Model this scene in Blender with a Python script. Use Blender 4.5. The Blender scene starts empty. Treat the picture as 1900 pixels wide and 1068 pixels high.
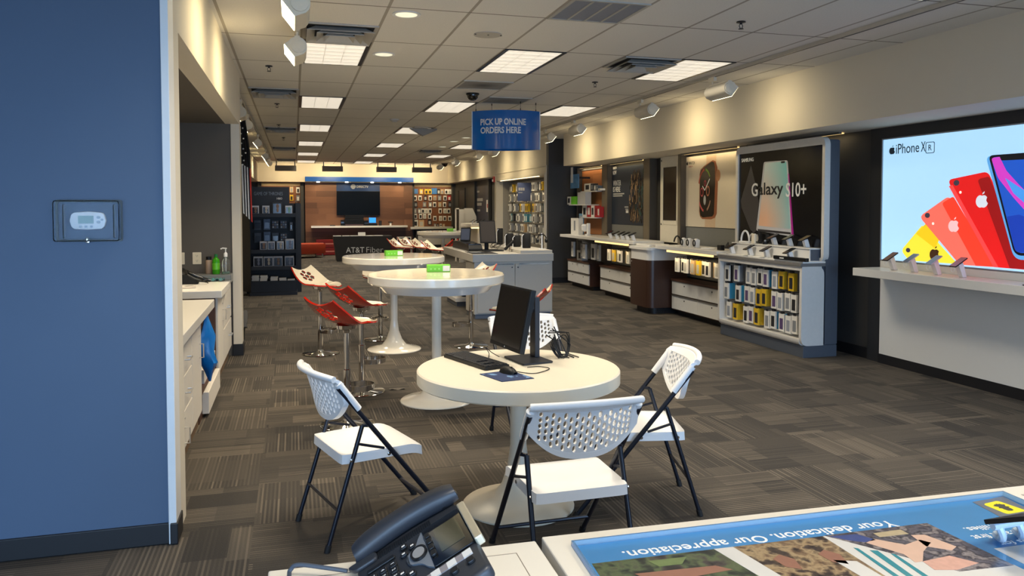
import bpy, bmesh, math, random
from mathutils import Vector, Matrix
random.seed(7)
S = bpy.context.scene
COL = S.collection
PI = math.pi

# ---------------------------------------------------------------- camera
EYE = Vector((0.0, 0.0, 1.65))
YAW, PITCH, FPX, CY = math.radians(15.73), math.radians(2.25), 1433.0, 440.0
cd = bpy.data.cameras.new('camera'); cam = bpy.data.objects.new('camera', cd); COL.objects.link(cam)
cam.location = EYE; cam.rotation_euler = (PI / 2 - PITCH, 0, -YAW)
cd.sensor_fit = 'HORIZONTAL'; cd.sensor_width = 36.0; cd.lens = FPX / 1900 * 36
cd.shift_y = -(534 - CY) / 1900; cd.clip_start = 0.05; cd.clip_end = 100
S.camera = cam
S.view_settings.view_transform = 'Standard'; S.view_settings.look = 'None'
S.view_settings.exposure = 0.0; S.view_settings.gamma = 1.0; S.view_settings.use_curve_mapping = False

# ---------------------------------------------------------------- world and large lights
W = bpy.data.worlds.new('world'); S.world = W; W.use_nodes = True
bg = W.node_tree.nodes['Background']; bg.inputs[0].default_value = (0.42, 0.62, 1.0, 1); bg.inputs[1].default_value = 0.3

def area(name, loc, rot, sx, sy, watts, color, spread=180):
    l = bpy.data.lights.new(name, 'AREA'); l.shape = 'RECTANGLE'; l.size = sx; l.size_y = sy
    l.energy = watts; l.color = color; l.spread = math.radians(spread)
    o = bpy.data.objects.new(name, l); COL.objects.link(o); o.location = loc; o.rotation_euler = rot
    return o
DAY = (0.42, 0.66, 1.0)
WARM = (1.0, 0.80, 0.52)
# daylight through the shop front behind the viewer
area('shopfront_daylight', (1.2, -2.3, 1.0), (math.radians(70), 0, 0), 9.0, 1.9, 155, DAY, 84)
area('shopfront_skylight', (1.2, -2.35, 1.5), (PI / 2, 0, 0), 9.0, 2.6, 155, (0.45, 0.68, 1.0))

# ---------------------------------------------------------------- helpers
def at(px, py, ax, val):
    """world point seen at photo pixel (px,py) on the plane ax = val"""
    cy, sy = math.cos(YAW), math.sin(YAW); cp, sp = math.cos(PITCH), math.sin(PITCH)
    r = Vector((cy, -sy, 0)); f0 = Vector((sy, cy, 0)); up = Vector((0, 0, 1))
    f = f0 * cp - up * sp; u = up * cp + f0 * sp
    d = r * ((px - 950) / FPX) - u * ((py - CY) / FPX) + f
    i = 'xyz'.index(ax)
    return EYE + d * ((val - EYE[i]) / d[i])

def lin(c):
    return tuple((x / 12.92 if x <= 0.04045 else ((x + 0.055) / 1.055) ** 2.4) for x in (v / 255 for v in c))

MATS = {}
def M(name, rgb=(200, 200, 200), rough=0.5, metal=0.0, emit=0.0, coat=0.0, var=0.06, scale=30.0, trans=0.0, alpha=1.0, bump=0.0, ior=1.45):
    if name in MATS: return MATS[name]
    m = bpy.data.materials.new(name); m.use_nodes = True; nt = m.node_tree
    b = nt.nodes['Principled BSDF']; c = (*lin(rgb), 1)
    b.inputs['Base Color'].default_value = c
    b.inputs['Roughness'].default_value = rough; b.inputs['Metallic'].default_value = metal
    if coat: b.inputs['Coat Weight'].default_value = coat; b.inputs['Coat Roughness'].default_value = 0.06
    if trans: b.inputs['Transmission Weight'].default_value = trans; b.inputs['IOR'].default_value = ior
    if alpha < 1: b.inputs['Alpha'].default_value = alpha
    if emit:
        b.inputs['Emission Color'].default_value = c; b.inputs['Emission Strength'].default_value = emit
    if var:
        tc = nt.nodes.new('ShaderNodeTexCoord'); nz = nt.nodes.new('ShaderNodeTexNoise')
        nz.inputs['Scale'].default_value = scale; nz.inputs['Detail'].default_value = 3
        nt.links.new(tc.outputs['Object'], nz.inputs['Vector'])
        mp = nt.nodes.new('ShaderNodeMapRange'); mp.inputs['To Min'].default_value = 1 - var; mp.inputs['To Max'].default_value = 1 + var
        nt.links.new(nz.outputs['Fac'], mp.inputs['Value'])
        mx = nt.nodes.new('ShaderNodeMix'); mx.data_type = 'RGBA'; mx.blend_type = 'MULTIPLY'; mx.inputs['Factor'].default_value = 1
        mx.inputs[6].default_value = c; nt.links.new(mp.outputs[0], mx.inputs[7]); nt.links.new(mx.outputs[2], b.inputs['Base Color'])
        if bump:
            bp = nt.nodes.new('ShaderNodeBump'); bp.inputs['Strength'].default_value = bump; bp.inputs['Distance'].default_value = 0.01
            nt.links.new(nz.outputs['Fac'], bp.inputs['Height']); nt.links.new(bp.outputs[0], b.inputs['Normal'])
    MATS[name] = m
    return m

class N:
    """small node-graph writer"""
    def __init__(s, m): s.nt = m.node_tree; s.b = s.nt.nodes['Principled BSDF']
    def node(s, t, **k):
        n = s.nt.nodes.new('ShaderNode' + t)
        for a, v in k.items(): setattr(n, a, v)
        return n
    def put(s, sock, v):
        if hasattr(v, 'is_linked') and hasattr(v, 'links'): s.nt.links.new(v, sock)
        else: sock.default_value = v
    def m(s, op, a, b=0.0, c=0.0):
        n = s.node('Math', operation=op)
        for i, v in enumerate((a, b, c)): s.put(n.inputs[i], v)
        return n.outputs[0]
    def mix(s, f, a, b, mode='MIX'):
        n = s.node('Mix', data_type='RGBA', blend_type=mode)
        s.put(n.inputs[0], f); s.put(n.inputs[6], a); s.put(n.inputs[7], b)
        return n.outputs[2]
    def vec(s, x, y, z=0.0):
        n = s.node('CombineXYZ')
        for i, v in enumerate((x, y, z)): s.put(n.inputs[i], v)
        return n.outputs[0]
    def pos(s):
        t = s.node('TexCoord'); p = s.node('SeparateXYZ'); s.nt.links.new(t.outputs['Object'], p.inputs[0])
        return p.outputs
    def white(s, v):
        n = s.node('TexWhiteNoise', noise_dimensions='3D'); s.nt.links.new(v, n.inputs['Vector']); return n.outputs['Value']
    def noise(s, v, scale=5.0, detail=2.0):
        n = s.node('TexNoise'); s.nt.links.new(v, n.inputs['Vector']); n.inputs['Scale'].default_value = scale; n.inputs['Detail'].default_value = detail
        return n.outputs['Fac']

class FR:
    def __init__(s, o, u, v): s.o = Vector(o); s.u = Vector(u).normalized(); s.v = Vector(v).normalized(); s.n = s.u.cross(s.v)
    def p(s, a, b, c=0.0): return s.o + s.u * a + s.v * b + s.n * c
def F_back(o): return FR(o, (1, 0, 0), (0, 0, 1))       # faces the viewer end of the shop
def F_right(o): return FR(o, (0, -1, 0), (0, 0, 1))     # faces away from the long display wall
def F_left(o): return FR(o, (0, 1, 0), (0, 0, 1))
def F_top(o, rz=0.0): return FR(o, (math.cos(rz), math.sin(rz), 0), (-math.sin(rz), math.cos(rz), 0))

def rr(x0, y0, x1, y1, r, n=5):
    out = []
    for cx, cy, a0 in ((x1 - r, y1 - r, 0), (x0 + r, y1 - r, 90), (x0 + r, y0 + r, 180), (x1 - r, y0 + r, 270)):
        for i in range(n + 1):
            a = math.radians(a0 + 90 * i / n); out.append((cx + r * math.cos(a), cy + r * math.sin(a)))
    return out
def circ(cx, cy, r, n=20, ry=None):
    return [(cx + r * math.cos(2 * PI * i / n), cy + (ry or r) * math.sin(2 * PI * i / n)) for i in range(n)]
def rotp(pts, deg, cx=0, cy=0):
    a = math.radians(deg); c, s = math.cos(a), math.sin(a)
    return [(cx + (x - cx) * c - (y - cy) * s, cy + (x - cx) * s + (y - cy) * c) for x, y in pts]

class MB:
    def __init__(s, org=None):
        s.v = []; s.f = []; s.k = []; s.mi = 0
        s.org = Vector((0, 0, 0)) if org is None else (org.location.copy() if hasattr(org, 'location') else Vector(org))
    def add(s, vs, fs):
        b = len(s.v); s.v += [Vector(x) for x in vs]; s.f += [tuple(i + b for i in f) for f in fs]; s.k += [s.mi] * len(fs); return s
    def box(s, x0, x1, y0, y1, z0, z1):
        return s.add([(x, y, z) for x in (x0, x1) for y in (y0, y1) for z in (z0, z1)],
                     [(0, 1, 3, 2), (4, 6, 7, 5), (0, 4, 5, 1), (2, 3, 7, 6), (0, 2, 6, 4), (1, 5, 7, 3)])
    def fbox(s, F, u0, u1, v0, v1, n0, n1):
        return s.add([F.p(a, b, c) for a in (u0, u1) for b in (v0, v1) for c in (n0, n1)],
                     [(0, 1, 3, 2), (4, 6, 7, 5), (0, 4, 5, 1), (2, 3, 7, 6), (0, 2, 6, 4), (1, 5, 7, 3)])
    def poly(s, F, pts, n0, n1):
        n = len(pts)
        return s.add([F.p(a, b, n0) for a, b in pts] + [F.p(a, b, n1) for a, b in pts],
                     [tuple(range(n - 1, -1, -1)), tuple(range(n, 2 * n))] + [(i, (i + 1) % n, n + (i + 1) % n, n + i) for i in range(n)])
    def ring(s, F, outer, inner, n0, n1):
        n = len(outer)
        vs = [F.p(a, b, c) for c in (n0, n1) for L in (outer, inner) for a, b in L]; fs = []
        for i in range(n):
            j = (i + 1) % n
            fs += [(i, n + i, n + j, j), (2 * n + i, 2 * n + j, 3 * n + j, 3 * n + i), (i, j, 2 * n + j, 2 * n + i), (n + i, 3 * n + i, 3 * n + j, n + j)]
        return s.add(vs, fs)
    def frame(s, F, u0, u1, v0, v1, w, n0, n1):
        return s.ring(F, [(u0, v0), (u1, v0), (u1, v1), (u0, v1)], [(u0 + w, v0 + w), (u1 - w, v0 + w), (u1 - w, v1 - w), (u0 + w, v1 - w)], n0, n1)
    def lathe(s, prof, c=(0, 0, 0), n=24, ax=None, cap=True):
        c = Vector(c); fr = ax or FR((0, 0, 0), (1, 0, 0), (0, 1, 0)); vs = []; fs = []
        for r, z in prof:
            for i in range(n):
                a = 2 * PI * i / n; vs.append(c + fr.u * (r * math.cos(a)) + fr.v * (r * math.sin(a)) + fr.n * z)
        for k in range(len(prof) - 1):
            for i in range(n):
                j = (i + 1) % n; fs.append((k * n + i, k * n + j, (k + 1) * n + j, (k + 1) * n + i))
        if cap: fs.append(tuple(range(n - 1, -1, -1))); q = (len(prof) - 1) * n; fs.append(tuple(range(q, q + n)))
        return s.add(vs, fs)
    def tube(s, pts, r, n=8, r2=None):
        pts = [Vector(p) for p in pts]; vs = []; fs = []; t0 = (pts[1] - pts[0]).normalized()
        ref = Vector((0, 0, 1)) if abs(t0.z) < 0.9 else Vector((1, 0, 0)); a = t0.cross(ref).normalized()
        for i, p in enumerate(pts):
            t = (pts[min(i + 1, len(pts) - 1)] - pts[max(i - 1, 0)]).normalized()
            a = (a - t * a.dot(t)).normalized(); b = t.cross(a); rad = r if r2 is None else r + (r2 - r) * i / (len(pts) - 1)
            vs += [p + a * (rad * math.cos(2 * PI * k / n)) + b * (rad * math.sin(2 * PI * k / n)) for k in range(n)]
        for i in range(len(pts) - 1):
            for k in range(n):
                j = (k + 1) % n; fs.append((i * n + k, i * n + j, (i + 1) * n + j, (i + 1) * n + k))
        q = (len(pts) - 1) * n; fs += [tuple(range(n - 1, -1, -1)), tuple(range(q, q + n))]
        return s.add(vs, fs)
    def shell(s, fn, nu, nv, th, skip=None, split=False):
        """sheet fn(u,v) -> point with thickness th below; skip(u,v) leaves holes; split: material 1 below and on edges"""
        P = [[Vector(fn(i / nu, j / nv)) for j in range(nv + 1)] for i in range(nu + 1)]; nrm = {}
        for i in range(nu + 1):
            for j in range(nv + 1):
                du = P[min(i + 1, nu)][j] - P[max(i - 1, 0)][j]; dv = P[i][min(j + 1, nv)] - P[i][max(j - 1, 0)]
                nn = du.cross(dv); nrm[i, j] = nn.normalized() if nn.length > 1e-12 else Vector((0, 0, 1))
        idx = lambda i, j, k: (i * (nv + 1) + j) * 2 + k
        vs = []
        for i in range(nu + 1):
            for j in range(nv + 1): vs += [P[i][j], P[i][j] - nrm[i, j] * th]
        keep = {(i, j) for i in range(nu) for j in range(nv) if not (skip and skip((i + .5) / nu, (j + .5) / nv))}
        top = []; low = []
        for i, j in keep:
            top.append((idx(i, j, 0), idx(i + 1, j, 0), idx(i + 1, j + 1, 0), idx(i, j + 1, 0)))
            low.append((idx(i, j, 1), idx(i, j + 1, 1), idx(i + 1, j + 1, 1), idx(i + 1, j, 1)))
            for (di, dj, a, b) in ((-1, 0, (i, j + 1), (i, j)), (1, 0, (i + 1, j), (i + 1, j + 1)), (0, -1, (i, j), (i + 1, j)), (0, 1, (i + 1, j + 1), (i, j + 1))):
                if (i + di, j + dj) not in keep: low.append((idx(*b, 0), idx(*a, 0), idx(*a, 1), idx(*b, 1)))
        b = len(s.v); s.v += vs
        for L, mi in ((top, s.mi), (low, 1 if split else s.mi)):
            s.f += [tuple(i + b for i in f) for f in L]; s.k += [mi] * len(L)
        return s
    def obj(s, name, mats, parent=None, smooth=False, bevel=0.0, seg=2):
        me = bpy.data.meshes.new(name); me.from_pydata([tuple(p - s.org) for p in s.v], [], s.f)
        for m in (mats if isinstance(mats, (list, tuple)) else [mats]): me.materials.append(m)
        me.polygons.foreach_set('material_index', s.k)
        b = bmesh.new(); b.from_mesh(me)
        if smooth or bevel: bmesh.ops.remove_doubles(b, verts=b.verts, dist=1e-6)
        bmesh.ops.recalc_face_normals(b, faces=b.faces)
        if bevel:
            es = [e for e in b.edges if len(e.link_faces) == 2 and e.calc_face_angle(0) > 0.6]
            bmesh.ops.bevel(b, geom=es, offset=bevel, segments=seg, profile=0.5, affect='EDGES', clamp_overlap=True)
        b.to_mesh(me); b.free()
        if smooth:
            me.polygons.foreach_set('use_smooth', [True] * len(me.polygons))
            try: me.set_sharp_from_angle(angle=math.radians(38 if smooth is True else smooth))
            except Exception: pass
        o = bpy.data.objects.new(name, me); COL.objects.link(o)
        if parent: o.parent = parent
        else: o.location = s.org
        return o

def tag(o, label, cat, group=None, kind=None):
    o['label'] = label; o['category'] = cat
    if group: o['group'] = group
    if kind: o['kind'] = kind
    return o
def T(name, label, cat, loc=(0, 0, 0), rz=0.0, group=None):
    o = bpy.data.objects.new(name, None); COL.objects.link(o); o.empty_display_size = 0.05
    o.location = loc; o.rotation_euler = (0, 0, rz)
    return tag(o, label, cat, group)
def struct(o): o['kind'] = 'structure'; return o
def dup(root, loc, rz=None, label=None, group=None, kids=None):
    r = root.copy(); COL.objects.link(r); r.location = loc
    if rz is not None: r.rotation_euler = (0, 0, rz)
    if label: r['label'] = label
    if group: r['group'] = group
    for ch in list(root.children):
        c = ch.copy(); COL.objects.link(c); c.parent = r
        for g in list(ch.children):
            d = g.copy(); COL.objects.link(d); d.parent = c
    return r

_TX = {}
def text(s, F, mat, name, parent, org, w=None, h=None, depth=0.0015, bold=0.0, off=0.0, center=False):
    """lettering on frame F (lower left corner at its origin unless center), scaled to width w and/or cap height h"""
    key = (s, bold)
    if key not in _TX:
        cu = bpy.data.curves.new('lettering', 'FONT'); cu.body = s; cu.resolution_u = 3; cu.offset = bold
        ob = bpy.data.objects.new('lettering', cu); COL.objects.link(ob); bpy.context.view_layer.update()
        me = ob.to_mesh(); _TX[key] = ([v.co.copy() for v in me.vertices], [tuple(p.vertices) for p in me.polygons])
        ob.to_mesh_clear(); bpy.data.objects.remove(ob); bpy.data.curves.remove(cu)
    vs, fs = _TX[key]
    x0, x1 = min(v.x for v in vs), max(v.x for v in vs); y0, y1 = min(v.y for v in vs), max(v.y for v in vs)
    sx = w / (x1 - x0) if w else h / (y1 - y0); sy = h / (y1 - y0) if h else sx
    cx, cy = ((x0 + x1) / 2, (y0 + y1) / 2) if center else (x0, y0)
    m = MB(org); n = len(vs)
    m.add([F.p((v.x - cx) * sx, (v.y - cy) * sy, off + depth) for v in vs] + [F.p((v.x - cx) * sx, (v.y - cy) * sy, off) for v in vs], [])
    m.f = list(fs); m.k = [0] * len(fs)
    cnt = {}
    for f in fs:
        for a, b in zip(f, f[1:] + f[:1]): cnt[(a, b)] = 1
    for (a, b) in cnt:
        if (b, a) not in cnt: m.f.append((b, a, a + n, b + n)); m.k.append(0)
    return m.obj(name, mat, parent)

ORD = ('first second third fourth fifth sixth seventh eighth ninth tenth eleventh twelfth thirteenth fourteenth fifteenth sixteenth '
       'seventeenth eighteenth nineteenth twentieth').split()
# ---------------------------------------------------------------- materials
CREAM = M('cream_paint', (214, 206, 190), 0.7, var=0.02, scale=3)
SLATE = M('slate_blue_paint', (78, 97, 122), 0.55, var=0.03, scale=4)
CHAR = M('charcoal_paint', (58, 57, 56), 0.55, var=0.04, scale=4)
CHAR2 = M('dark_charcoal_paint', (62, 61, 60), 0.6, var=0.04, scale=4)
WHITEP = M('white_trim_paint', (232, 232, 230), 0.4, var=0.02)
BLACKB = M('black_rubber_base', (24, 24, 27), 0.5)
WLAM = M('white_laminate', (226, 224, 219), 0.25, var=0.015)
WGLOSS = M('white_gloss_laminate', (228, 222, 208), 0.12, coat=0.4, var=0.015)
WPLAS = M('white_plastic', (232, 232, 232), 0.38, var=0.015)
GREYP = M('grey_laminate', (96, 102, 112), 0.45, var=0.03)
GREYM = M('grey_metal', (128, 126, 122), 0.4, 0.6)
CHROME = M('chrome', (205, 203, 200), 0.08, 1.0, var=0)
BLACKM = M('black_metal', (22, 25, 34), 0.35, 0.2)
BLACKP = M('black_plastic', (20, 21, 23), 0.42); BLACKP.node_tree.nodes['Principled BSDF'].inputs['Specular IOR Level'].default_value = 0.3
BLACKG = M('black_gloss', (10, 10, 12), 0.1, coat=0.3, var=0)
SCREEN = M('dark_screen', (12, 12, 14), 0.12, var=0)
RED = M('red_lacquer', (178, 34, 18), 0.15, coat=0.6, var=0.02)
IVORY = M('ivory_lacquer', (235, 224, 200), 0.18, coat=0.5, var=0.02)
WOODD = M('dark_walnut', (74, 46, 34), 0.45, var=0.25, scale=14)
GREEN = M('lime_card', (112, 200, 44), 0.5)
WCARD = M('white_card', (224, 222, 216), 0.55)
GCARD = M('grey_card', (130, 134, 140), 0.55)
YCARD = M('yellow_card', (214, 176, 40), 0.5)
BCARD = M('blue_card', (58, 150, 196), 0.5)
KCARD = M('black_card', (36, 36, 40), 0.5)
RCARD = M('red_card', (176, 36, 40), 0.5)
TCARD = M('teal_card', (70, 130, 150), 0.5)
SILV = M('silver_plastic', (186, 190, 196), 0.3, 0.5)
INKW = M('white_ink', (232, 232, 230), 0.5, var=0)
INKG = M('grey_ink', (176, 178, 180), 0.5, var=0)
INKK = M('black_ink', (26, 26, 28), 0.5, var=0)
BLUEP = M('blue_paint', (18, 92, 168), 0.35, var=0.03)

def wood(name, c0, c1, axis, plank, length, rough=0.45):
    """planks along horizontal axis 0 (x) or 1 (y)"""
    m = M(name, c0, rough, var=0); g = N(m); p = g.pos(); a = p[axis]; z = p[2]
    row = g.m('FLOOR', g.m('DIVIDE', z, plank))
    sh = g.m('MULTIPLY', g.white(g.vec(row, 3.3)), length)
    blk = g.m('FLOOR', g.m('DIVIDE', g.m('ADD', a, sh), length))
    tone = g.white(g.vec(row, blk, 1.7))
    grain = g.noise(g.vec(g.m('MULTIPLY', a, 1.5), g.m('MULTIPLY', z, 60.0), g.m('MULTIPLY', row, 7.0)), 2.0, 4)
    f = g.m('ADD', g.m('MULTIPLY', tone, 0.6), g.m('MULTIPLY', grain, 0.5))
    col = g.mix(g.m('MINIMUM', f, 1.0), (*lin(c0), 1), (*lin(c1), 1))
    g.put(g.b.inputs['Base Color'], col)
    return m
WALNUT = wood('walnut_planks', (62, 38, 26), (132, 92, 66), 0, 0.2, 1.5)
OAK = wood('oak_panel', (150, 92, 52), (190, 128, 82), 1, 0.4, 1.2)

def carpet():
    m = M('carpet_tiles', (80, 74, 66), 0.95, var=0); g = N(m); p = g.pos(); t = 0.61
    tx, ty = g.m('DIVIDE', g.m('ADD', p[0], 0.22), t), g.m('DIVIDE', g.m('ADD', p[1], 0.1), t)
    fx, fy = g.m('FLOOR', tx), g.m('FLOOR', ty)
    par = g.m('MODULO', g.m('ABSOLUTE', g.m('ADD', fx, fy)), 2.0); inv = g.m('SUBTRACT', 1.0, par)
    ux, uy = g.m('SUBTRACT', tx, fx), g.m('SUBTRACT', ty, fy)
    s = g.m('ADD', g.m('MULTIPLY', ux, par), g.m('MULTIPLY', uy, inv))      # across the lines
    l = g.m('ADD', g.m('MULTIPLY', uy, par), g.m('MULTIPLY', ux, inv))      # along the lines
    tid = g.m('ADD', g.m('MULTIPLY', fx, 13.7), g.m('MULTIPLY', fy, 7.31))
    band = g.m('FLOOR', g.m('ADD', g.m('MULTIPLY', s, 3.0), g.white(g.vec(tid, 9.0))))
    cell = g.m('FLOOR', g.m('ADD', g.m('MULTIPLY', l, 1.6), g.white(g.vec(tid, band, 4.0))))
    tone = g.white(g.vec(tid, band, cell)); amp = g.white(g.vec(tid, band, g.m('ADD', cell, 31.0)))
    line = g.m('GREATER_THAN', g.m('SINE', g.m('MULTIPLY', s, 2 * PI * 27)), 0.1)
    jit = g.white(g.vec(tid, g.m('FLOOR', g.m('MULTIPLY', s, 27.0)), 5.0))
    fuzz = g.noise(g.vec(g.m('MULTIPLY', p[0], 220.0), g.m('MULTIPLY', p[1], 220.0)), 1.0, 2)
    f = g.m('ADD', g.m('MULTIPLY', tone, 0.36), g.m('MULTIPLY', g.m('MULTIPLY', line, jit), g.m('MULTIPLY', amp, 0.85)))
    f = g.m('ADD', f, g.m('MULTIPLY', g.m('SUBTRACT', fuzz, 0.5), 0.5))
    col = g.mix(g.m('MINIMUM', g.m('MAXIMUM', f, 0.0), 1.0), (*lin((38, 35, 32)), 1), (*lin((104, 95, 83)), 1))
    g.put(g.b.inputs['Base Color'], col)
    bp = g.node('Bump'); bp.inputs['Strength'].default_value = 0.5; bp.inputs['Distance'].default_value = 0.004
    g.put(bp.inputs['Height'], g.m('ADD', line, fuzz)); g.put(g.b.inputs['Normal'], bp.outputs[0])
    return m
def tiles():
    m = M('ceiling_tiles', (192, 188, 180), 0.9, var=0); g = N(m); p = g.pos()
    ax = g.m('ABSOLUTE', g.m('SUBTRACT', g.m('MODULO', g.m('ADD', p[0], 20.0 * 0.61 - 0.076 + 0.305), 0.61), 0.305))
    ay = g.m('ABSOLUTE', g.m('SUBTRACT', g.m('MODULO', g.m('ADD', p[1], 10.0 * 1.22 - 5.78 + 0.61), 1.22), 0.61))
    lx = g.m('LESS_THAN', ax, 0.012); ly = g.m('LESS_THAN', ay, 0.009)
    sp = g.noise(g.vec(g.m('MULTIPLY', p[0], 90.0), g.m('MULTIPLY', p[1], 90.0)), 1.0, 3)
    base = g.mix(sp, (*lin((212, 208, 200)), 1), (*lin((232, 228, 220)), 1))
    col = g.mix(lx, base, (*lin((166, 158, 146)), 1)); col = g.mix(ly, col, (*lin((128, 121, 110)), 1))
    g.put(g.b.inputs['Base Color'], col)
    bp = g.node('Bump'); bp.inputs['Strength'].default_value = 0.6; bp.inputs['Distance'].default_value = 0.006
    g.put(bp.inputs['Height'], g.m('SUBTRACT', 1.0, g.m('MAXIMUM', lx, ly))); g.put(g.b.inputs['Normal'], bp.outputs[0])
    return m
CARPET, TILE = carpet(), tiles()

# ---------------------------------------------------------------- room shell
H = 3.12
struct(MB().box(-4.2, 7.0, -2.4, 28.4, -0.1, 0.0).obj('floor', CARPET))
struct(MB().box(-4.2, 7.0, -2.4, 28.4, H, H + 0.1).obj('ceiling', TILE))
struct(MB().box(-4.2, -0.608, 4.05, 4.2, 0, H).obj('wall_entrance', SLATE))
struct(MB().box(-0.608, -0.572, 4.035, 4.2, 0, H).obj('trim_1', WHITEP, bevel=0.003))
ALC = M('warm_lit_charcoal_paint', (92, 86, 79), 0.6, var=0.04, scale=4)  # charcoal paint with the alcove's warm light mixed into its colour
m = MB().box(-0.72, -0.576, 4.2, 9.25, 2.56, H).box(-0.72, -0.576, 4.2, 4.4, 0, 2.56)
struct(m.obj('wall_left', CREAM))
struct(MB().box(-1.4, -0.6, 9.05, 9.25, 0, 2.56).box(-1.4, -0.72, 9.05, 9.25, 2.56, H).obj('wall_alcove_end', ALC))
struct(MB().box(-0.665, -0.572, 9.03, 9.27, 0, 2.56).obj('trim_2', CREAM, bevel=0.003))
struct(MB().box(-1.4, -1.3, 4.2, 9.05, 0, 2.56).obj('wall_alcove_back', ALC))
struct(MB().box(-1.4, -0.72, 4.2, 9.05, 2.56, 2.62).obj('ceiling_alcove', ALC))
struct(MB().box(-1.9, -1.75, 9.25, 28.0, 0, H).box(-1.75, -1.4, 9.1, 9.25, 0, H).obj('wall_side', CREAM))
struct(MB().box(-4.2, -4.1, -2.4, 4.05, 0, H).obj('wall_outer', CREAM))
# baseboards
struct(MB().box(-4.1, -0.6, 4.036, 4.05, 0.002, 0.105).box(-0.6, -0.564, 4.022, 4.2, 0.002, 0.105).obj('baseboard_entrance', BLACKB, bevel=0.004))
struct(MB().box(-0.67, -0.56, 9.02, 9.28, 0.002, 0.13).obj('baseboard_alcove', BLACKB, bevel=0.003))
# long display wall with the soffit over it
struct(MB().box(5.27, 6.4, -2.4, 14.85, 2.48, H).obj('wall_soffit', CREAM))
struct(MB().box(6.0, 6.2, -2.4, 15.85, 0, 2.48).obj('wall_display', CHAR2))
struct(MB().box(5.28, 6.4, 15.85, 16.0, 0, H).obj('wall_return', CHAR))
struct(MB().box(5.27, 6.0, 15.83, 15.85, 0.002, 0.12).box(5.985, 6.0, 6.95, 15.83, 0.002, 0.12).obj('baseboard_display', BLACKB))
# cream wall section with the accessory niche
m = MB().box(5.28, 5.44, 16.0, 20.5, 2.33, H).box(5.28, 5.44, 16.0, 16.07, 0, 2.33).box(5.28, 5.44, 20.22, 20.5, 0, 2.33).box(5.28, 5.44, 16.07, 20.22, 0, 0.5)
struct(m.obj('wall_niche', CREAM))
struct(MB().box(5.7, 5.8, 16.0, 20.5, 0, 2.6).box(5.44, 5.7, 16.0, 16.07, 0, 2.4).box(5.44, 5.7, 20.22, 20.5, 0, 2.4).box(5.44, 5.7, 16.07, 20.22, 2.33, 2.4).obj('wall_niche_back', M('niche_grey_paint', (150, 146, 138), 0.6)))
F = F_right((5.28, 0, 0))
struct(MB().frame(F, -20.4, -15.95, 0.4, 2.56, 0.03, 0, 0.02).frame(F, -20.28, -16.02, 0.45, 2.4, 0.05, 0, 0.03).obj('trim_3', CREAM, bevel=0.004))
# recessed stretch with the far door, and the rear wall
struct(MB().box(5.28, 6.2, 20.5, 28.0, 2.49, H).obj('wall_rear_soffit', CREAM))
struct(MB().box(5.62, 5.8, 20.5, 28.0, 0, 2.49).obj('wall_rear_side', CHAR2))
struct(MB().box(-1.75, 5.28, 27.2, 28.0, 2.5, H).obj('wall_rear_header', CREAM))
struct(MB().box(-1.9, 5.8, 27.9, 28.1, 0, 2.5).obj('wall_rear', CHAR2))
d = MB().box(5.6, 5.62, 25.85, 26.8, 0, 2.22).obj('door_1', M('brown_black_door', (34, 31, 28), 0.4)); struct(d)
fr = MB(d); fr.org = Vector((0, 0, 0)); fr.box(5.585, 5.62, 25.77, 25.85, 0, 2.3).box(5.585, 5.62, 26.8, 26.88, 0, 2.3).box(5.585, 5.62, 25.85, 26.8, 2.22, 2.3)
fr.obj('door_frame', CHAR2, d)
MB().box(5.56, 5.6, 25.92, 25.97, 0.98, 1.04).obj('door_handle', GREYM, d)
# side soffit over the accessory wall behind the alcove
struct(MB().box(-1.75, -1.15, 10.2, 27.2, 2.5, H).obj('wall_side_soffit', CREAM))
# ---------------------------------------------------------------- ceiling fittings
def louvre():
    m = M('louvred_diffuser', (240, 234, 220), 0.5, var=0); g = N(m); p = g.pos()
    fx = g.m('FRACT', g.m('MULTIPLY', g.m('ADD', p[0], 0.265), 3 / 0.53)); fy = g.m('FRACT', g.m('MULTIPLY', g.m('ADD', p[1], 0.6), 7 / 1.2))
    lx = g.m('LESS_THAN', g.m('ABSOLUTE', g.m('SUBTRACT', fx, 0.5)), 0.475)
    s = g.m('ADD', 0.56, g.m('MULTIPLY', fy, 0.30))  # each cell brightens along its length: louvre reflection put into the emission
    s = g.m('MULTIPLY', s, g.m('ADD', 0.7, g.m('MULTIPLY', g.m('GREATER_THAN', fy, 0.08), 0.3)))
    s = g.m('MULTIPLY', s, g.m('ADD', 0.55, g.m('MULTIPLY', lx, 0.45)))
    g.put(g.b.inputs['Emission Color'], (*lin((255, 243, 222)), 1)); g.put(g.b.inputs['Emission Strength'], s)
    return m
LOUV = louvre()
CEILW = 13.0     # watts of one troffer
def make_troffer():
    t = T('ceiling_light', 'x', 'ceiling light')
    F = FR((0, 0, 0), (1, 0, 0), (0, -1, 0))
    MB().ring(F, [(-0.303, -0.608), (0.303, -0.608), (0.303, 0.608), (-0.303, 0.608)], [(-0.266, -0.6), (0.266, -0.6), (0.266, 0.6), (-0.266, 0.6)], 0, 0.008).obj('frame', BLACKM, t)  # wide black sides stand in for the shadow in the troffer recess
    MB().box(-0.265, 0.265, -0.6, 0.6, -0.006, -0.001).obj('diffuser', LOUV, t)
    return t
tf = make_troffer(); first = True
rows = ['first', 'second', 'third', 'fourth', 'fifth', 'sixth', 'seventh', 'eighth']
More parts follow.
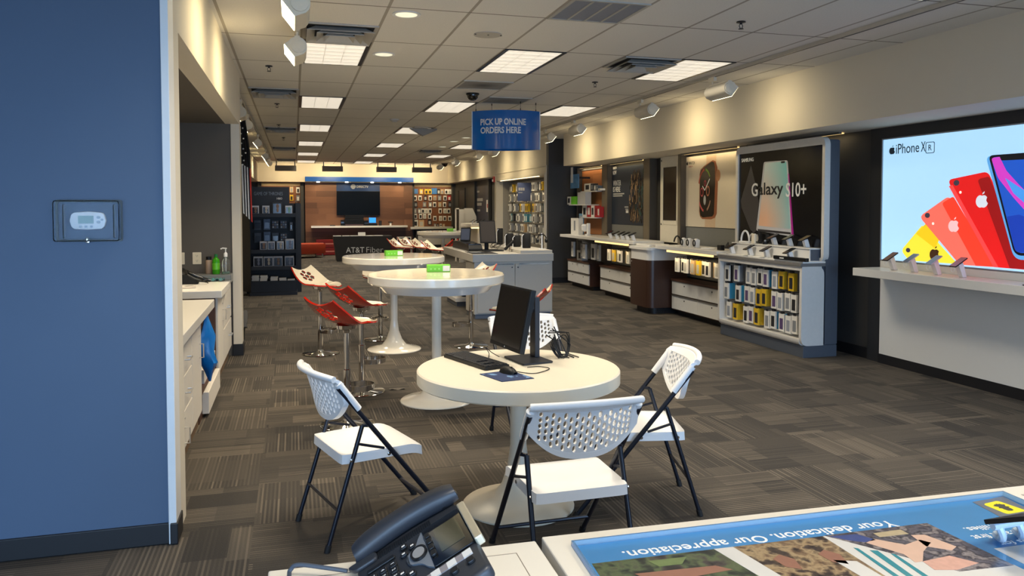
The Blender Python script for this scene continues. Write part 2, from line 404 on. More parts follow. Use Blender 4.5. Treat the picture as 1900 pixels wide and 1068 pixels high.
for ci, (cx, cn) in enumerate(((0.381, 'alcove-side row'), (2.211, 'middle row'), (4.041, 'display-wall row'))):
    for k in range(-2, 6):
        y = 7.61 + 3.66 * k
        if ci == 2 and k == 5: continue
        t = tf if first else dup(tf, (0, 0, 0)); first = False
        t.location = (cx, y, H); t['group'] = 'fluorescent ceiling troffers'
        t['label'] = 'lit louvred fluorescent troffer, %s from the shop front in the %s' % (rows[k + 2], cn)
        l = area('troffer_lamp', (0, 0, -0.03), (0, 0, 0), 0.5, 1.1, CEILW * (1.5 if k == -2 else 1.0), (1.0, 0.89, 0.71), 112); l.parent = t

VENTM = M('vent_painted_metal', (178, 174, 166), 0.5, 0.1)
def make_vent():
    t = T('ceiling_vent', 'x', 'vent'); F = FR((0, 0, 0), (1, 0, 0), (0, -1, 0))
    MB().box(-0.3, 0.3, -0.3, 0.3, -0.004, -0.001).obj('backing', M('vent_throat', (40, 38, 36), 0.8), t)
    MB().frame(F, -0.3, 0.3, -0.3, 0.3, 0.03, 0, 0.012).obj('frame', VENTM, t)
    m = MB()
    for a, b, z0, z1 in ((0.27, 0.2, 0.006, 0.05), (0.19, 0.13, 0.01, 0.055), (0.12, 0.07, 0.015, 0.06)):
        o = [(-a, -a), (a, -a), (a, a), (-a, a)]; i = [(-b, -b), (b, -b), (b, b), (-b, b)]
        vs = [(x, y, -z1) for x, y in o] + [(x, y, -z0) for x, y in i] + [(x, y, -z1 - 0.004) for x, y in o] + [(x, y, -z0 - 0.004) for x, y in i]
        fs = []
        for q in range(4):
            r = (q + 1) % 4; fs += [(q, r, 4 + r, 4 + q), (8 + q, 12 + q, 12 + r, 8 + r), (q, 8 + q, 8 + r, r), (4 + q, 4 + r, 12 + r, 12 + q)]
        m.add(vs, fs)
    m.obj('slats', VENTM, t)
    return t
v0 = make_vent()
for i, (x, y, lab) in enumerate(((0.381, 6.7, 'square four-way air vent beside the first troffer of the alcove row'), (-0.229, 10.36, 'square four-way air vent by the alcove wall, first of four in line'),
                                 (3.431, 7.31, 'square four-way air vent beside the first troffer of the display wall row'), (-0.229, 15.24, 'square four-way air vent by the alcove wall, second of four in line'),
                                 (-0.229, 20.12, 'square four-way air vent by the alcove wall, third of four in line'), (-0.229, 25.0, 'square four-way air vent by the alcove wall, fourth of four in line'),
                                 (3.431, 20.12, 'square four-way air vent above the far bar table'))):
    t = v0 if i == 0 else dup(v0, (0, 0, 0)); t.location = (x, y, H); t['label'] = lab; t['group'] = 'square ceiling vents'
def perforated(name, rgb, dark):
    m = M(name, rgb, 0.6, var=0); g = N(m); p = g.pos()
    d = g.m('SQRT', g.m('ADD', g.m('MULTIPLY', p[0], p[0]), g.m('MULTIPLY', p[1], p[1])))
    f = g.m('MAXIMUM', g.m('SUBTRACT', 1.0, g.m('MULTIPLY', d, 5.0)), 0.0)  # colour darkens towards the middle of the panel
    dots = g.m('MULTIPLY', g.m('GREATER_THAN', g.m('SINE', g.m('MULTIPLY', p[0], 500.0)), 0.2), g.m('GREATER_THAN', g.m('SINE', g.m('MULTIPLY', p[1], 500.0)), 0.2))
    c = g.mix(g.m('MULTIPLY', f, dark), (*lin(rgb), 1), (*lin((50, 48, 46)), 1)); c = g.mix(g.m('MULTIPLY', dots, 0.35), c, (*lin((60, 60, 62)), 1))
    g.put(g.b.inputs['Base Color'], c); return m
def grille(x, y, sy, mat, label):
    t = T('return_grille', label, 'vent', (x, y, H)); F = FR((0, 0, 0), (1, 0, 0), (0, -1, 0))
    MB().frame(F, -0.3, 0.3, -sy / 2, sy / 2, 0.025, 0, 0.01).obj('frame', VENTM, t)
    m = MB().box(-0.28, 0.28, -sy / 2 + .02, sy / 2 - .02, -0.006, -0.001); m.obj('perforated_panel', mat, t)
    return t
g0 = grille(2.211, 5.48, 0.6, M('grille_blue_grey', (126, 132, 146), 0.5), 'blue-grey return air grille with pale dividing bars')
mm = MB()
for x in (-0.14, 0.0, 0.14): mm.box(x - 0.008, x + 0.008, -0.28, 0.28, -0.011, -0.006)
mm.obj('dividing_bars', VENTM, g0)
grille(2.211, 9.135, 0.6, perforated('perforated_grey', (138, 136, 132), 0.9), 'grey perforated return panel with a dark centre')
grille(2.821, 10.355, 0.6, perforated('perforated_blue_grey', (136, 142, 146), 0.4), 'blue-grey perforated return panel above the hanging pickup sign')

def downlight(x, y, lab, r=0.085, watts=3.0, z=H):
    t = T('downlight', lab, 'ceiling light', (x, y, z), group='recessed round downlights')
    MB().lathe([(r, 0), (r + 0.022, -0.002), (r + 0.024, -0.008), (r, -0.008)], n=28, cap=False).obj('trim_ring', WPLAS, t, smooth=True)
    MB().lathe([(r - 0.002, -0.001), (r - 0.002, -0.0075), (0.001, -0.0076)], n=28).obj('lens', M('downlight_lens', (238, 234, 206), 0.3, emit=0.9, var=0), t)
    l = area('downlight_lamp', (0, 0, -0.03), (0, 0, 0), 0.12, 0.12, watts, WARM, 120); l.parent = t
downlight(0.839, 5.951, 'round recessed downlight in the tile next to the first vent', watts=17.0)
downlight(0.844, 7.548, 'round recessed downlight beside the first troffer of the alcove row', watts=17.0)
for y, n_ in ((5.3, 'near'), (7.6, 'far')): downlight(-1.18, y, 'added unseen downlight in the alcove ceiling over the %s counter' % n_, 0.085, 9.0, 2.56)  # two lamps added out of view to warm and brighten the alcove counters
for i, (px, py) in enumerate(((865, 255), (842, 262), (821, 272))):
    p = at(px, py, 'z', H); downlight(p.x, p.y, 'small downlight far down the shop, %s from the display wall' % ORD[i], 0.08, 2.0)
t = T('ceiling_speaker', 'round flush white ceiling speaker with three screws', 'speaker', (1.605, 6.464, H))
MB().lathe([(0.12, 0), (0.12, -0.006), (0.001, -0.008)], n=32).obj('grille', M('speaker_grille', (176, 172, 164), 0.7), t, smooth=True)
for dx in (-0.112, 0.0, 0.112): MB().lathe([(0.008, -0.004), (0.008, -0.011), (0.001, -0.011)], (dx, -0.02, 0), 10).obj('screw', BLACKM, t)

def make_sprinkler():
    t = T('sprinkler', 'x', 'sprinkler')
    MB().lathe([(0.035, 0), (0.037, -0.008), (0.012, -0.012)], n=16).obj('escutcheon', BLACKM, t, smooth=True)
    m = MB().lathe([(0.01, -0.01), (0.01, -0.022)], n=10)
    for s in (-1, 1): m.tube([(0.008 * s, 0, -0.02), (0.016 * s, 0, -0.035), (0.006 * s, 0, -0.055)], 0.003, 6)
    m.obj('yoke', BLACKM, t)
    MB().lathe([(0.004, -0.054), (0.02, -0.056), (0.02, -0.06), (0.002, -0.061)], n=12).obj('deflector', BLACKM, t)
    return t
s0 = make_sprinkler()
for i, (px, py, lab) in enumerate(((499, 122, 'dark fire sprinkler by the alcove wall, first in the line'), (514, 192, 'dark fire sprinkler by the alcove wall, second in the line'),
                                   (1375, 40, 'dark fire sprinkler near the display wall, nearest the shop front'), (1104, 152, 'dark fire sprinkler between the second vent and the track'),
                                   (517, 231, 'dark fire sprinkler by the alcove wall, third in the line'), (526, 255, 'dark fire sprinkler by the alcove wall, fourth in the line'))):
    p = at(px, py, 'z', H); t = s0 if i == 0 else dup(s0, (0, 0, 0)); t.location = (p.x, p.y, H); t['label'] = lab; t['group'] = 'fire sprinklers'
def dome(px, py, lab, r=0.075):
    p = at(px, py, 'z', H); t = T('security_camera', lab, 'security camera', (p.x, p.y, H))
    MB().lathe([(r + .01, 0), (r + .01, -0.02), (r, -0.025)], n=20).obj('base', BLACKP, t, smooth=True)
    MB().lathe([(r * math.cos(a), -0.022 - r * math.sin(a)) for a in [PI / 2 * k / 7 for k in range(8)]], n=20).obj('dome', BLACKG, t, smooth=True)
dome(877, 173, 'black dome security camera on the ceiling before the pickup sign')
dome(825, 303, 'black dome security camera by the rear wall header', 0.1)
p = at(732, 221, 'z', H); t = T('smoke_detector', 'small white round smoke detector', 'smoke detector', (p.x, p.y, H))
MB().lathe([(0.08, 0), (0.08, -0.02), (0.06, -0.035)], n=20).obj('base', M('detector_plastic', (190, 186, 178), 0.5), t, smooth=True)
MB().lathe([(0.045, -0.034), (0.04, -0.05), (0.02, -0.053)], n=16).obj('sensor_head', M('detector_plastic'), t, smooth=True)
p = at(780, 236, 'z', H); t = T('wireless_antenna', 'pale wedge-shaped antenna hanging from the ceiling beside a troffer', 'antenna', (p.x, p.y, H))
MB().box(-0.13, 0.13, -0.13, 0.13, -0.02, 0).obj('mounting_plate', M('detector_plastic'), t, bevel=0.004)
m = MB().add([(-0.2, -0.02, -0.02), (0.32, -0.02, -0.02), (0.3, -0.02, -0.05), (0.05, -0.02, -0.16), (-0.2, 0.1, -0.02), (0.32, 0.1, -0.02), (0.3, 0.1, -0.05), (0.05, 0.1, -0.16)],
             [(0, 1, 2, 3), (7, 6, 5, 4), (0, 4, 5, 1), (1, 5, 6, 2), (2, 6, 7, 3), (3, 7, 4, 0)])
m.obj('wedge_body', M('antenna_shell', (150, 150, 150), 0.5), t, bevel=0.006)

# track lighting
def track(x, y0, y1, lab):
    t = T('lighting_track', lab, 'track', (x, (y0 + y1) / 2, H - 0.03)); L = (y1 - y0) / 2
    m = MB().box(-0.018, 0.018, -L, L, -0.003, 0.03); m.obj('rail', M('track_white', (186, 180, 168), 0.4), t)
    MB().box(-0.006, 0.006, -L, L, -0.005, -0.003).obj('slot', BLACKM, t)
HEADM = M('track_head_white', (216, 208, 188), 0.35)
LENSM = M('lit_lamp_glass', (255, 240, 196), 0.3, emit=9.0, var=0)
def make_head():
    """wall washer: trough along local y, lens faces local +x and down; origin at the rail"""
    t = T('track_light', 'x', 'track light')
    MB().box(-0.02, 0.02, 0.1, 0.22, -0.05, 0).obj('adapter', HEADM, t, bevel=0.004)
    m = MB().tube([(0, 0.16, -0.04), (0, 0.16, -0.1)], 0.012, 8)
    m.box(-0.02, 0.02, -0.2, 0.2, -0.1, -0.085)
    m.obj('arm', HEADM, t)
    prof = [(0.075 * math.cos(a), 0.075 * math.sin(a)) for a in [math.radians(-30 + 210 * k / 12) for k in range(13)]]
    prof = [(0.075 * math.cos(math.radians(d)), 0.075 * math.sin(math.radians(d))) for d in range(30, 231, 20)] + [(0.02, -0.085), (0.1, 0.015)]
    FH = FR((0, 0.21, -0.17), (1, 0, 0), (0, 0, 1))       # n = -y
    MB().poly(FH, prof, 0, 0.42).obj('housing', HEADM, t, smooth=True)
    a, b = Vector((0.022, -0.084)), Vector((0.098, 0.012)); nn = Vector((0.78, -0.62)) * 0.004
    q = [a, b, b + nn, a + nn]
    MB().poly(FR((0, 0.2, -0.17), (1, 0, 0), (0, 0, 1)), [tuple(k) for k in q], 0, 0.4).obj('lens', LENSM, t)
    for yy in (0.225, -0.209): MB().poly(FR((0, yy, -0.17), (1, 0, 0), (0, 0, 1)), circ(-0.01, 0, 0.055, 16), 0, 0.016).obj('end_cap', HEADM, t, smooth=True)
    return t
hd = make_head(); used = [False]
def head(x, y, side, lab, group, watts, tilt=58):
    t = hd if not used[0] else dup(hd, (0, 0, 0)); used[0] = True
    t.location = (x, y, H - 0.03); t.rotation_euler = (0, 0, 0 if side > 0 else PI); t['label'] = lab; t['group'] = group
    if watts:
        l = area('wall_washer_lamp', (0.1, 0, -0.2), (0, -math.radians(tilt), 0), 0.1, 0.36, watts, (1.0, 0.80, 0.46), 130); l.parent = t
track(4.5, 4.2, 15.6, 'thin ceiling track along the long display wall')
track(0.036, 4.4, 7.4, 'short ceiling track in front of the alcove wall')
track(-0.68, 9.8, 24.0, 'ceiling track along the wall beyond the alcove')
GR, GL = 'track lights washing the long display wall', 'track lights washing the alcove wall'
for i, (px, py) in enumerate(((1336, 157), (1198, 199), (1070, 234), (1016, 251))):
    p = at(px, py, 'x', 4.5); head(4.5, p.y, 1, 'pale track wall washer on the display wall track, %s from the shop front' % ORD[i], GR, 2.3)
track(4.5, 16.4, 26.0, 'ceiling track along the wall with the accessory niche')
for i, y in enumerate((17.6, 19.2, 22.0, 24.5)):
    head(4.5, y, 1, 'pale track wall washer by the accessory niche, %s from the pickup sign' % ORD[i], GR, 2.3)
head(0.036, 5.25, -1, 'glowing track wall washer at the top edge, nearest the shop front', GL, 2.4)
head(0.036, 6.6, -1, 'glowing track wall washer beside the first troffer', GL, 2.4)
for i, y in enumerate((11.2, 12.9, 16.4, 20.6, 22.2, 23.6)):
    head(-0.68, y, -1, 'glowing track wall washer beyond the alcove, %s in the line' % ORD[i], GL, 2.2)
# boxy washers before the rear wall
def make_box_washer():
    t = T('wall_washer', 'x', 'wall light')
    MB().box(-0.33, 0.33, -0.09, 0.09, -0.31, -0.14).obj('housing', M('washer_grey', (120, 112, 98), 0.5), t, bevel=0.006)
    MB().box(-0.3, 0.3, 0.09, 0.096, -0.3, -0.16).obj('lens', LENSM, t)
    for x in (-0.3, 0.27): MB().box(x, x + 0.03, -0.02, 0.02, -0.14, 0).obj('hanger', BLACKM, t)
    return t
bw = make_box_washer()
for i, (px, lab) in enumerate(((530, 'grey box wall washer above the dark display tower'), (617, 'grey box wall washer above the near end of the blue fascia'),
                               (717, 'grey box wall washer above the middle of the blue fascia'), (783, 'grey box wall washer above the rear accessory wall'))):
    p = at(px, 307, 'y', 26.0); t = bw if i == 0 else dup(bw, (0, 0, 0)); t.location = (p.x, 26.0, H); t['label'] = lab; t['group'] = 'box washers before the rear wall'
    l = area('washer_lamp', (0, 0.12, -0.23), (math.radians(70), 0, 0), 0.5, 0.1, 7, (1.0, 0.76, 0.42), 150); l.parent = t

# hanging pickup sign: two bowed acrylic panels
t = T('hanging_sign', 'blue bowed hanging sign reading pick up online orders here', 'sign', (2.87, 10.5, 2.45), -0.26)
ACR = M('blue_acrylic', (6, 92, 164), 0.12, coat=0.5, var=0.03)
HWD, SAG, HT = 0.475, 0.19, 0.535
bow = lambda x: SAG * (1 - (x / HWD) ** 2)
for s, nm in ((-1, 'front_panel'), (1, 'back_panel')):
    MB().shell(lambda u, v, s=s: ((u * 2 - 1) * HWD, s * bow((u * 2 - 1) * HWD), v * HT), 28, 1, 0.006 * -s).obj(nm, ACR, t, smooth=True)
for x in (-HWD - 0.006, HWD - 0.006): MB().box(x, x + 0.012, -0.012, 0.012, 0, HT).obj('end_strip', M('clear_edge', (196, 206, 214), 0.2), t)
for i, (s, zz, ww) in enumerate((('PICK UP ONLINE', 0.33, 0.63), ('ORDERS HERE', 0.215, 0.56))):
    o = text(s, FR((-0.355, 0, zz), (1, 0, 0), (0, 0, 1)), M('sign_ink', (206, 208, 206), 0.5, var=0), 'lettering', t, None, w=ww, h=0.09, bold=0.03)
    for v in o.data.vertices: v.co.y -= bow(v.co.x) + 0.009
for x, y in ((-0.42, -0.03), (-0.2, 0.11), (0.2, -0.12), (0.42, 0.03)):
    MB().tube([(x, y, HT - 0.02), (x, y, H - 2.45 - 0.012)], 0.0025, 6).tube([(x, y, HT + 0.0), (x, y, HT + 0.03)], 0.007, 6).tube([(x, y, H - 2.45 - 0.04), (x, y, H - 2.45 - 0.011)], 0.007, 6).obj('cord', BLACKM, t)
# ---------------------------------------------------------------- entrance wall: thermostat in its guard
F = F_back((-1.07, 4.05, 1.49))
t = T('thermostat', 'white wall thermostat with grey screen inside the clear guard', 'thermostat', (-0.93, 4.05, 1.535))
body = [(0.0, 0.012), (0.012, 0.0), (0.07, -0.003), (0.128, 0.0), (0.14, 0.012), (0.147, 0.04), (0.14, 0.068), (0.128, 0.078), (0.07, 0.083), (0.012, 0.078), (0.0, 0.068), (-0.007, 0.04)]
FT = F_back((-1.003, 4.05, 1.546))
MB(t).poly(FT, body, 0.0, 0.026).obj('body', WPLAS, t, smooth=True, bevel=0.004)
MB(t).fbox(FT, 0.03, 0.095, 0.026, 0.063, 0.026, 0.0275).obj('screen', M('lcd_green_grey', (122, 150, 144), 0.3), t)
m = 0
for x, y, r in ((0.116, 0.055, 0.008), (0.116, 0.033, 0.008), (0.131, 0.044, 0.006), (0.04, 0.012, 0.0065), (0.063, 0.012, 0.0065), (0.086, 0.012, 0.0065)):
    MB(t).poly(FT, circ(x, y, r, 14, r * 0.85), 0.026, 0.03).obj('button', M('button_grey', (168, 180, 190), 0.4), t, bevel=0.001)
t = T('thermostat_guard', 'clear plastic lock box over the thermostat on the slate wall', 'guard', (-0.93, 4.05, 1.49))
CLEAR = M('clear_acrylic', (250, 252, 253), 0.02, trans=1.0, var=0, ior=1.12)
MB(t).poly(F, rr(0, 0, 0.278, 0.19, 0.012), 0.058, 0.062).ring(F, rr(0, 0, 0.278, 0.19, 0.012), rr(0.004, 0.004, 0.274, 0.186, 0.01), 0.004, 0.058).obj('cover', CLEAR, t, smooth=True)
MB(t).ring(F, rr(-0.004, -0.004, 0.282, 0.194, 0.012), rr(0.008, 0.008, 0.27, 0.182, 0.01), 0.0, 0.006).obj('base_flange', M('frosted_clear', (206, 222, 232), 0.35, trans=0.8, var=0, ior=1.15), t)
for u in (0.04, 0.252): MB(t).fbox(F, u, u + 0.004, 0.016, 0.172, 0.03, 0.058).obj('rib', M('frosted_clear'), t)
MB(t).lathe([(0.008, 0), (0.008, 0.02), (0.001, 0.021)], F.p(0.139, -0.002, 0.03), 14, FR((0, 0, 0), (1, 0, 0), (0, 0, 1))).lathe([(0.006, -0.008), (0.009, 0.0), (0.006, 0.012)], F.p(0.139, 0.006, 0.05), 12).obj('lock', CHROME, t, smooth=True)

# ---------------------------------------------------------------- alcove counters
XF = -0.68           # front of the cabinets
HND = M('satin_handle', (206, 204, 200), 0.3, 0.7)
def pull(par, org, y, z, vert=True, L=0.1):
    """bow handle standing off the front"""
    x = XF
    a = [(x, y, z), (x + 0.03, y, z), (x + 0.03, y, z + L), (x, y, z + L)] if vert else [(x, y, z), (x + 0.03, y, z), (x + 0.03, y + L, z), (x, y + L, z)]
    return MB(org).tube(a, 0.005, 8).obj('handle', HND, par, smooth=True)
CABW = M('cabinet_white', (224, 219, 210), 0.45)
def cabinet(label, y0, y1, ztop, doors, drawers):
    t = T('base_cabinet', label, 'cabinet', (-0.95, (y0 + y1) / 2, 0))
    MB(t).box(-1.28, XF - 0.02, y0, y1, 0.1, ztop).obj('body', WOODD, t)
    MB(t).box(-1.28, XF - 0.035, y0, y1, 0.0, 0.1).obj('plinth', M('plinth_wood', (112, 90, 70), 0.5), t)
    for (a, b, c, d, hy, hz) in doors:
        o = MB(t).box(XF - 0.02, XF, a, b, c, d).obj('door', CABW, t, bevel=0.002); pull(o, t, hy, hz)
        MB(t).lathe([(0.007, 0), (0.007, 0.006), (0.001, 0.007)], (XF, hy, hz + 0.16), 10, FR((0, 0, 0), (0, 1, 0), (0, 0, 1))).obj('lock', HND, o)
    for (a, b, c, d, hy, hz, L) in drawers:
        o = MB(t).box(XF - 0.02, XF, a, b, c, d).obj('drawer', CABW, t, bevel=0.002); pull(o, t, hy, hz, False, L)
    return t
cabinet('white and walnut base cabinet under the near alcove counter', 4.45, 6.2, 0.84,
        [(5.62, 6.14, 0.13, 0.8, 6.02, 0.55), (4.47, 5.0, 0.13, 0.8, 4.9, 0.55), (5.02, 5.6, 0.13, 0.36, 5.2, 0.16)], [(5.02, 5.6, 0.59, 0.8, 5.25, 0.68, 0.12), (5.02, 5.6, 0.37, 0.58, 5.25, 0.47, 0.12)])
cabinet('white and walnut base cabinet under the far alcove counter', 7.42, 9.02, 0.84,
        [(7.46, 8.0, 0.13, 0.82, 7.92, 0.56)], [(8.04, 8.98, 0.46, 0.82, 8.4, 0.62, 0.14), (8.04, 8.98, 0.13, 0.44, 8.6, 0.3, 0.14)])
tag(MB((-1.0, 5.5, 0.84)).box(-1.29, -0.63, 4.44, 6.64, 0.84, 0.905).obj('near_countertop'.replace('near_', ''), WLAM, bevel=0.004), 'pale cream countertop of the near alcove cabinet', 'countertop')
tag(MB((-1.0, 7.7, 0.84)).box(-1.29, -0.63, 7.3, 8.2, 0.84, 0.905).obj('countertop', WLAM, bevel=0.004), 'pale cream countertop of the far alcove cabinet', 'countertop')
tag(MB((-1.0, 8.6, 0.84)).box(-1.29, -0.66, 8.205, 9.02, 0.84, 0.872).box(-1.29, -0.66, 8.75, 9.02, 0.872, 0.925).obj('counter_ledge', M('grey_solid_surface', (118, 122, 124), 0.3), bevel=0.003), 'grey stepped ledge at the end of the far alcove counter', 'ledge')
# open stretch between: post, low drawer
t = T('drawer_unit', 'low white drawer unit in the gap between the alcove cabinets', 'drawer', (-0.95, 6.8, 0))
MB(t).box(-1.28, XF - 0.03, 6.22, 7.4, 0.0, 0.22).box(-1.28, XF - 0.01, 6.22, 7.4, 0.22, 0.25).obj('body', WOODD, t)
MB(t).box(XF - 0.03, XF + 0.02, 6.42, 7.36, 0.03, 0.2).obj('drawer', CABW, t, bevel=0.003)
MB(t).box(-1.27, XF - 0.02, 6.5, 7.38, 0.25, 0.36).obj('bin_top', WLAM, t, bevel=0.003)
tag(MB((-0.9, 6.95, 0.25)).box(-0.86, -0.8, 6.9, 7.0, 0.36, 0.84).obj('support_post', M('grey_blue_panel', (176, 180, 184), 0.4)), 'grey support post between the alcove cabinets', 'post')
# blue bag hanging at the end of the near cabinet
t = T('plastic_bag', 'bright blue plastic bag hanging at the end of the near alcove cabinet', 'bag', (-0.66, 6.36, 0.36))
random.seed(3)
prof = [(0.02, 0.66), (0.05, 0.56), (0.1, 0.45), (0.085, 0.3), (0.11, 0.2), (0.05, 0.1), (0.012, 0.0)]
vs = []; n = 12
for i, (r, z) in enumerate(prof):
    for k in range(n):
        a = 2 * PI * k / n; q = 0.75 * r * (1 + 0.3 * math.sin(3 * a + i) + random.uniform(-.12, .12)); vs.append((-0.665 + q * 0.75 * math.cos(a) + (0.02 if i > 3 else 0), 6.36 + q * math.sin(a) * 1.1, 0.3 + z * 0.78))
fs = [(i * n + k, i * n + (k + 1) % n, (i + 1) * n + (k + 1) % n, (i + 1) * n + k) for i in range(len(prof) - 1) for k in range(n)] + [tuple(range(n)), tuple(range((len(prof) - 1) * n, len(prof) * n))]
MB(t).add(vs, fs).obj('sack', M('blue_polythene', (20, 120, 206), 0.25), t, smooth=60)
MB(t).tube([(-0.66, 6.36, 0.79), (-0.665, 6.34, 0.815), (-0.668, 6.32, 0.835)], 0.006, 6).obj('knot', M('blue_polythene'), t)
# things on the counters
def outlet(x, label):
    t = T('wall_outlet', label, 'outlet', (x, 9.05, 1.09)); F = F_back((x, 9.05, 1.09))
    MB(t).poly(F, rr(-0.045, -0.065, 0.045, 0.065, 0.006), 0, 0.006).obj('cover_plate', IVORY, t, bevel=0.001)
    for s in (-1, 1):
        o = MB(t).poly(F, circ(0, s * 0.027, 0.02, 14), 0.006, 0.009).obj('socket', IVORY, t)
        MB(t).fbox(F, -0.009, -0.006, s * 0.027 - 0.002, s * 0.027 + 0.008, 0.009, 0.0095).fbox(F, 0.006, 0.009, s * 0.027 - 0.002, s * 0.027 + 0.008, 0.009, 0.0095).fbox(F, -0.003, 0.003, s * 0.027 - 0.012, s * 0.027 - 0.007, 0.009, 0.0095).obj('slot_mark', BLACKP, o)
outlet(-1.03, 'cream double wall outlet above the far alcove counter')
outlet(-1.2, 'cream wall outlet half hidden by the alcove edge')
def bottle(name, label, x, y, z, mat, capmat, pump=False):
    t = T(name, label, 'bottle', (x, y, z))
    MB().lathe([(0.036, 0), (0.04, 0.006), (0.04, 0.13), (0.034, 0.16), (0.016, 0.18), (0.016, 0.19)], n=18).obj('bottle_body', mat, t, smooth=True)
    if not pump:
        MB().lathe([(0.018, 0.188), (0.018, 0.215), (0.002, 0.216)], n=16).obj('cap', capmat, t, smooth=True)
        MB().lathe([(0.0405, 0.05), (0.0405, 0.12)], n=18).obj('wrap', M('green_wrap', (100, 190, 40), 0.3), t, smooth=True)
    else:
        MB().lathe([(0.02, 0.186), (0.02, 0.22), (0.009, 0.235), (0.006, 0.236), (0.006, 0.27)], n=14).tube([(0.012, 0, 0.275), (-0.03, 0, 0.28), (-0.05, 0, 0.27)], 0.007, 8).obj('pump', WPLAS, t, smooth=True)
        MB().lathe([(0.004, 0.03), (0.004, 0.18)], n=8).obj('dip_tube', WPLAS, t)
        MB().lathe([(0.034, 0.005), (0.037, 0.01), (0.037, 0.03), (0.002, 0.031)], n=18).obj('gel', M('clear_green_gel', (170, 220, 200), 0.1, trans=0.7, var=0), t)
bottle('drink_bottle', 'bright green bottle with green cap on the grey alcove ledge', -0.82, 8.88, 0.926, M('green_bottle', (70, 180, 30), 0.12, trans=0.3), M('green_cap', (20, 110, 50), 0.35))
bottle('soap_bottle', 'clear pump bottle of hand gel with a white pump', -0.72, 8.86, 0.926, M('clear_pet', (240, 246, 248), 0.05, trans=0.95, var=0), WPLAS, True)
t = T('spray_can', 'tan and black can behind the green bottle', 'can', (-0.9, 8.95, 0.926))
MB().lathe([(0.032, 0), (0.034, 0.004), (0.034, 0.14), (0.03, 0.15)], n=16).obj('can_body', M('tan_label', (176, 150, 128), 0.4), t, smooth=True)
MB().lathe([(0.03, 0.15), (0.03, 0.185), (0.002, 0.187)], n=16).obj('cap', BLACKP, t, smooth=True)
t = T('tape_dispenser', 'black tangle of a tape dispenser and cable on the far alcove counter', 'dispenser', (-1.02, 8.0, 0.905))
FD = FR((0, 0.025, 0.0), (1, 0, 0), (0, 0, 1))
MB().poly(FD, [(-0.12, 0.0), (0.12, 0.0), (0.13, 0.03), (0.08, 0.05), (0.02, 0.09), (-0.06, 0.1), (-0.11, 0.06)], 0, 0.06).obj('body', BLACKP, t, bevel=0.006)
MB().ring(FR((-0.04, 0.03, 0.1), (1, 0, 0), (0, 0, 1)), circ(0, 0, 0.06, 20), circ(0, 0, 0.035, 20), 0, 0.03).obj('tape_roll', BLACKG, t)
MB().tube([(0.16 + 0.05 * math.cos(k * .7), -0.05 + 0.05 * math.sin(k * .7), 0.012 + 0.004 * k) for k in range(16)], 0.005, 6).obj('cable', BLACKP, t, smooth=True)
t = T('phone_handset', 'black handset leaning on the grey ledge of the alcove counter', 'handset', (-0.98, 8.45, 0.872))
MB().tube([(-0.17, 0, 0.16), (-0.1, 0, 0.13), (0.0, 0, 0.075), (0.1, 0.02, 0.03), (0.14, 0.03, 0.02)], 0.018, 10).obj('handle', BLACKG, t, smooth=True)
MB().lathe([(0.02, -0.02), (0.032, -0.01), (0.03, 0.02), (0.01, 0.03)], (-0.17, 0, 0.15), 14).obj('earpiece', BLACKP, t, smooth=True)
t = T('remote_control', 'pale remote with dark keys lying on the far alcove counter', 'remote', (-1.0, 7.55, 0.905), 0.5)
MB().box(-0.13, 0.13, -0.03, 0.03, 0, 0.022).obj('case', M('pale_plastic', (204, 196, 186), 0.4), t, bevel=0.006)
MB().box(0.04, 0.11, -0.02, 0.02, 0.022, 0.0235).obj('display', M('grey_screen', (96, 100, 96), 0.3), t)
for i in range(4): MB().box(-0.11 + .032 * i, -0.09 + .032 * i, -0.014, 0.014, 0.022, 0.026).obj('key', KCARD, t)
t = T('film_roll', 'crumpled teal film on the edge of the grey ledge', 'film', (-0.8, 8.62, 0.872), 0.1)
MB().shell(lambda u, v: ((u - .5) * 0.17, (v - .5) * 0.12, 0.02 + 0.014 * math.sin(u * 14) * math.cos(v * 9)), 18, 10, 0.003).obj('sheet', M('teal_film', (96, 150, 156), 0.15, trans=0.3), t, smooth=True)
# bin beyond the alcove
t = T('waste_bin', 'black waste bin with a clear liner beside the alcove end', 'bin', (-0.7, 9.74, 0))
MB().lathe([(0.1, 0), (0.105, 0.01), (0.13, 0.4), (0.124, 0.4), (0.1, 0.02), (0.001, 0.015)], n=24).obj('bin_body', BLACKP, t, smooth=True)
def liner(u, v):
    a = u * 2 * PI; r = 0.134 + 0.02 * (1 - abs(v - .3)) * (0.5 + 0.5 * math.sin(5 * a)) ; return (r * math.cos(a), r * math.sin(a), 0.405 - 0.2 * v - 0.02 * math.sin(3 * a))
MB().shell(liner, 36, 6, 0.002).obj('liner', M('bin_liner', (150, 150, 148), 0.25, trans=0.5, var=0), t, smooth=True)

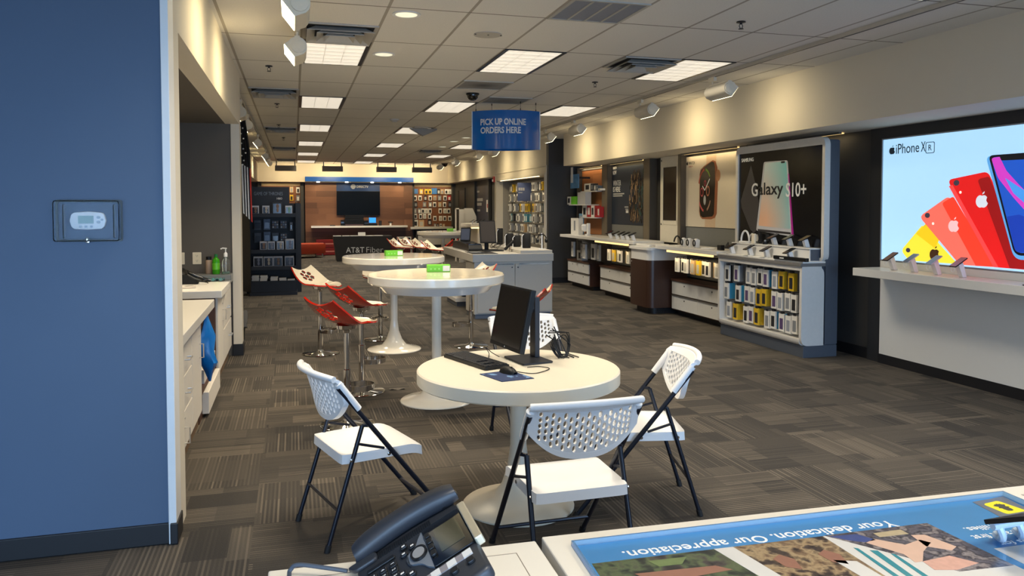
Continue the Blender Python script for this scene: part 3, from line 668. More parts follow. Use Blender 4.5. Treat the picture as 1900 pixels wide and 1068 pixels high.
# hanging flag beyond the alcove
FY = 12.0
t = T('flag', 'furled black and white stars and stripes flag with a red line, hanging past the alcove', 'flag', (-0.73, FY, 1.55))
FLG = [M('flag_black', (22, 22, 28), 0.8), M('flag_white', (206, 208, 214), 0.8), M('flag_red', (150, 30, 26), 0.8)]
m = MB(t); fold = lambda k: (0.028 * (k % 2) + 0.004 * k)
NB = 9
for k in range(NB):
    for j in range(14):
        z1, z0 = 3.0 - j * 0.1, 3.0 - (j + 1) * 0.1
        def P(k, z):
            w = 0.011 + 0.007 * min(1, (3.02 - z) / 0.5); dz = -0.02 * k * ((3.0 - z) / 1.4); sway = 0.03 * ((3.0 - z) / 1.4)
            return Vector((-0.79 + w * k + sway, FY + fold(k), z + dz))
        mi = 0 if z0 > 2.2 else (1, 0, 1, 0, 1, 0, 1, 0, 2)[k]
        m.mi = mi; a, b, c, d = P(k, z1), P(k + 1, z1), P(k + 1, z0), P(k, z0); e = Vector((0, 0.004, 0))
        m.add([a, b, c, d, a + e, b + e, c + e, d + e], [(0, 1, 2, 3), (7, 6, 5, 4), (0, 3, 7, 4), (1, 5, 6, 2), (0, 4, 5, 1), (3, 2, 6, 7)])
m.obj('cloth', FLG, t)
star = [(0.016 * (1 if i % 2 == 0 else 0.42) * math.sin(PI * i / 5), 0.016 * (1 if i % 2 == 0 else 0.42) * math.cos(PI * i / 5)) for i in range(10)]
for i, (dx, z) in enumerate(((-0.735, 2.9), (-0.715, 2.8), (-0.74, 2.72), (-0.705, 2.65), (-0.735, 2.58), (-0.71, 2.5), (-0.68, 2.44), (-0.735, 2.4), (-0.705, 2.33), (-0.72, 2.27))):
    MB(t).poly(F_back((dx, FY - 0.004, z)), star, 0, 0.003).obj('star', FLG[1], t)
MB(t).tube([(-1.14, FY, 2.75), (-0.95, FY, 2.88), (-0.69, FY, 3.04)], 0.01, 8).obj('pole', M('flag_pole', (140, 110, 60), 0.3, 0.6), t, smooth=True)

# ---------------------------------------------------------------- dark collectible display tower
DT = M('navy_black_board', (11, 14, 22), 0.5, var=0.05); DTS = M('navy_shelf_board', (19, 23, 33), 0.5)
TX0, TX1, TY = -0.79, 0.02, 15.02
t = T('display_tower', 'tall dark navy cardboard display tower of boxed figures beyond the alcove', 'display', (-0.4, TY + 0.3, 0))
MB(t).box(TX0 - 0.02, TX1 + 0.02, TY, TY + 0.5, 0.0, 0.06).box(TX0, TX1, TY + 0.02, TY + 0.5, 0.06, 0.27).obj('base', DTS, t, bevel=0.004)
MB(t).poly(FR((TX0, TY + 0.02, 0.06), (-0.42, 0.9, 0), (0, 0, 1)), [(0, 0), (0.4, 0), (0.4, 1.5), (0.02, 1.55), (0, 0.2)], 0, 0.012).obj('side_panel', DT, t)
MB(t).poly(FR((TX1, TY + 0.06, 0.06), (0, 1, 0), (0, 0, 1)), [(0, 0), (0.44, 0), (0.44, 1.72), (0.02, 1.68)], 0, 0.012).obj('side_panel', DT, t)
MB(t).box(TX0 - 0.1, TX1 + 0.1, TY + 0.5, TY + 0.52, 0, 1.72).obj('back_panel', DT, t)
MB(t).box(TX0 - 0.06, -0.09, TY + 0.36, TY + 0.375, 1.5, 2.03).obj('header', DT, t)
text('GAME OF THRONES', F_back((-0.73, TY + 0.36, 1.87)), M('pewter_ink', (110, 116, 124), 0.4, 0.4), 'lettering', t, t, w=0.52, h=0.065, off=0.001)
text('HBO', F_back((-0.32, TY + 0.36, 1.79)), INKG, 'lettering', t, t, w=0.1, h=0.04, off=0.001, bold=0.02)
SHZ = (1.5, 0.83, 0.52)
for z in SHZ:
    MB(t).box(TX0 + 0.01, TX1, TY - 0.03, TY + 0.5, z - 0.02, z).box(TX0 + 0.01, TX1, TY - 0.035, TY - 0.025, z - 0.04, z + 0.03).obj('shelf', DTS, t, bevel=0.002)
def window_box(w, h, d, inner, acc, name='figure_box'):
    """boxed figure: card carton with a clear front showing a dim figure"""
    t = T(name, 'x', 'box')
    MB().box(-w / 2, w / 2, 0.0, d, 0, h).obj('carton', M('box_white_grey', (176, 180, 190), 0.5), t)
    MB().box(-w / 2 + 0.014, w / 2 - 0.014, -0.002, 0.0, 0.03, h - 0.03).obj('window', M('box_window_dark', (38, 42, 54), 0.15, var=0), t)
    m = MB().lathe([(0.012, 0), (0.022, 0.02), (0.02, 0.045), (0.006, 0.05), (0.024, 0.06), (0.026, 0.085), (0.012, 0.1)], (0.008, -0.004, 0.035), 10)
    m.v = [Vector((p.x, min(max(p.y, -0.009), -0.002), p.z * (h / 0.16))) for p in m.v]
    m.obj('figure', acc, t, smooth=True)
    MB().box(-w / 2 + 0.01, w / 2 - 0.01, -0.0035, 0.0, 0.008, 0.026).obj('name_band', M('box_band', (226, 226, 230), 0.5), t)
    return t
FIG = [M('figure_brown', (120, 96, 80), 0.5), M('figure_pale', (168, 160, 150), 0.5), M('figure_teal', (110, 150, 140), 0.5), M('figure_steel', (110, 118, 140), 0.5)]
protos = {}
def fbox(x, z, s, acc, label, yoff=0.0, w=0.115):
    k = (s, acc, w)
    if k in protos: t = dup(protos[k], (0, 0, 0))
    else: t = protos[k] = window_box(w * s, 0.16 * s, 0.1, None, FIG[acc])
    t.location = (x, TY + yoff, z); t['label'] = label; t['group'] = 'boxed figures on the dark tower'
GRP = 'on the dark tower'
for i, (x, acc) in enumerate(((-0.7, 0), (-0.51, 1), (-0.1, 2))): fbox(x, 1.501, 1.08, acc, 'grey boxed figure on the top shelf of the dark tower, %s in line' % ORD[i], 0.06)
tt = window_box(0.17, 0.24, 0.1, None, FIG[0], 'figure_set_box'); tt.location = (-0.31, TY + 0.08, 1.501); tag(tt, 'larger black boxed figure set on the top shelf of the dark tower', 'box')
for c in tt.children:
    if c.name.startswith('carton'): c.data.materials[0] = KCARD
for i, (x, s, acc, w) in enumerate(((-0.56, 1.1, 0, 0.115), (-0.42, 1.1, 3, 0.115), (-0.26, 1.1, 1, 0.115), (-0.09, 1.35, 3, 0.115))):
    fbox(x, 0.833, s, acc, 'white boxed figure on the third tier of the dark tower, %s in line' % ORD[i], 0.03, w)
for i, x in enumerate((-0.655, -0.475, -0.305, -0.1)):
    fbox(x, 0.523, 1.3, (3, 1, 0, 3)[i], 'large white boxed figure on the fourth tier of the dark tower, %s in line' % ORD[i], 0.02, 0.128)
# blister cards hanging on the tower back
def hang_card(w, h, mat, mat2, name='blister_pack'):
    t = T(name, 'x', 'pack')
    MB().box(-w / 2, w / 2, 0.0, 0.006, 0, h).obj('card', mat, t)
    MB().box(-w / 2 + 0.01, w / 2 - 0.01, -0.03, 0.0, 0.02, h * 0.72).obj('blister', mat2, t, bevel=0.006)
    MB().tube([(0, 0.18, h - 0.015), (0, -0.06, h - 0.015), (0, -0.065, h - 0.005)], 0.003, 6).obj('hook', BLACKM, t)
    return t
DKC, DKB, SLT = M('dark_slate_card', (52, 58, 72), 0.4), M('smoke_blister', (70, 78, 92), 0.1), M('steel_blue_card', (76, 96, 128), 0.4)
spots = [(-0.67, 1.22, 0), (-0.5, 1.22, 1), (-0.35, 1.24, 2), (-0.2, 1.24, 2), (-0.67, 0.98, 0), (-0.5, 0.98, 1), (-0.35, 0.98, 0), (-0.2, 1.0, 2), (-0.06, 1.2, 3)]
pk = [hang_card(0.12, 0.18, DKC, DKB), hang_card(0.12, 0.2, SLT, M('steel_blister', (96, 116, 150), 0.15)), None, None]
bb = T('badge_card', 'x', 'pack'); MB().box(-0.06, 0.06, 0, 0.006, 0, 0.15).obj('card', DKC, bb)
for i in range(3):
    for j in range(3): MB().lathe([(0.015, 0), (0.015, 0.004), (0.001, 0.005)], (-0.038 + 0.038 * i, 0, 0.03 + 0.045 * j), 12, FR((0, 0, 0), (1, 0, 0), (0, 0, 1))).obj('badge', (INKG, FIG[0], FIG[3])[(i + j) % 3], bb)
pk[2] = bb; pk[3] = hang_card(0.05, 0.16, M('pale_card', (150, 150, 152), 0.5), DKB, 'keyring_card')
seen = set()
KN = ('dark blister pack', 'steel-blue blister pack', 'card of badges', 'grey keyring card')
cnt = {}
for i, (x, z, k) in enumerate(spots):
    o = pk[k] if k not in seen else dup(pk[k], (0, 0, 0)); seen.add(k); row = 'upper' if z > 1.1 else 'lower'
    cnt[(k, row)] = cnt.get((k, row), 0) + 1
    o.location = (x, TY + 0.26, z); o['label'] = '%s hanging in the %s row of the dark tower, %s of its kind' % (KN[k], row, ORD[cnt[(k, row)] - 1]); o['group'] = 'packs hanging on the dark tower'
# stacks of white boxes in the tower's foot
wb = None; n = 0
for c, (x, cntb, y) in enumerate(((-0.71, 4, 0.1), (-0.56, 4, 0.05), (-0.38, 3, 0.05), (-0.22, 2, 0.05), (-0.08, 1, 0.06))):
    for k in range(cntb):
        lab = 'slim white carton in the tower foot, %s of %s stack' % (('lowest', 'second from the bottom', 'third from the bottom', 'topmost')[k] if cntb > 1 else 'lying alone as the', ORD[c])
        if wb is None: o = wb = MB((0, 0, 0)).box(-0.065, 0.065, 0, 0.14, 0, 0.026).obj('flat_carton', WCARD, bevel=0.001)
        else: o = wb.copy(); COL.objects.link(o)
        o.location = (x + random.uniform(-.008, .008), TY + y + random.uniform(-.01, .01), 0.2705 + 0.0262 * k); tag(o, lab, 'carton', 'white cartons in the tower foot')
# ---------------------------------------------------------------- rear media wall
RY = 27.45
t = T('media_wall', 'walnut plank media wall under a bright blue fascia', 'feature wall', (2.2, RY, 0))
MB(t).box(0.36, 4.05, RY, 27.89, 0, 2.52).obj('plank_panel', WALNUT, t)
MB(t).box(0.36, 4.05, RY - 0.3, 27.89, 2.52, 2.68).obj('fascia', M('bright_blue_gloss', (10, 82, 172), 0.3, coat=0.3), t, bevel=0.004)
for i, px in enumerate((590, 643, 690, 741)):
    p = at(px, 337, 'y', RY - 0.15)
    MB(t).lathe([(0.05, 2.52), (0.055, 2.485), (0.001, 2.484)], (p.x, RY - 0.25, 0), 14).obj('spotlight', M('lit_spot', (255, 246, 226), 0.3, emit=4.0, var=0), t)
    l = area('fascia_lamp', (p.x - 2.2, -0.2, 2.47), (0, 0, 0), 0.1, 0.1, 1.2, WARM, 140); l.parent = t
MB(t).box(1.41, 2.9, RY - 0.02, RY, 2.2, 2.52).obj('brand_panel', M('deep_blue_panel', (14, 46, 92), 0.4), t)
g = MB(t).poly(F_back((1.98, RY - 0.02, 2.36)), circ(0, 0, 0.085, 20), 0, 0.004).obj('emblem', INKG, t)
for dz in (-0.045, 0.0, 0.045): MB(t).fbox(F_back((1.98, RY - 0.024, 2.36)), -0.075, 0.075, dz - 0.008, dz + 0.008, 0, 0.002).obj('emblem_stripe', M('deep_blue_panel'), t)
text('DIRECTV', F_back((2.1, RY - 0.02, 2.315)), INKG, 'lettering', t, t, w=0.4, h=0.08, off=0.001, bold=0.015)
TVS = M('tv_screen', (6, 8, 10), 0.3, var=0); TVS.node_tree.nodes['Principled BSDF'].inputs['Specular IOR Level'].default_value = 0.12
t = T('wall_tv', 'large dark flat television on the walnut media wall', 'television', (2.155, RY, 1.36))
MB(t).box(1.41, 2.9, RY - 0.07, RY - 0.01, 1.36, 2.2).obj('bezel', BLACKP, t, bevel=0.006)
MB(t).box(1.425, 2.885, RY - 0.073, RY - 0.07, 1.375, 2.185).obj('screen', TVS, t)
t = T('wall_shelf', 'long pale shelf along the walnut media wall', 'shelf', (2.2, RY, 0.94))
MB(t).box(0.545, 3.83, RY - 0.32, RY, 0.935, 1.0).obj('board', WLAM, t, bevel=0.003)
SY = RY - 0.2
def small(name, lab, cat, px0, px1, py0, zb=1.0, d=0.16):
    a, b = at(px0, py0, 'y', SY), at(px1, py0, 'y', SY); return T(name, lab, cat, ((a.x + b.x) / 2, SY, zb)), (b.x - a.x), a.z - zb
t, w, h = small('soundbar_stack', 'black receiver stack on the pale shelf under the television', 'receiver', 639, 675, 399)
for k in range(3): MB().box(-w / 2 + 0.01 * k, w / 2 - 0.01 * k, -0.1, 0.14, h * k / 3, h * (k + 1) / 3 - 0.008).obj('receiver', BLACKP, t, bevel=0.004)
MB().box(-w / 2 + 0.02, w / 2 - 0.02, -0.102, -0.1, 0.02, 0.05).obj('front_strip', M('smoke_strip', (96, 70, 66), 0.3), t)
t, w, h = small('remote_stand', 'small black box beside the receiver stack', 'box', 632, 639, 408); MB().box(-w / 2, w / 2, -0.05, 0.05, 0, h).obj('case', BLACKP, t, bevel=0.003); MB().box(-w / 2 + .01, w / 2 - .01, -0.052, -0.05, h * .4, h * .7).obj('front', BLACKG, t)
t, w, h = small('cable_box', 'low black box between the receiver stack and the tablet', 'box', 675, 683, 409); MB().box(-w / 2, w / 2, -0.1, 0.1, 0, h).obj('case', BLACKP, t, bevel=0.003); MB().box(-w / 2 + .01, w / 2 - .01, -0.102, -0.1, h * .4, h * .6).obj('front', BLACKG, t)
t, w, h = small('tablet', 'tablet with a glowing blue screen on the pale shelf', 'tablet', 684, 698, 403)
MB().box(-w / 2, w / 2, -0.012, 0.0, h * 0.3, h).obj('case', BLACKG, t, bevel=0.004); MB().box(-w / 2 + 0.014, w / 2 - 0.014, -0.014, -0.012, h * 0.3 + 0.014, h - 0.014).obj('screen', M('blue_screen', (40, 140, 245), 0.2, emit=1.0, var=0), t)
MB().box(-w / 2 - 0.02, w / 2 + 0.03, -0.08, 0.1, 0, h * 0.28).obj('dock', BLACKP, t, bevel=0.006)
t, w, h = small('shelf_speaker', 'small black speaker on the pale shelf', 'speaker', 703, 708, 409); MB().box(-w / 2, w / 2, -0.05, 0.05, 0, h).obj('cabinet', BLACKP, t, bevel=0.004); MB().box(-w / 2 + .01, w / 2 - .01, -0.052, -0.05, 0.02, h - .02).obj('grille', KCARD, t)
t, w, h = small('handset_stand', 'small white stand holding a dark handset on the pale shelf', 'stand', 720, 729, 411); MB().box(-0.03, 0.03, -0.04, 0.04, 0, h * 0.75).obj('post', WPLAS, t, bevel=0.004); MB().box(-w / 2, w / 2, -0.06, 0.05, h * 0.78, h).obj('handset', BLACKP, t, bevel=0.006)
t, w, h = small('remote_control', 'tiny dark remote lying on the near end of the pale shelf', 'remote', 612, 622, 416); MB().box(-w / 2, w / 2, -0.03, 0.03, 0, 0.03).obj('case', BLACKP, t, bevel=0.004); MB().box(-w / 2 + .02, -w / 2 + .05, -0.02, 0.02, 0.03, 0.036).obj('key', KCARD, t)
for k in range(2):
    t = T('red_carton', 'dark red carton under the pale shelf, %s of the two' % ('lower', 'upper')[k], 'carton', (1.12, RY - 0.3, 0.02 + 0.26 * k), group='dark red cartons')
    MB().box(-0.42, 0.42, -0.2, 0.2, 0, 0.25).obj('carton', M('dark_red_card', (116, 20, 22), 0.5), t, bevel=0.004)
    MB().box(-0.3, -0.18, -0.203, -0.2, 0.08, 0.16).box(-0.12, 0.26, -0.203, -0.2, 0.1, 0.14).obj('print', M('pale_red_print', (190, 120, 110), 0.5), t)
t = T('framed_tray', 'pale framed tray standing under the shelf end of the media wall', 'tray', (3.75, RY - 0.16, 0.0))
MB().frame(F_back((0, 0, 0.3)), -0.28, 0.22, 0, 0.3, 0.03, 0, 0.04).obj('frame', WLAM, t); MB().box(-0.25, 0.19, -0.02, 0, 0.33, 0.57).obj('inset', KCARD, t); MB().box(-0.2, -0.16, -0.02, 0.04, 0, 0.3).obj('foot', BLACKM, t); MB().box(0.1, 0.14, -0.02, 0.04, 0, 0.3).obj('foot', BLACKM, t)
# ottomans
def ottoman(lab, x, y, rz, w, d, mat):
    t = T('ottoman', lab, 'ottoman', (x, y, 0), rz)
    MB().box(-w / 2, w / 2, -d / 2, d / 2, 0.13, 0.46).obj('cushion', mat, t, smooth=True, bevel=0.025)
    for sx in (-1, 1):
        for sy in (-1, 1): MB().tube([(sx * (w / 2 - 0.1), sy * (d / 2 - 0.08), 0.14), (sx * (w / 2 - 0.06), sy * (d / 2 - 0.05), 0.0)], 0.025, 8, 0.016).obj('leg', M('pale_metal_leg', (170, 164, 150), 0.4, 0.5), t)
ottoman('long rust-orange ottoman bench between the dark tower and the fibre table', 0.14, 26.0, 0.32, 1.5, 0.8, M('rust_leather', (168, 62, 36), 0.4))
ottoman('dark red ottoman behind the far end of the fibre table', 3.35, 25.6, 0.0, 0.8, 0.8, M('dark_red_leather', (96, 22, 22), 0.45))
# draped table with the fibre lettering
t = T('draped_table', 'table in a tapered black fitted cover with pale lettering across the front', 'table', (2.0, 24.2, 0))
BK = M('black_stretch_cloth', (14, 14, 17), 0.8)
vs = []
for z, e in ((0.0, -0.1), (0.76, 0.0)):
    vs += [(1.13 - e, 23.9, z), (2.9 + e, 23.9, z), (2.9 + e, 24.65, z), (1.13 - e, 24.65, z)]
MB(t).add(vs, [(0, 1, 5, 4), (1, 2, 6, 5), (2, 3, 7, 6), (3, 0, 4, 7), (4, 5, 6, 7), (3, 2, 1, 0)]).obj('cover', BK, t, bevel=0.01)
FF = F_back((0, 23.9, 0)); pa, pb = at(642, 469, 'y', 23.89), at(676, 469, 'y', 23.89); pc, pd = at(680, 468, 'y', 23.89), at(711, 468, 'y', 23.89)
text('AT&T', F_back((pa.x, 23.9, pa.z)), INKG, 'lettering', t, t, w=pb.x - pa.x, h=0.17, off=0.006, bold=0.006)
text('Fiber', F_back((pc.x, 23.9, pa.z)), INKG, 'lettering', t, t, w=pd.x - pc.x, h=0.17, off=0.006, bold=-0.012)
for i, (x0, x1) in enumerate(((1.13, 1.36), (1.4, 1.62), (1.64, 1.87), (2.12, 2.35), (2.36, 2.62))):
    o = MB((0, 0, 0)).box(-(x1 - x0) / 2, (x1 - x0) / 2, -0.12, 0.12, 0, 0.012).obj('leaflet', WCARD); o.location = ((x0 + x1) / 2, 24.1, 0.761)
    tag(o, 'white leaflet lying on the black draped table, %s from the ottoman end' % ORD[i], 'leaflet', 'leaflets on the draped table')
t = T('tent_card', 'white folded card standing among leaflets on the black draped table', 'card', (1.99, 24.15, 0.761))
for s in (-1, 1): MB().add([(-0.11, s * 0.06, 0), (0.11, s * 0.06, 0), (0.11, 0, 0.11), (-0.11, 0, 0.11), (-0.11, s * 0.06 + 0.004, 0), (0.11, s * 0.06 + 0.004, 0), (0.11, 0.004, 0.11), (-0.11, 0.004, 0.11)], [(0, 1, 2, 3), (7, 6, 5, 4), (0, 4, 5, 1), (1, 5, 6, 2), (2, 6, 7, 3), (3, 7, 4, 0)]).obj('leaf', WCARD, t)

# ---------------------------------------------------------------- small hanging packs
_PK = {}
def pack(w, h, d, card, win, hook=True, name='accessory_pack'):
    """hanging pack facing local -y, bottom centre at the origin; one mesh, three colours"""
    k = (w, h, d, card.name, win.name, hook)
    if k in _PK:
        o = _PK[k].copy(); COL.objects.link(o); return o
    m = MB((0, 0, 0)).box(-w / 2, w / 2, -d, 0, 0, h)
    m.mi = 1; m.box(-w * 0.3, w * 0.3, -d - 0.002, -d, h * 0.12, h * 0.74)
    m.mi = 2
    if hook: m.box(-w * 0.2, w * 0.2, -d, -d + 0.006, h, h + 0.02)
    o = _PK[k] = m.obj(name, [card, win, KCARD]); return o
COLN = {'w': 'white', 'y': 'yellow', 'b': 'blue', 'k': 'black', 'g': 'grey', 'r': 'red', 't': 'teal', 'n': 'tan'}
CM = {'w': WCARD, 'y': YCARD, 'b': BCARD, 'k': KCARD, 'g': GCARD, 'r': RCARD, 't': TCARD, 'n': M('tan_card', (190, 160, 120), 0.5)}
WIN = {'w': KCARD, 'y': KCARD, 'b': WCARD, 'k': GCARD, 'g': WCARD, 'r': WCARD, 't': WCARD, 'n': GCARD}
WG = M('pale_window', (176, 176, 170), 0.3)
# rear accessory walls
def acc_wall(name, lab, x0, x1, z0, z1):
    t = T(name, lab, 'accessory wall', ((x0 + x1) / 2, 27.86, 0))
    OB = M('amber_pegboard', (122, 76, 46), 0.5, var=0.12)
    MB(t).box(x0, x1, 27.78, 27.84, z0, z1).obj('board', OB, t)
    MB(t).box(x0, x1, 27.79, 27.84, z1, z1 + 0.1).obj('header', M('warm_header', (200, 176, 128), 0.5), t)
    for x in (x0 - 0.12, x1): MB(t).box(x, x + 0.12, 27.55, 27.88, 0, 2.5).obj('post', CHAR2, t)
    l = area('board_strip_lamp', (0, -0.3, 2.42), (math.radians(25), 0, 0), (x1 - x0) * 0.9, 0.04, 3, (1.0, 0.80, 0.48), 150); l.parent = t
    return t
ra = at(767, 345, 'y', 27.78).x; rb = at(837, 345, 'y', 27.78).x
acc_wall('accessory_wall', 'lit amber accessory board right of the walnut media wall', ra, rb, 0.95, 2.38)
la = at(485, 345, 'y', 27.78).x; lb = at(557, 345, 'y', 27.78).x
acc_wall('accessory_wall', 'lit amber accessory board left of the walnut media wall', la, lb, 0.7, 2.38)
tag(MB((4.7, 27.6, 0.9)).box(3.97, ra + 1.35, 27.3, 27.77, 0.86, 0.94).obj('counter_shelf', WLAM, bevel=0.004), 'white counter shelf below the rear accessory board', 'shelf')
t = T('storage_cabinet', 'dark storage cabinet with pale front under the rear counter shelf', 'cabinet', (4.75, 27.6, 0))
MB(t).box(ra + 0.02, rb - 0.02, 27.4, 27.85, 0.0, 0.86).obj('carcass', CHAR2, t); MB(t).box(ra + 0.1, rb - 0.1, 27.37, 27.4, 0.3, 0.62).obj('drawer', WLAM, t)
ROWS = [(355, ((372, 'y'), (455, 'y'), (515, 'y'), (660, 'k'), (717, 'n'), (785, 'w'), (840, 'w'))), (460, ((270, 'w'), (352, 'w'), (440, 'k'), (520, 'w'), (597, 'n'), (675, 'g'), (765, 'w'), (835, 'r'))),
        (567, ((282, 'k'), (425, 'g'), (520, 'g'), (592, 'w'), (680, 'n'), (757, 'w'), (845, 'k'))), (672, ((270, 'g'), (340, 'g'), (400, 'w'), (457, 'w'), (517, 'w'), (685, 'w'), (765, 'w'), (825, 'w'))),
        (760, ((278, 'w'), (360, 'w'), (428, 'w'), (508, 'w'))), (795, ((597, 'w'), (692, 'w'), (760, 'w'), (842, 'w'))), (890, ((600, 'g'), (645, 'k'), (695, 'w'), (745, 'n')))]
for r, (yy, its) in enumerate(ROWS):
    for i, (xx, c) in enumerate(its):
        p = at(740 + xx / 8.9, 320 + yy / 8.9, 'y', 27.74); o = pack(0.115 if r < 6 else 0.07, 0.175 if r < 6 else 0.1, 0.03, CM[c], WG if (i + r) % 3 == 0 else WIN[c]); o.location = (p.x, 27.775, p.z)
        tag(o, '%s hanging pack on the rear accessory board, %s along row %s' % (COLN[c], ORD[i], ('one', 'two', 'three', 'four', 'five', 'six', 'seven')[r]), 'accessory pack', 'packs on the rear accessory board')
for i, (xx, yy, w, h, c) in enumerate(((275, 890, 0.19, 0.24, 'w'), (375, 892, 0.19, 0.24, 'n'), (510, 858, 0.13, 0.17, 'k'))):
    p = at(740 + xx / 8.9, 320 + yy / 8.9, 'y', 27.74); o = pack(w, h, 0.03, CM[c], KCARD if c == 'w' else WG, True); o.location = (p.x, 27.775, p.z)
    tag(o, '%s large tablet case low on the rear accessory board' % COLN[c], 'accessory pack', 'packs on the rear accessory board')
for i, (xx, yy, w) in enumerate(((280, 350, 0.16), (590, 355, 0.2))):
    p = at(740 + xx / 8.9, 320 + yy / 8.9, 'y', 27.72); o = MB((0, 0, 0)).box(-w / 2, w / 2, -0.012, 0, 0, w * 1.1).obj('category_sign', M('sign_blue', (60, 110, 170), 0.4)); o.location = (p.x, 27.775, p.z)
    tag(o, '%s blue square sign above the rear accessory board packs' % ('smaller', 'larger')[i], 'sign')
for i, (px, py, c) in enumerate(((541, 357, 'n'), (553, 358, 'w'), (541, 372, 'y'), (553, 373, 'g'), (553, 387, 'k'), (552, 403, 'w'))):
    p = at(px, py, 'y', 27.74); o = pack(0.115, 0.2, 0.03, CM[c], WIN[c]); o.location = (p.x, 27.775, p.z)
    tag(o, '%s hanging pack on the board behind the dark tower, %s from the top' % (COLN[c], ORD[i]), 'accessory pack', 'packs behind the dark tower')
# side accessory strip beyond the alcove
FS = [('n', 9.9), ('w', 10.6), ('k', 11.4), ('g', 12.4), ('w', 13.4), ('n', 14.6)]
for r, z in enumerate((1.9, 1.55, 1.2, 0.85, 0.5)):
    for i, (c, y) in enumerate(FS):
        o = pack(0.115, 0.2, 0.03, CM[c], WIN[c]); o.location = (-1.74, y * 1.6 - 5, z); o.rotation_euler = (0, 0, PI / 2)
        tag(o, '%s pack on the side wall beyond the alcove, %s along row %s' % (COLN[c], ORD[i], ('one', 'two', 'three', 'four', 'five')[r]), 'accessory pack', 'packs on the side wall beyond the alcove')

# ---------------------------------------------------------------- niche with phone cases, wall sign, alarm
t = T('accessory_rack', 'grey slatted rack of phone cases inside the cream wall niche', 'rack', (5.68, 18.2, 0.5))
MB(t).box(5.66, 5.7, 16.1, 20.2, 0.5, 2.3).obj('back_panel', M('niche_grey_paint'), t)
for k in range(6): MB(t).box(5.63, 5.66, 16.1, 20.2, 0.85 + 0.255 * k, 0.87 + 0.255 * k).obj('rail', GREYM, t)
seqs = ['ggygykyyyywwkgywyyy', 'wgwkwwnkwwgwwgwkgkk', 'wkwgkywyyyynwgktttw', 'wtkgwgwtttgwkwgnwrw', 'wgkwgwwngwwgkwgtttt', 'wwwwgwwkwwgkwwkwwgw']
for r in range(6):
    ps = seqs[r]
    for i in range(19):
        y = 20.0 - i * 0.205
        if abs(y - 18.2) < 0.13 and r < 3: continue
        c = ps[i]; o = pack(0.11, 0.2, 0.05 + 0.02 * ((i * 7 + r) % 3), CM[c], WIN[c]); o.location = (5.63, y, 2.1 - 0.255 * r - 0.06); o.rotation_euler = (0, 0, -PI / 2)
        tag(o, '%s phone case pack in the cream niche, %s along row %s' % (COLN[c], ORD[i], ('one', 'two', 'three', 'four', 'five', 'six')[r]), 'accessory pack', 'packs in the cream niche')
a, b = at(960.5, 373, 'y', 18.2), at(986.5, 339, 'y', 18.2)
t = T('category_sign', 'slate-blue category sign jutting out before the cream niche packs', 'sign', (5.35, 18.2, a.z))
MB(t).box(a.x, b.x, 18.2, 18.22, a.z, b.z).obj('panel', M('slate_blue_panel', (84, 96, 134), 0.4), t)
m = MB(t)
for x in (0.012, 0.066, 0.12): m.fbox(F_back((a.x, 18.2, a.z)), x + 0.01, x + 0.055, 0.26, 0.33, 0, 0.003)
m.obj('print_block', INKG, t)
MB(t).fbox(F_back((a.x, 18.2, a.z)), 0.02, 0.12, 0.2, 0.22, 0, 0.003).obj('print_line', INKG, t)
MB(t).box(b.x, 5.625, 18.2, 18.22, b.z - 0.06, b.z - 0.02).obj('bracket', GREYM, t)
l = area('niche_lamp', (-0.1, 0, 0.55), (0, math.radians(-25), 0), 0.05, 3.4, 8, WARM, 150); l.parent = t
t = T('fire_alarm', 'red fire alarm strobe on the corner of the cream wall', 'fire alarm', (5.28, 20.44, 2.4))
FA = F_right((5.28, 20.44, 2.4)); MB(t).fbox(FA, -0.06, 0.06, -0.08, 0.08, 0, 0.06).obj('housing', M('alarm_red', (180, 40, 34), 0.4), t, bevel=0.006); MB(t).fbox(FA, -0.03, 0.03, -0.06, 0.0, 0.06, 0.085).obj('strobe', M('strobe_lens', (220, 200, 190), 0.2), t)
# rear side: poster, notice, kiosk, phone counter
FPO = F_right((5.6, 24.0, 1.05)); t = T('wall_poster', 'navy poster with pale print between posts near the fire alarm', 'poster', (5.6, 23.1, 1.05))
MB(t).fbox(FPO, 0.0, 1.75, 0, 1.25, 0, 0.02).obj('sheet', M('navy_print', (44, 52, 70), 0.4), t)
for i, (v, w) in enumerate(((1.05, 0.3), (0.78, 0.75), (0.64, 0.6), (0.46, 0.4))): MB(t).fbox(FPO, 0.12, 0.12 + w, v, v + (0.09 if i in (1, 2) else 0.06), 0.02, 0.023).obj('print_line', INKG, t)
for u in (-0.1, 1.75): MB(t).fbox(FPO, u, u + 0.1, -1.05, 1.42, 0, 0.08).obj('post', CHAR2, t)
t = T('wall_notice', 'small white notice with a red mark on the navy poster', 'notice', (5.56, 22.45, 1.55)); MB(t).fbox(F_right((5.575, 22.6, 1.5)), 0, 0.3, 0, 0.36, 0, 0.01).obj('sheet', WCARD, t); MB(t).fbox(F_right((5.565, 22.6, 1.5)), 0.09, 0.21, 0.12, 0.24, 0, 0.004).obj('red_mark', RCARD, t)
k0 = at(852, 386, 'y', 22.5); k1 = at(877, 386, 'y', 22.5); k2 = at(884, 402, 'y', 22.5)
t = T('service_podium', 'tall cream podium with a sloping shoulder near the far door', 'podium', (5.0, 22.6, 0)); FK = F_back((0, 22.5, 0))
sil = [(k0.x + 0.14, 0), (k2.x, 0), (k2.x, k2.z), (k1.x, k1.z), (k0.x + 0.14, k0.z)]
MB(t).poly(FK, sil, -0.02, 0.0).obj('side_panel', CREAM, t); MB(t).poly(FK, sil, -0.62, -0.6).obj('side_panel', CREAM, t)
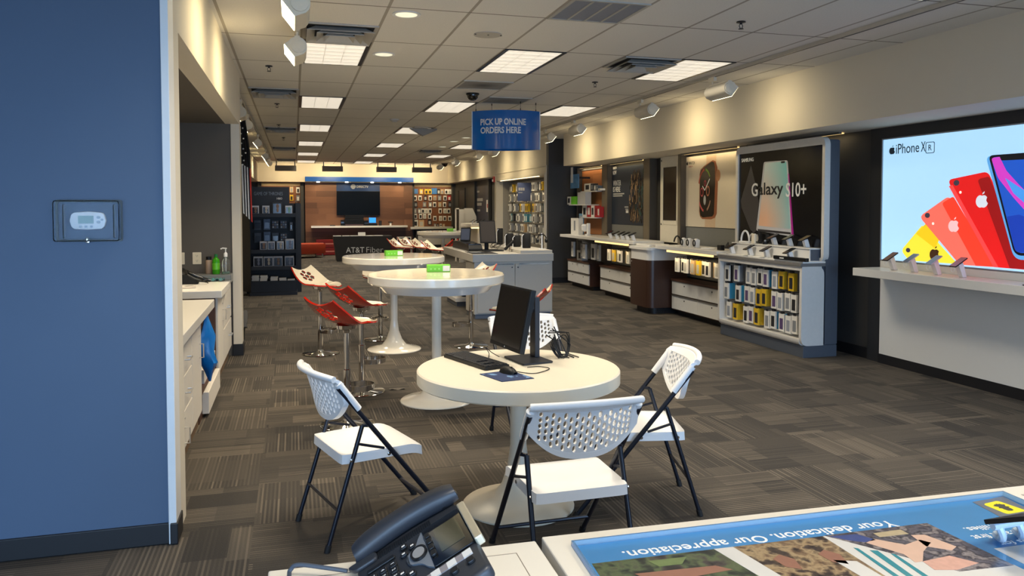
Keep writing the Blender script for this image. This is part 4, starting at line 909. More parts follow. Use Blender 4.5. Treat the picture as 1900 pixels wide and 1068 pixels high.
MB(t).box(k0.x, k0.x + 0.14, 22.48, 23.12, k0.z - 0.03, k0.z).box(k0.x, k0.x + 0.02, 23.0, 23.12, 0, k0.z).box(k0.x, k0.x + 0.14, 22.48, 22.52, 0, k0.z).obj('open_shelf', CREAM, t)
MB(t).box(k0.x + 0.14, k2.x - 0.02, 22.52, 23.1, 0, 1.2).obj('body', CREAM, t); MB(t).lathe([(0.02, 0), (0.02, 0.02), (0.001, 0.021)], FK.p(k0.x + 0.24, 1.02, 0.0), 10, FR((0, 0, 0), (1, 0, 0), (0, 0, 1))).obj('lock', BLACKM, t)
t = T('phone_counter', 'cream phone counter with a lit edge below the navy poster', 'counter', (5.25, 20.9, 0))
q0, q1 = at(874, 408, 'y', 20.6), at(906, 412, 'y', 20.6)
MB(t).box(q0.x, 5.6, 20.6, 22.0, 1.1, 1.18).obj('worktop', CREAM, t); MB(t).box(q0.x + 0.2, 5.6, 20.65, 22.0, 0, 1.1).obj('body', CREAM, t)
e0, e1 = at(875, 419, 'y', 20.55), at(892, 417, 'y', 20.55); MB(t).box(e0.x, e1.x, 20.58, 20.64, 1.06, 1.09).obj('lit_strip', M('warm_strip', (255, 226, 160), 0.4, emit=2.0, var=0), t)
for i in range(4):
    x = q0.x + 0.06 + 0.1 * i; u = T('display_phone', 'dark phone on a pale stand at the far phone counter, %s in the row' % ORD[i], 'phone', (x, 20.75, 1.18), group='phones on the far phone counter')
    MB().tube([(0, 0, 0), (0.02, 0, 0.08)], 0.016, 8).obj('stand', WPLAS, u); MB().poly(FR((0, 0, 0.085), (0.9, 0, 0.45), (0, 1, 0)), rr(-0.06, -0.035, 0.07, 0.035, 0.01, 3), 0, 0.009).obj('handset', BLACKG, u)
t = T('blue_cube', 'small blue display block on the far phone counter', 'display block', (5.5, 20.9, 1.18)); MB().box(-0.06, 0.06, -0.06, 0.06, 0, 0.13).obj('block', M('pale_blue_print', (92, 130, 170), 0.4), t); MB().box(-0.07, 0.07, -0.07, 0.07, 0, 0.012).obj('base', WPLAS, t)
# ---------------------------------------------------------------- sales island
IX0, IX1, IY0, IY1, IZ = 2.5, 3.745, 11.0, 13.3, 0.957
ILAM = M('island_grey_white', (192, 186, 174), 0.3, var=0.015)
t = T('island_cabinet', 'white two-door island cabinet with dark kick base', 'cabinet', (3.1, 11.4, 0))
MB(t).box(IX0 + 0.03, IX1 - 0.01, IY0 + 0.02, IY0 + 0.6, 0.07, 0.838).obj('body', ILAM, t, bevel=0.002)
MB(t).box(IX0 + 0.05, IX1 - 0.03, IY0 + 0.05, IY0 + 0.6, 0, 0.07).obj('kick_base', GREYP, t)
MB(t).box(IX1 - 0.5, IX1 - 0.02, IY0 + 0.6, IY1 - 0.05, 0, 0.838).obj('rear_body', GREYP, t)
for x0, x1, kx in ((2.575, 3.142, 3.1), (3.15, 3.7, 3.19)):
    d = MB(t).box(x0, x1, IY0, IY0 + 0.02, 0.09, 0.802).obj('door', ILAM, t, bevel=0.002)
    MB(t).box(x0 + 0.06, x1 - 0.02, IY0 - 0.012, IY0 + 0.004, 0.797, 0.81).obj('handle', CHROME, d)
    MB(t).lathe([(0.01, 0), (0.01, 0.006), (0.001, 0.007)], (kx, IY0, 0.755), 12, FR((0, 0, 0), (1, 0, 0), (0, 0, 1))).obj('lock', BLACKM, d)
t = T('island_counter', 'white island counter slab with raised rear ledge', 'counter', (3.1, 12.1, 0.838))
MB(t).box(IX0, IX1, IY0 - 0.01, IY1, 0.84, IZ).obj('slab', ILAM, t, bevel=0.004)
tag(MB((3.5, 12.1, IZ)).box(3.235, IX1 - 0.01, IY0 + 0.02, IY1 - 0.02, IZ + 0.0005, IZ + 0.045).obj('raised_ledge', ILAM, bevel=0.003), 'raised white ledge along the rear of the island counter', 'ledge')
t = T('low_shelf', 'low white shelf with dark kick base behind the bar table', 'shelf', (2.75, 12.6, 0))
MB(t).box(2.55, 3.2, 12.5, 13.4, 0.08, 0.14).obj('board', WLAM, t, bevel=0.003); MB(t).box(2.58, 3.2, 12.53, 13.4, 0, 0.08).obj('kick_base', GREYP, t)
for i, x in enumerate((2.75, 2.9, 3.05)):
    t = T('floor_box', 'dark box standing on the low shelf under the island, %s of three' % ORD[i], 'box', (x, 12.75, 0.141), group='dark boxes under the island')
    MB().box(-0.05, 0.05, -0.06, 0.3, 0, 0.3).obj('case', M('navy_black_plastic', (22, 28, 44), 0.4), t, bevel=0.01); MB().box(-0.03, 0.03, -0.064, -0.06, 0.04, 0.2).obj('front', BLACKG, t)
# point of sale gear
t = T('sales_terminal', 'black point of sale terminal with tilted screen on the island counter', 'terminal', (2.85, 11.75, IZ))
MB().poly(FR((0.1, 0.12, 0.12), (1, 0, 0), (0.0, 0.28, 0.96)), rr(-0.13, 0, 0.13, 0.36, 0.01, 3), 0, 0.03).obj('bezel', BLACKP, t)
MB().poly(FR((0.1, 0.12, 0.12), (1, 0, 0), (0.0, 0.28, 0.96)), rr(-0.115, 0.015, 0.115, 0.345, 0.006, 3), 0.03, 0.032).obj('screen', M('brown_black_screen', (46, 40, 36), 0.4, var=0), t)
MB().tube([(0.1, 0.22, 0.01), (0.1, 0.24, 0.28)], 0.035, 8).obj('stand', BLACKP, t)
MB().box(-0.01, 0.3, -0.1, 0.34, 0, 0.015).obj('base', BLACKP, t, bevel=0.004)
t = T('receipt_printer', 'long low black printer tray along the island edge', 'printer', (2.72, 12.3, IZ))
MB().poly(FR((0, 0, 0), (0, 1, 0), (0, 0, 1)), [(-0.55, 0.0), (0.75, 0.0), (0.68, 0.12), (0.1, 0.13), (-0.5, 0.1), (-0.56, 0.04)], -0.11, 0.11).obj('housing', BLACKP, t, bevel=0.008)
MB().box(-0.1, 0.1, -0.5, -0.15, 0.1, 0.112).obj('lid', BLACKG, t)
t = T('card_reader', 'upright dark slate card reader between the printer tray and terminal', 'card reader', (2.72, 12.4, IZ + 0.13))
MB().poly(FR((0, 0, 0), (0.9, -0.42, 0), (0.1, 0.1, 1)), rr(-0.1, 0, 0.06, 0.22, 0.008, 3), 0, 0.05).obj('housing', BLACKP, t); MB().poly(FR((0, 0, 0), (0.9, -0.42, 0), (0.1, 0.1, 1)), rr(-0.09, 0.02, 0.05, 0.2, 0.006, 3), 0.05, 0.053).obj('screen', M('slate_screen', (70, 76, 92), 0.3), t)
t = T('counter_mat', 'flat black mat with glossy sheets along the island edge', 'mat', (2.62, 11.6, IZ))
MB().box(-0.1, 0.28, -0.54, 0.02, 0, 0.006).obj('sheet', BLACKP, t); MB().box(-0.07, 0.1, -0.3, 0.0, 0.006, 0.009).obj('leaflet', M('grey_leaflet', (130, 130, 128), 0.2), t); MB().box(0.13, 0.26, -0.5, -0.25, 0.006, 0.009).obj('leaflet', M('dark_leaflet', (70, 66, 64), 0.2), t)
t = T('scanner_stand', 'black angled scanner cradle beside the terminal', 'scanner', (3.17, 11.45, IZ))
MB().poly(FR((0, 0, 0.075), (0.75, 0.3, 0.6), (0, 1, 0)), rr(-0.08, -0.04, 0.14, 0.04, 0.01, 3), 0, 0.03).obj('cradle', BLACKP, t); MB().tube([(0.03, 0, 0), (0.03, 0, 0.09)], 0.02, 8).obj('foot', CHROME, t)
t = T('cable_bundle', 'loose dark cables behind the terminal on the island', 'cable', (3.1, 11.9, IZ))
for k in range(3): MB().tube([(0.02 * k + 0.08 * math.sin(s * 0.9 + k), 0.02 * s, 0.02 + 0.1 * abs(math.sin(s * 0.5 + k))) for s in range(12)], 0.004, 6).obj('cable', BLACKP, t, smooth=True)
def speaker(x, y, r, h, lab):
    t = T('demo_speaker', lab, 'speaker', (x, y, IZ + 0.045), group='black demo speakers')
    MB().lathe([(r * .9, 0), (r, 0.01), (r, h - 0.01), (r * .9, h)], n=20).obj('body', M('speaker_mesh_black', (16, 16, 18), 0.8), t, smooth=True)
    MB().tube([(-r - 0.02, -0.03, 0), (-r - 0.022, -0.03, h * 0.75), (-r, -0.03, h * 0.92), (0, -0.03, h * 0.99)], 0.006, 6).obj('tether', WPLAS, t, smooth=True)
speaker(3.42, 12.9, 0.05, 0.28, 'tall slim black speaker on the island ledge, first of the row')
speaker(3.45, 12.4, 0.065, 0.21, 'squat black speaker behind the second white tether on the island ledge')
speaker(3.48, 12.05, 0.06, 0.19, 'black speaker in the middle of the island ledge')
speaker(3.52, 11.65, 0.065, 0.235, 'broad black speaker nearest the front corner of the island ledge')
t = T('headphone_stand', 'white stand with dark headphones at the front corner of the island ledge', 'headphones', (3.66, 11.3, IZ + 0.045))
MB().tube([(0, 0, 0), (0, 0, 0.2), (0, 0.02, 0.24)], 0.012, 8).obj('post', WPLAS, t); MB().tube([(0.07 * math.cos(a), 0, 0.15 + 0.08 * math.sin(a)) for a in [PI * k / 10 for k in range(11)]], 0.008, 6).obj('band', BLACKP, t, smooth=True)
for s in (-1, 1): MB().lathe([(0.03, -0.015), (0.035, 0), (0.03, 0.015)], (0.07 * s, 0, 0.13), 14, FR((0, 0, 0), (0, 1, 0), (0, 0, 1))).obj('ear_cup', BLACKP, t, smooth=True)
MB().lathe([(0.06, 0), (0.06, 0.01), (0.01, 0.012)], n=18).obj('base', WPLAS, t)

# ---------------------------------------------------------------- tables
def pedestal(t, zt, r_col, r_base, mat):
    MB().lathe([(r_base, 0), (r_base, 0.008), (r_base * .97, 0.016), (r_base * .7, 0.03), (r_base * .45, 0.06), (r_base * .3, 0.12), (r_col * 1.35, 0.22), (r_col, 0.34), (r_col, zt)], n=40).obj('pedestal', mat, t, smooth=True)
def bar_table(x, y, r, lab):
    t = T('bar_table', lab, 'table', (x, y, 0), group='round bar tables')
    MB().lathe([(r - 0.012, 1.01), (r, 1.022), (r, 1.078), (r - 0.01, 1.088), (0.001, 1.088)], n=64).obj('tabletop', WGLOSS, t, smooth=True)
    MB().lathe([(r * .77, 0.94), (r * .88, 1.012), (0.001, 1.012), (0.001, 0.955)], n=48).obj('apron', M('bluegrey_white_laminate', (206, 206, 204), 0.2, coat=0.3, var=0.02), t, smooth=True)
    pedestal(t, 0.97, 0.041, 0.31, WGLOSS)
    return t
bar_table(1.155, 6.47, 0.575, 'white round bar table nearest the meeting table')
bar_table(1.1, 8.95, 0.585, 'white round bar table behind the first, second in line')
bar_table(3.3, 17.6, 0.6, 'white round bar table far down the shop beyond the island')
t = T('meeting_table', 'low white round meeting table with a black monitor on it', 'table', (1.18, 4.06, 0))
MB().lathe([(0.55, 0.692), (0.557, 0.699), (0.557, 0.759), (0.55, 0.766), (0.001, 0.766)], n=72).obj('tabletop', M('white_matt_laminate', (214, 206, 188), 0.3, var=0.01), t, smooth=True)
MB().lathe([(0.2, 0.668), (0.2, 0.693), (0.001, 0.693)], n=24).obj('mounting_plate', BLACKM, t)
pedestal(t, 0.672, 0.045, 0.31, M('white_matt_laminate'))
def green_box(x, y, z, rz, lab):
    t = T('promo_box', lab, 'box', (x, y, z), rz, 'lime green boxes')
    MB().box(-0.1, 0.1, -0.045, 0.045, 0.0005, 0.062).obj('carton', GREEN, t, bevel=0.004)
    m = MB()
    for k in range(3): m.box(-0.075 + 0.035 * k, -0.06 + 0.035 * k, -0.0465, -0.045, 0.02, 0.034)
    m.obj('print_block', M('pale_lime_print', (150, 220, 100), 0.5), t)
    MB().box(0.035, 0.094, -0.0468, -0.045, 0.008, 0.054).obj('label_panel', WCARD, t)
green_box(1.2, 6.62, 1.088, -0.1, 'lime green box lying on the first bar table')
green_box(1.1, 8.95, 1.088, 0.1, 'lime green box with white label on the second bar table')
green_box(3.5, 17.6, 1.088, 0.0, 'lime green box on the far bar table beyond the island')

# ---------------------------------------------------------------- bar stools
HOLES = [(0.135, 0.5)] + [(0.135 + 0.085 * math.cos(a), 0.5 + 0.17 * math.sin(a)) for a in [PI / 3 * k for k in range(6)]]
def seat_fn(u, v):
    w = 0.205 * (0.62 + 0.48 * math.sin(PI * min(1, u * 1.3 + 0.12)) ** 0.8) if u < 0.62 else 0.205 * max(0.12, 1.0 * math.cos((u - 0.62) / 0.42 * PI / 2 * 0.93))
    x = -0.23 + 0.48 * u; b = max(0, (0.42 - u) / 0.42)
    s = (v - 0.5) * 2
    z = 0.165 * b ** 1.5 - 0.012 * max(0, u - 0.7) + (0.045 * (1 - 0.75 * u)) * s * s
    return (x - 0.02 * b * b, s * w, z)
def make_stool():
    t = T('bar_stool', 'x', 'stool')
    sk = lambda u, v: any(((u - a) / 0.036) ** 2 + ((v - b) / 0.075) ** 2 < 1 for a, b in HOLES)
    m = MB(); m.shell(lambda u, v: tuple(Vector(seat_fn(u, v)) + Vector((0, 0, 0.775))), 64, 40, 0.014, sk, True)
    m.obj('seat', [IVORY, RED], t, smooth=60)
    MB().lathe([(0.025, 0.7), (0.03, 0.72), (0.075, 0.735), (0.08, 0.762), (0.001, 0.764)], n=18).obj('seat_mount', CHROME, t, smooth=True)
    MB().lathe([(0.029, 0.02), (0.029, 0.42), (0.022, 0.425), (0.022, 0.72)], n=20).obj('post', CHROME, t, smooth=True)
    MB().lathe([(0.2, 0.0), (0.205, 0.006), (0.195, 0.014), (0.05, 0.026), (0.035, 0.035), (0.03, 0.05)], n=40).obj('base', CHROME, t, smooth=True)
    F = FR((0.125, 0, 0.25), (1, 0, 0), (0, 1, 0)); o = [(0.115 * math.cos(2 * PI * k / 28), 0.105 * math.sin(2 * PI * k / 28)) for k in range(28)]
    MB().ring(F, o, [(x * .94, y * .94) for x, y in o], 0, 0.04).obj('footrest', CHROME, t, smooth=True)
    return t
st = make_stool()
def R(d): return math.radians(d)
for i, (x, y, a, lab) in enumerate(((0.372, 5.93, 34, 'red and ivory bar stool nearest the shop front, beside the first bar table'), (0.565, 6.95, 30, 'red and ivory bar stool second from the shop front, beside the first bar table'),
        (0.268, 8.9, -38, 'bar stool turned to show its ivory pierced seat, beside the second bar table'), (1.02, 9.68, -100, 'bar stool tucked behind the second bar table'),
        (2.0, 8.9, 195, 'bar stool standing before the island with its seat behind the bar table'), (1.84, 6.3, 152, 'red bar stool whose back rises behind the monitor'),
        (2.2, 16.6, -30, 'far bar stool before the draped fibre table'), (2.62, 16.4, -35, 'far ivory bar stool, first of three by the far bar table'), (2.5, 17.15, -40, 'far ivory bar stool, second of three by the far bar table'),
        (2.75, 15.5, -30, 'far bar stool just behind the island corner'), (3.0, 15.9, 150, 'red-backed far bar stool behind the island edge'))):
    o = st if i == 0 else dup(st, (0, 0, 0)); o.location = (x, y, 0); o.rotation_euler = (0, 0, R(a)); o['label'] = lab; o['group'] = 'red and ivory bar stools'

# ---------------------------------------------------------------- folding chairs
TUBE = M('dark_tube_steel', (26, 30, 42), 0.3, 0.3); CAPR = M('black_rubber_foot', (14, 14, 16), 0.7)
def make_chair():
    t = T('folding_chair', 'x', 'chair')
    # seat: rounded shell
    def sf(u, v):
        x = (u - .5) * 2; y = (v - .5) * 2
        hw = 0.225 - 0.012 * (1 - v); px = x * hw; py = -0.21 + 0.43 * v
        z = 0.452 - 0.012 * (1 - x * x) * (1 - y * y) - 0.02 * max(0, v - .8) / .2 * (v - .8) / .2 * 1
        cx, cy = abs(x), abs(y)
        if cx > .8 and cy > .8: k = ((cx - .8) ** 2 + (cy - .8) ** 2) ** .5 / .2; px *= 1 - 0.035 * max(0, k - 1) * 2; py *= 1 - 0.035 * max(0, k - 1) * 2
        return (px, py, z)
    m = MB(); m.shell(sf, 20, 20, 0.012)
    N_ = 20; rim = [sf(i / N_, 0) for i in range(N_)] + [sf(1, i / N_) for i in range(N_)] + [sf(1 - i / N_, 1) for i in range(N_)] + [sf(0, 1 - i / N_) for i in range(N_)]
    n = len(rim); vs = [Vector(p) for p in rim] + [Vector((p[0] * 1.012, p[1] * 1.012, p[2] - 0.045)) for p in rim]; vs += [Vector((p[0] * .985, p[1] * .985, p[2] - 0.045)) for p in rim] + [Vector((p[0] * .97, p[1] * .97, p[2] - .008)) for p in rim]
    fs = []
    for i in range(n):
        j = (i + 1) % n; fs += [(i, j, n + j, n + i), (n + i, n + j, 2 * n + j, 2 * n + i), (2 * n + i, 2 * n + j, 3 * n + j, 3 * n + i)]
    m.add(vs, fs); m.obj('seat', WPLAS, t, smooth=50)
    for s in (-1, 1):
        for (y, z) in ((-0.165, 0.425), (0.03, 0.425)):
            MB().lathe([(0.009, 0), (0.009, 0.004), (0.001, 0.007)], (s * 0.226, y, z), 10, FR((0, 0, 0), (0, 0, 1), (0, s, 0)) if s < 0 else FR((0, 0, 0), (0, 1, 0), (0, 0, 1))).obj('rivet', CHROME, t)
    # backrest: bowed panel with slotted holes
    TH = 0.018
    def bf(u, v):
        x = (u - .5) * 2; zt = 0.83 + 0.012 * (1 - x * x); zb = 0.715 - 0.125 * (1 - abs(x) ** 2.6)
        z = zb + (zt - zb) * v; lean = (z - 0.62) * 0.30
        return (x * 0.25, -0.175 - lean - 0.055 * (1 - x * x) - 0.02 * max(0, (v - .82) / .18) ** 2, z)
    m = MB(); NC, NR = 17, 5; u0, u1, w0, w1 = 0.075, 0.925, 0.1, 0.86
    P = lambda u, v, k: Vector(bf(u, v)) + Vector((0, TH * k, 0))
    hole8 = [(math.cos(2 * PI * q / 8 + PI / 8), math.sin(2 * PI * q / 8 + PI / 8)) for q in range(8)]
    for c in range(NC):
        a, b = u0 + (u1 - u0) * c / NC, u0 + (u1 - u0) * (c + 1) / NC; off = 0.5 if c % 2 else 0.0
        edges = [w0] + [w0 + (w1 - w0) * (r + off) / NR for r in range(1 if not off else 0, NR)] + [w1]
        edges = sorted(set(round(e, 5) for e in edges))
        for r in range(len(edges) - 1):
            v0_, v1_ = edges[r], edges[r + 1]; cu, cv = (a + b) / 2, (v0_ + v1_) / 2; du, dv = (b - a) / 2, (v1_ - v0_) / 2
            if dv * 2 < (w1 - w0) / NR * 0.75:
                m.add([P(a, v0_, 0), P(b, v0_, 0), P(b, v1_, 0), P(a, v1_, 0), P(a, v0_, 1), P(b, v0_, 1), P(b, v1_, 1), P(a, v1_, 1)], [(3, 2, 1, 0), (4, 5, 6, 7)]); continue
            outer = []
            for (hx, hy) in hole8:
                k = 1 / max(abs(hx), abs(hy)); outer.append((cu + du * hx * k, cv + dv * hy * k))
            # put corner points exactly
            inner = [(cu + du * 0.72 * hx, cv + dv * 0.86 * hy) for hx, hy in hole8]
            cor = [(b, v1_), (a, v1_), (a, v0_), (b, v0_)]
            vs = []; fs = []
            for k in (0, 1): vs += [P(x, y, k) for x, y in outer] + [P(x, y, k) for x, y in inner] + [P(x, y, k) for x, y in cor]
            for q in range(8):
                j = (q + 1) % 8
                fs += [(q, j, 8 + j, 8 + q), (20 + q, 28 + q, 28 + j, 20 + j), (8 + q, 8 + j, 28 + j, 28 + q)]
            for ci, q in enumerate((0, 2, 4, 6)):
                j = (q + 1) % 8; fs += [(q, 16 + ci, j), (20 + q, 20 + j, 36 + ci)]
            m.add(vs, fs)
    m.obj('back_mesh_panel', WPLAS, t)
    m = MB(); K = 24
    loop_o = [(i / K, 0.0) for i in range(K)] + [(1.0, i / 6) for i in range(6)] + [(1 - i / K, 1.0) for i in range(K)] + [(0.0, 1 - i / 6) for i in range(6)]
    mp = lambda u, v: (u0 + (u1 - u0) * u, w0 + (w1 - w0) * v)
    n = len(loop_o); vs = [P(u, v, -0.35) for u, v in loop_o] + [P(*mp(u, v), -0.1) for u, v in loop_o] + [P(u, v, 1.25) for u, v in loop_o] + [P(*mp(u, v), 1.1) for u, v in loop_o]; fs = []
    for i in range(n):
        j = (i + 1) % n; fs += [(i, j, n + j, n + i), (2 * n + i, 3 * n + i, 3 * n + j, 2 * n + j), (i, 2 * n + i, 2 * n + j, j), (n + i, n + j, 3 * n + j, 3 * n + i)]
    m.add(vs, fs); m.obj('back_frame', WPLAS, t, smooth=40)
    m = MB(); m.tube([Vector(bf(k / 16, 1.0)) + Vector((0, 0.0, 0.002)) for k in range(17)], 0.016, 10); m.obj('top_rail', WPLAS, t, smooth=True)
    # tubes
    for s in (-1, 1):
        a, b = Vector((s * 0.247, -0.235, 0.79)), Vector((s * 0.238, 0.375, 0.02))
        fl = MB().tube([a, b], 0.0125, 10).obj('front_leg', TUBE, t, smooth=True)
        MB().tube([b + Vector((0, -0.005, 0.015)), Vector((s * 0.238, 0.39, 0.0))], 0.0165, 10).obj('rubber_foot', CAPR, fl, smooth=True)
        MB().tube([a + Vector((-s * 0.004, 0, 0.02)), a + Vector((-s * 0.004, 0.1, -0.115))], 0.019, 10).obj('back_sleeve', WPLAS, t, smooth=True)
        c, d = Vector((s * 0.218, -0.105, 0.585)), Vector((s * 0.224, -0.285, 0.02))
        rl = MB().tube([c, d], 0.0115, 10).obj('rear_leg', TUBE, t, smooth=True)
        MB().tube([d + Vector((0, 0.004, 0.015)), Vector((s * 0.224, -0.291, 0.0))], 0.0155, 10).obj('rubber_foot', CAPR, rl, smooth=True)
        MB().tube([c, Vector((s * 0.245, -0.07, 0.585))], 0.009, 8).obj('pivot_pin', TUBE, t, smooth=True)
        MB().tube([(s * 0.222, -0.135, 0.5), (s * 0.24, 0.0, 0.462)], 0.007, 6).obj('link_bar', TUBE, t)
    MB().tube([(-0.224, -0.233, 0.19), (0.224, -0.233, 0.19)], 0.008, 8).obj('rear_stretcher', TUBE, t)
    MB().tube([(-0.238, 0.3, 0.11), (0.238, 0.3, 0.11)], 0.009, 8).obj('front_stretcher', TUBE, t)
    return t
ch = make_chair()
for i, (x, y, a, lab) in enumerate(((0.345, 4.03, 17, 'white folding chair on the alcove side of the meeting table'), (1.165, 3.245, 91, 'white folding chair pulled up before the meeting table with its back to the shop front'),
                                    (1.845, 3.93, 166, 'white folding chair on the display wall side of the meeting table'), (1.62, 5.2, 272, 'white folding chair behind the meeting table, partly hidden by the monitor'))):
    o = ch if i == 0 else dup(ch, (0, 0, 0)); o.location = (x, y, 0); o.rotation_euler = (0, 0, R(a - 90)); o['label'] = lab; o['group'] = 'white folding chairs'

# ---------------------------------------------------------------- on the meeting table
ZT = 0.7668
t = T('monitor', 'black monitor turned sideways on its stand on the meeting table', 'monitor', (1.335, 4.29, ZT))
B = M('monitor_base_grey', (44, 46, 52), 0.4, 0.3)
MB(t).poly(F_top((1.285, 4.235, ZT), R(-80)), rr(-0.13, -0.09, 0.13, 0.1, 0.01, 3), 0, 0.01).obj('base', B, t, bevel=0.002)
MB(t).poly(F_top((1.345, 4.285, ZT), R(-80)), [(-0.035, -0.015), (0.035, -0.015), (0.035, 0.015), (-0.035, 0.015)], 0.01, 0.36).obj('stand', B, t, bevel=0.003)
uu = Vector((0.1736, -0.9848, 0)); FM = FR((1.115, 4.45, 0.84), uu, (0.2048, 0.0361, 0.9781)); mw, mh = 0.404, 0.36
MB(t).poly(FM, rr(0, 0, mw, mh, 0.005, 2), -0.03, 0.0).obj('bezel', BLACKP, t, bevel=0.002)
MB(t).fbox(FM, 0.012, mw - 0.012, 0.022, mh - 0.012, 0.0, 0.002).obj('screen', SCREEN, t)
MB(t).fbox(FM, mw / 2 - 0.07, mw / 2 + 0.07, 0.08, mh - 0.06, -0.055, -0.03).obj('rear_housing', BLACKP, t, bevel=0.006)
MB(t).poly(FM, circ(mw / 2, 0.011, 0.005, 12), 0.0, 0.001).obj('emblem', SILV, t)
MB(t).tube([FM.p(mw / 2, mh * 0.55, -0.05), (1.345, 4.285, ZT + 0.3)], 0.025, 8).obj('neck', B, t)
t = T('keyboard', 'black keyboard lying across the meeting table', 'keyboard', (0.985, 4.266, ZT)); ku = Vector((1.063 - 0.905, 4.03 - 4.505, 0)); ka = math.atan2(ku.y, ku.x)
t.rotation_euler = (0, 0, ka)
MB().poly(FR((0, 0, 0), (1, 0, 0), (0, 1, 0)), rr(-0.235, -0.08, 0.235, 0.08, 0.012, 3), 0, 0.016).obj('case', BLACKP, t, bevel=0.002)
for r in range(6):
    m = MB()
    for c in range(19):
        if r == 0 and 3 <= c <= 8: continue
        if c in (13, 16) and r in (1, 2, 3): continue
        m.box(-0.226 + 0.0238 * c, -0.226 + 0.0238 * c + 0.02, -0.071 + 0.024 * r, -0.071 + 0.024 * r + 0.02, 0.015, 0.022)
    if r == 0: m.box(-0.15, -0.02, -0.071, -0.051, 0.015, 0.022)
    m.obj('key_row', M('key_black', (30, 31, 34), 0.35), t)
t = T('mouse_pad', 'dark blue patterned mouse pad under the black mouse', 'mouse pad', (1.06, 3.87, ZT - 0.0005))
PADM = M('mouse_pad_print', (26, 52, 96), 0.6, var=0); g = N(PADM); q = g.pos(); nn = g.noise(g.vec(q[0], q[1], q[2]), 14.0, 4)
g.put(g.b.inputs['Base Color'], g.mix(g.m('GREATER_THAN', nn, 0.6), (*lin((24, 44, 84)), 1), (*lin((96, 130, 170)), 1)))
MB(t).poly(FR((0, 0, ZT), (1, 0, 0), (0, 1, 0)), [(0.933, 3.944), (1.0, 3.74), (1.18, 3.768), (1.112, 3.99)], 0, 0.003).obj('cloth_face', PADM, t)
MB(t).poly(FR((0, 0, ZT - 0.0005), (1, 0, 0), (0, 1, 0)), [(0.934, 3.942), (1.0, 3.742), (1.178, 3.77), (1.11, 3.988)], 0, 0.0005).obj('rubber_back', BLACKB, t)
t = T('computer_mouse', 'black mouse on the blue pad beside the keyboard', 'mouse', (1.085, 3.925, ZT + 0.003), R(-65))
MB().shell(lambda u, v: (0.058 * (u * 2 - 1), 0.032 * (v * 2 - 1) * math.sqrt(max(0.05, 1 - (u * 2 - 1) ** 2 * .8)), 0.036 * math.sqrt(max(0, 1 - (u * 2 - 1) ** 2 * .9)) * math.sqrt(max(0, 1 - (v * 2 - 1) ** 2))), 20, 14, 0.004).obj('shell', BLACKP, t, smooth=True)
MB().lathe([(0.006, -0.003), (0.006, 0.003)], (0.025, 0, 0.031), 12, FR((0, 0, 0), (1, 0, 0), (0, 0, 1))).obj('wheel', BLACKG, t)
t = T('computer_cable', 'tangle of black cables looping behind the monitor stand', 'cable', (1.47, 4.27, ZT))
random.seed(5)
for k in range(5):
    pts = [(-0.05 + 0.012 * k, 0.03, 0.13 + 0.012 * k)]
    for s in range(14):
        a = s * 0.55 + k; pts.append((0.02 + 0.06 * math.sin(a * 0.7) + 0.006 * k, 0.01 + 0.05 * math.cos(a * .6), 0.085 - 0.0045 * s + (0.05 + 0.008 * k) * math.sin(a * 1.1)))
        pts[-1] = (pts[-1][0], pts[-1][1], max(0.005, pts[-1][2]))
    pts.append((0.0 + 0.03 * k, -0.06, 0.006)); MB().tube(pts, 0.0035, 6).obj('strand', BLACKP, t, smooth=True)
def spline(pts, n=8):
    out = []
    for i in range(len(pts) - 1):
        p0, p1, p2, p3 = (Vector(pts[max(0, min(len(pts) - 1, i + k))]) for k in (-1, 0, 1, 2))
        for s in range(n):
            q = s / n; out.append(0.5 * ((2 * p1) + (p2 - p0) * q + (2 * p0 - 5 * p1 + 4 * p2 - p3) * q * q + (3 * p1 - p0 - 3 * p2 + p3) * q ** 3))
    return out + [Vector(pts[-1])]
tag(MB((1.2, 4.0, ZT)).tube(spline([(1.125, 3.9, ZT + .012), (1.2, 3.87, ZT + .004), (1.27, 3.9, ZT + .004), (1.33, 3.97, ZT + .004), (1.29, 4.03, ZT + .004), (1.22, 4.02, ZT + .006)]), 0.0025, 6).obj('mouse_cable', BLACKP, smooth=True), 'thin black mouse cord curling across the meeting table', 'cable')
tag(MB((1.1, 4.4, ZT)).tube(spline([(1.07, 4.3, ZT + .012), (1.085, 4.36, ZT + .004), (1.1, 4.41, ZT + .02), (1.085, 4.44, ZT + .05), (1.12, 4.42, ZT + .02), (1.15, 4.36, ZT + .004)]), 0.0025, 6).obj('keyboard_cable', BLACKP, smooth=True), 'thin black keyboard cord looping up beside the monitor', 'cable')
t = T('floor_scrap', 'small torn dark scrap lying on the carpet between stools and table', 'scrap', (0.88, 6.96, 0.0))
MB().shell(lambda u, v: ((u - .5) * 0.14, (v - .5) * 0.06 * (1 - .5 * abs(u - .5)), 0.006 + 0.005 * math.sin(u * 9) * math.cos(v * 5)), 10, 5, 0.002).obj('paper', M('scrap_brown', (86, 80, 72), 0.8), t)
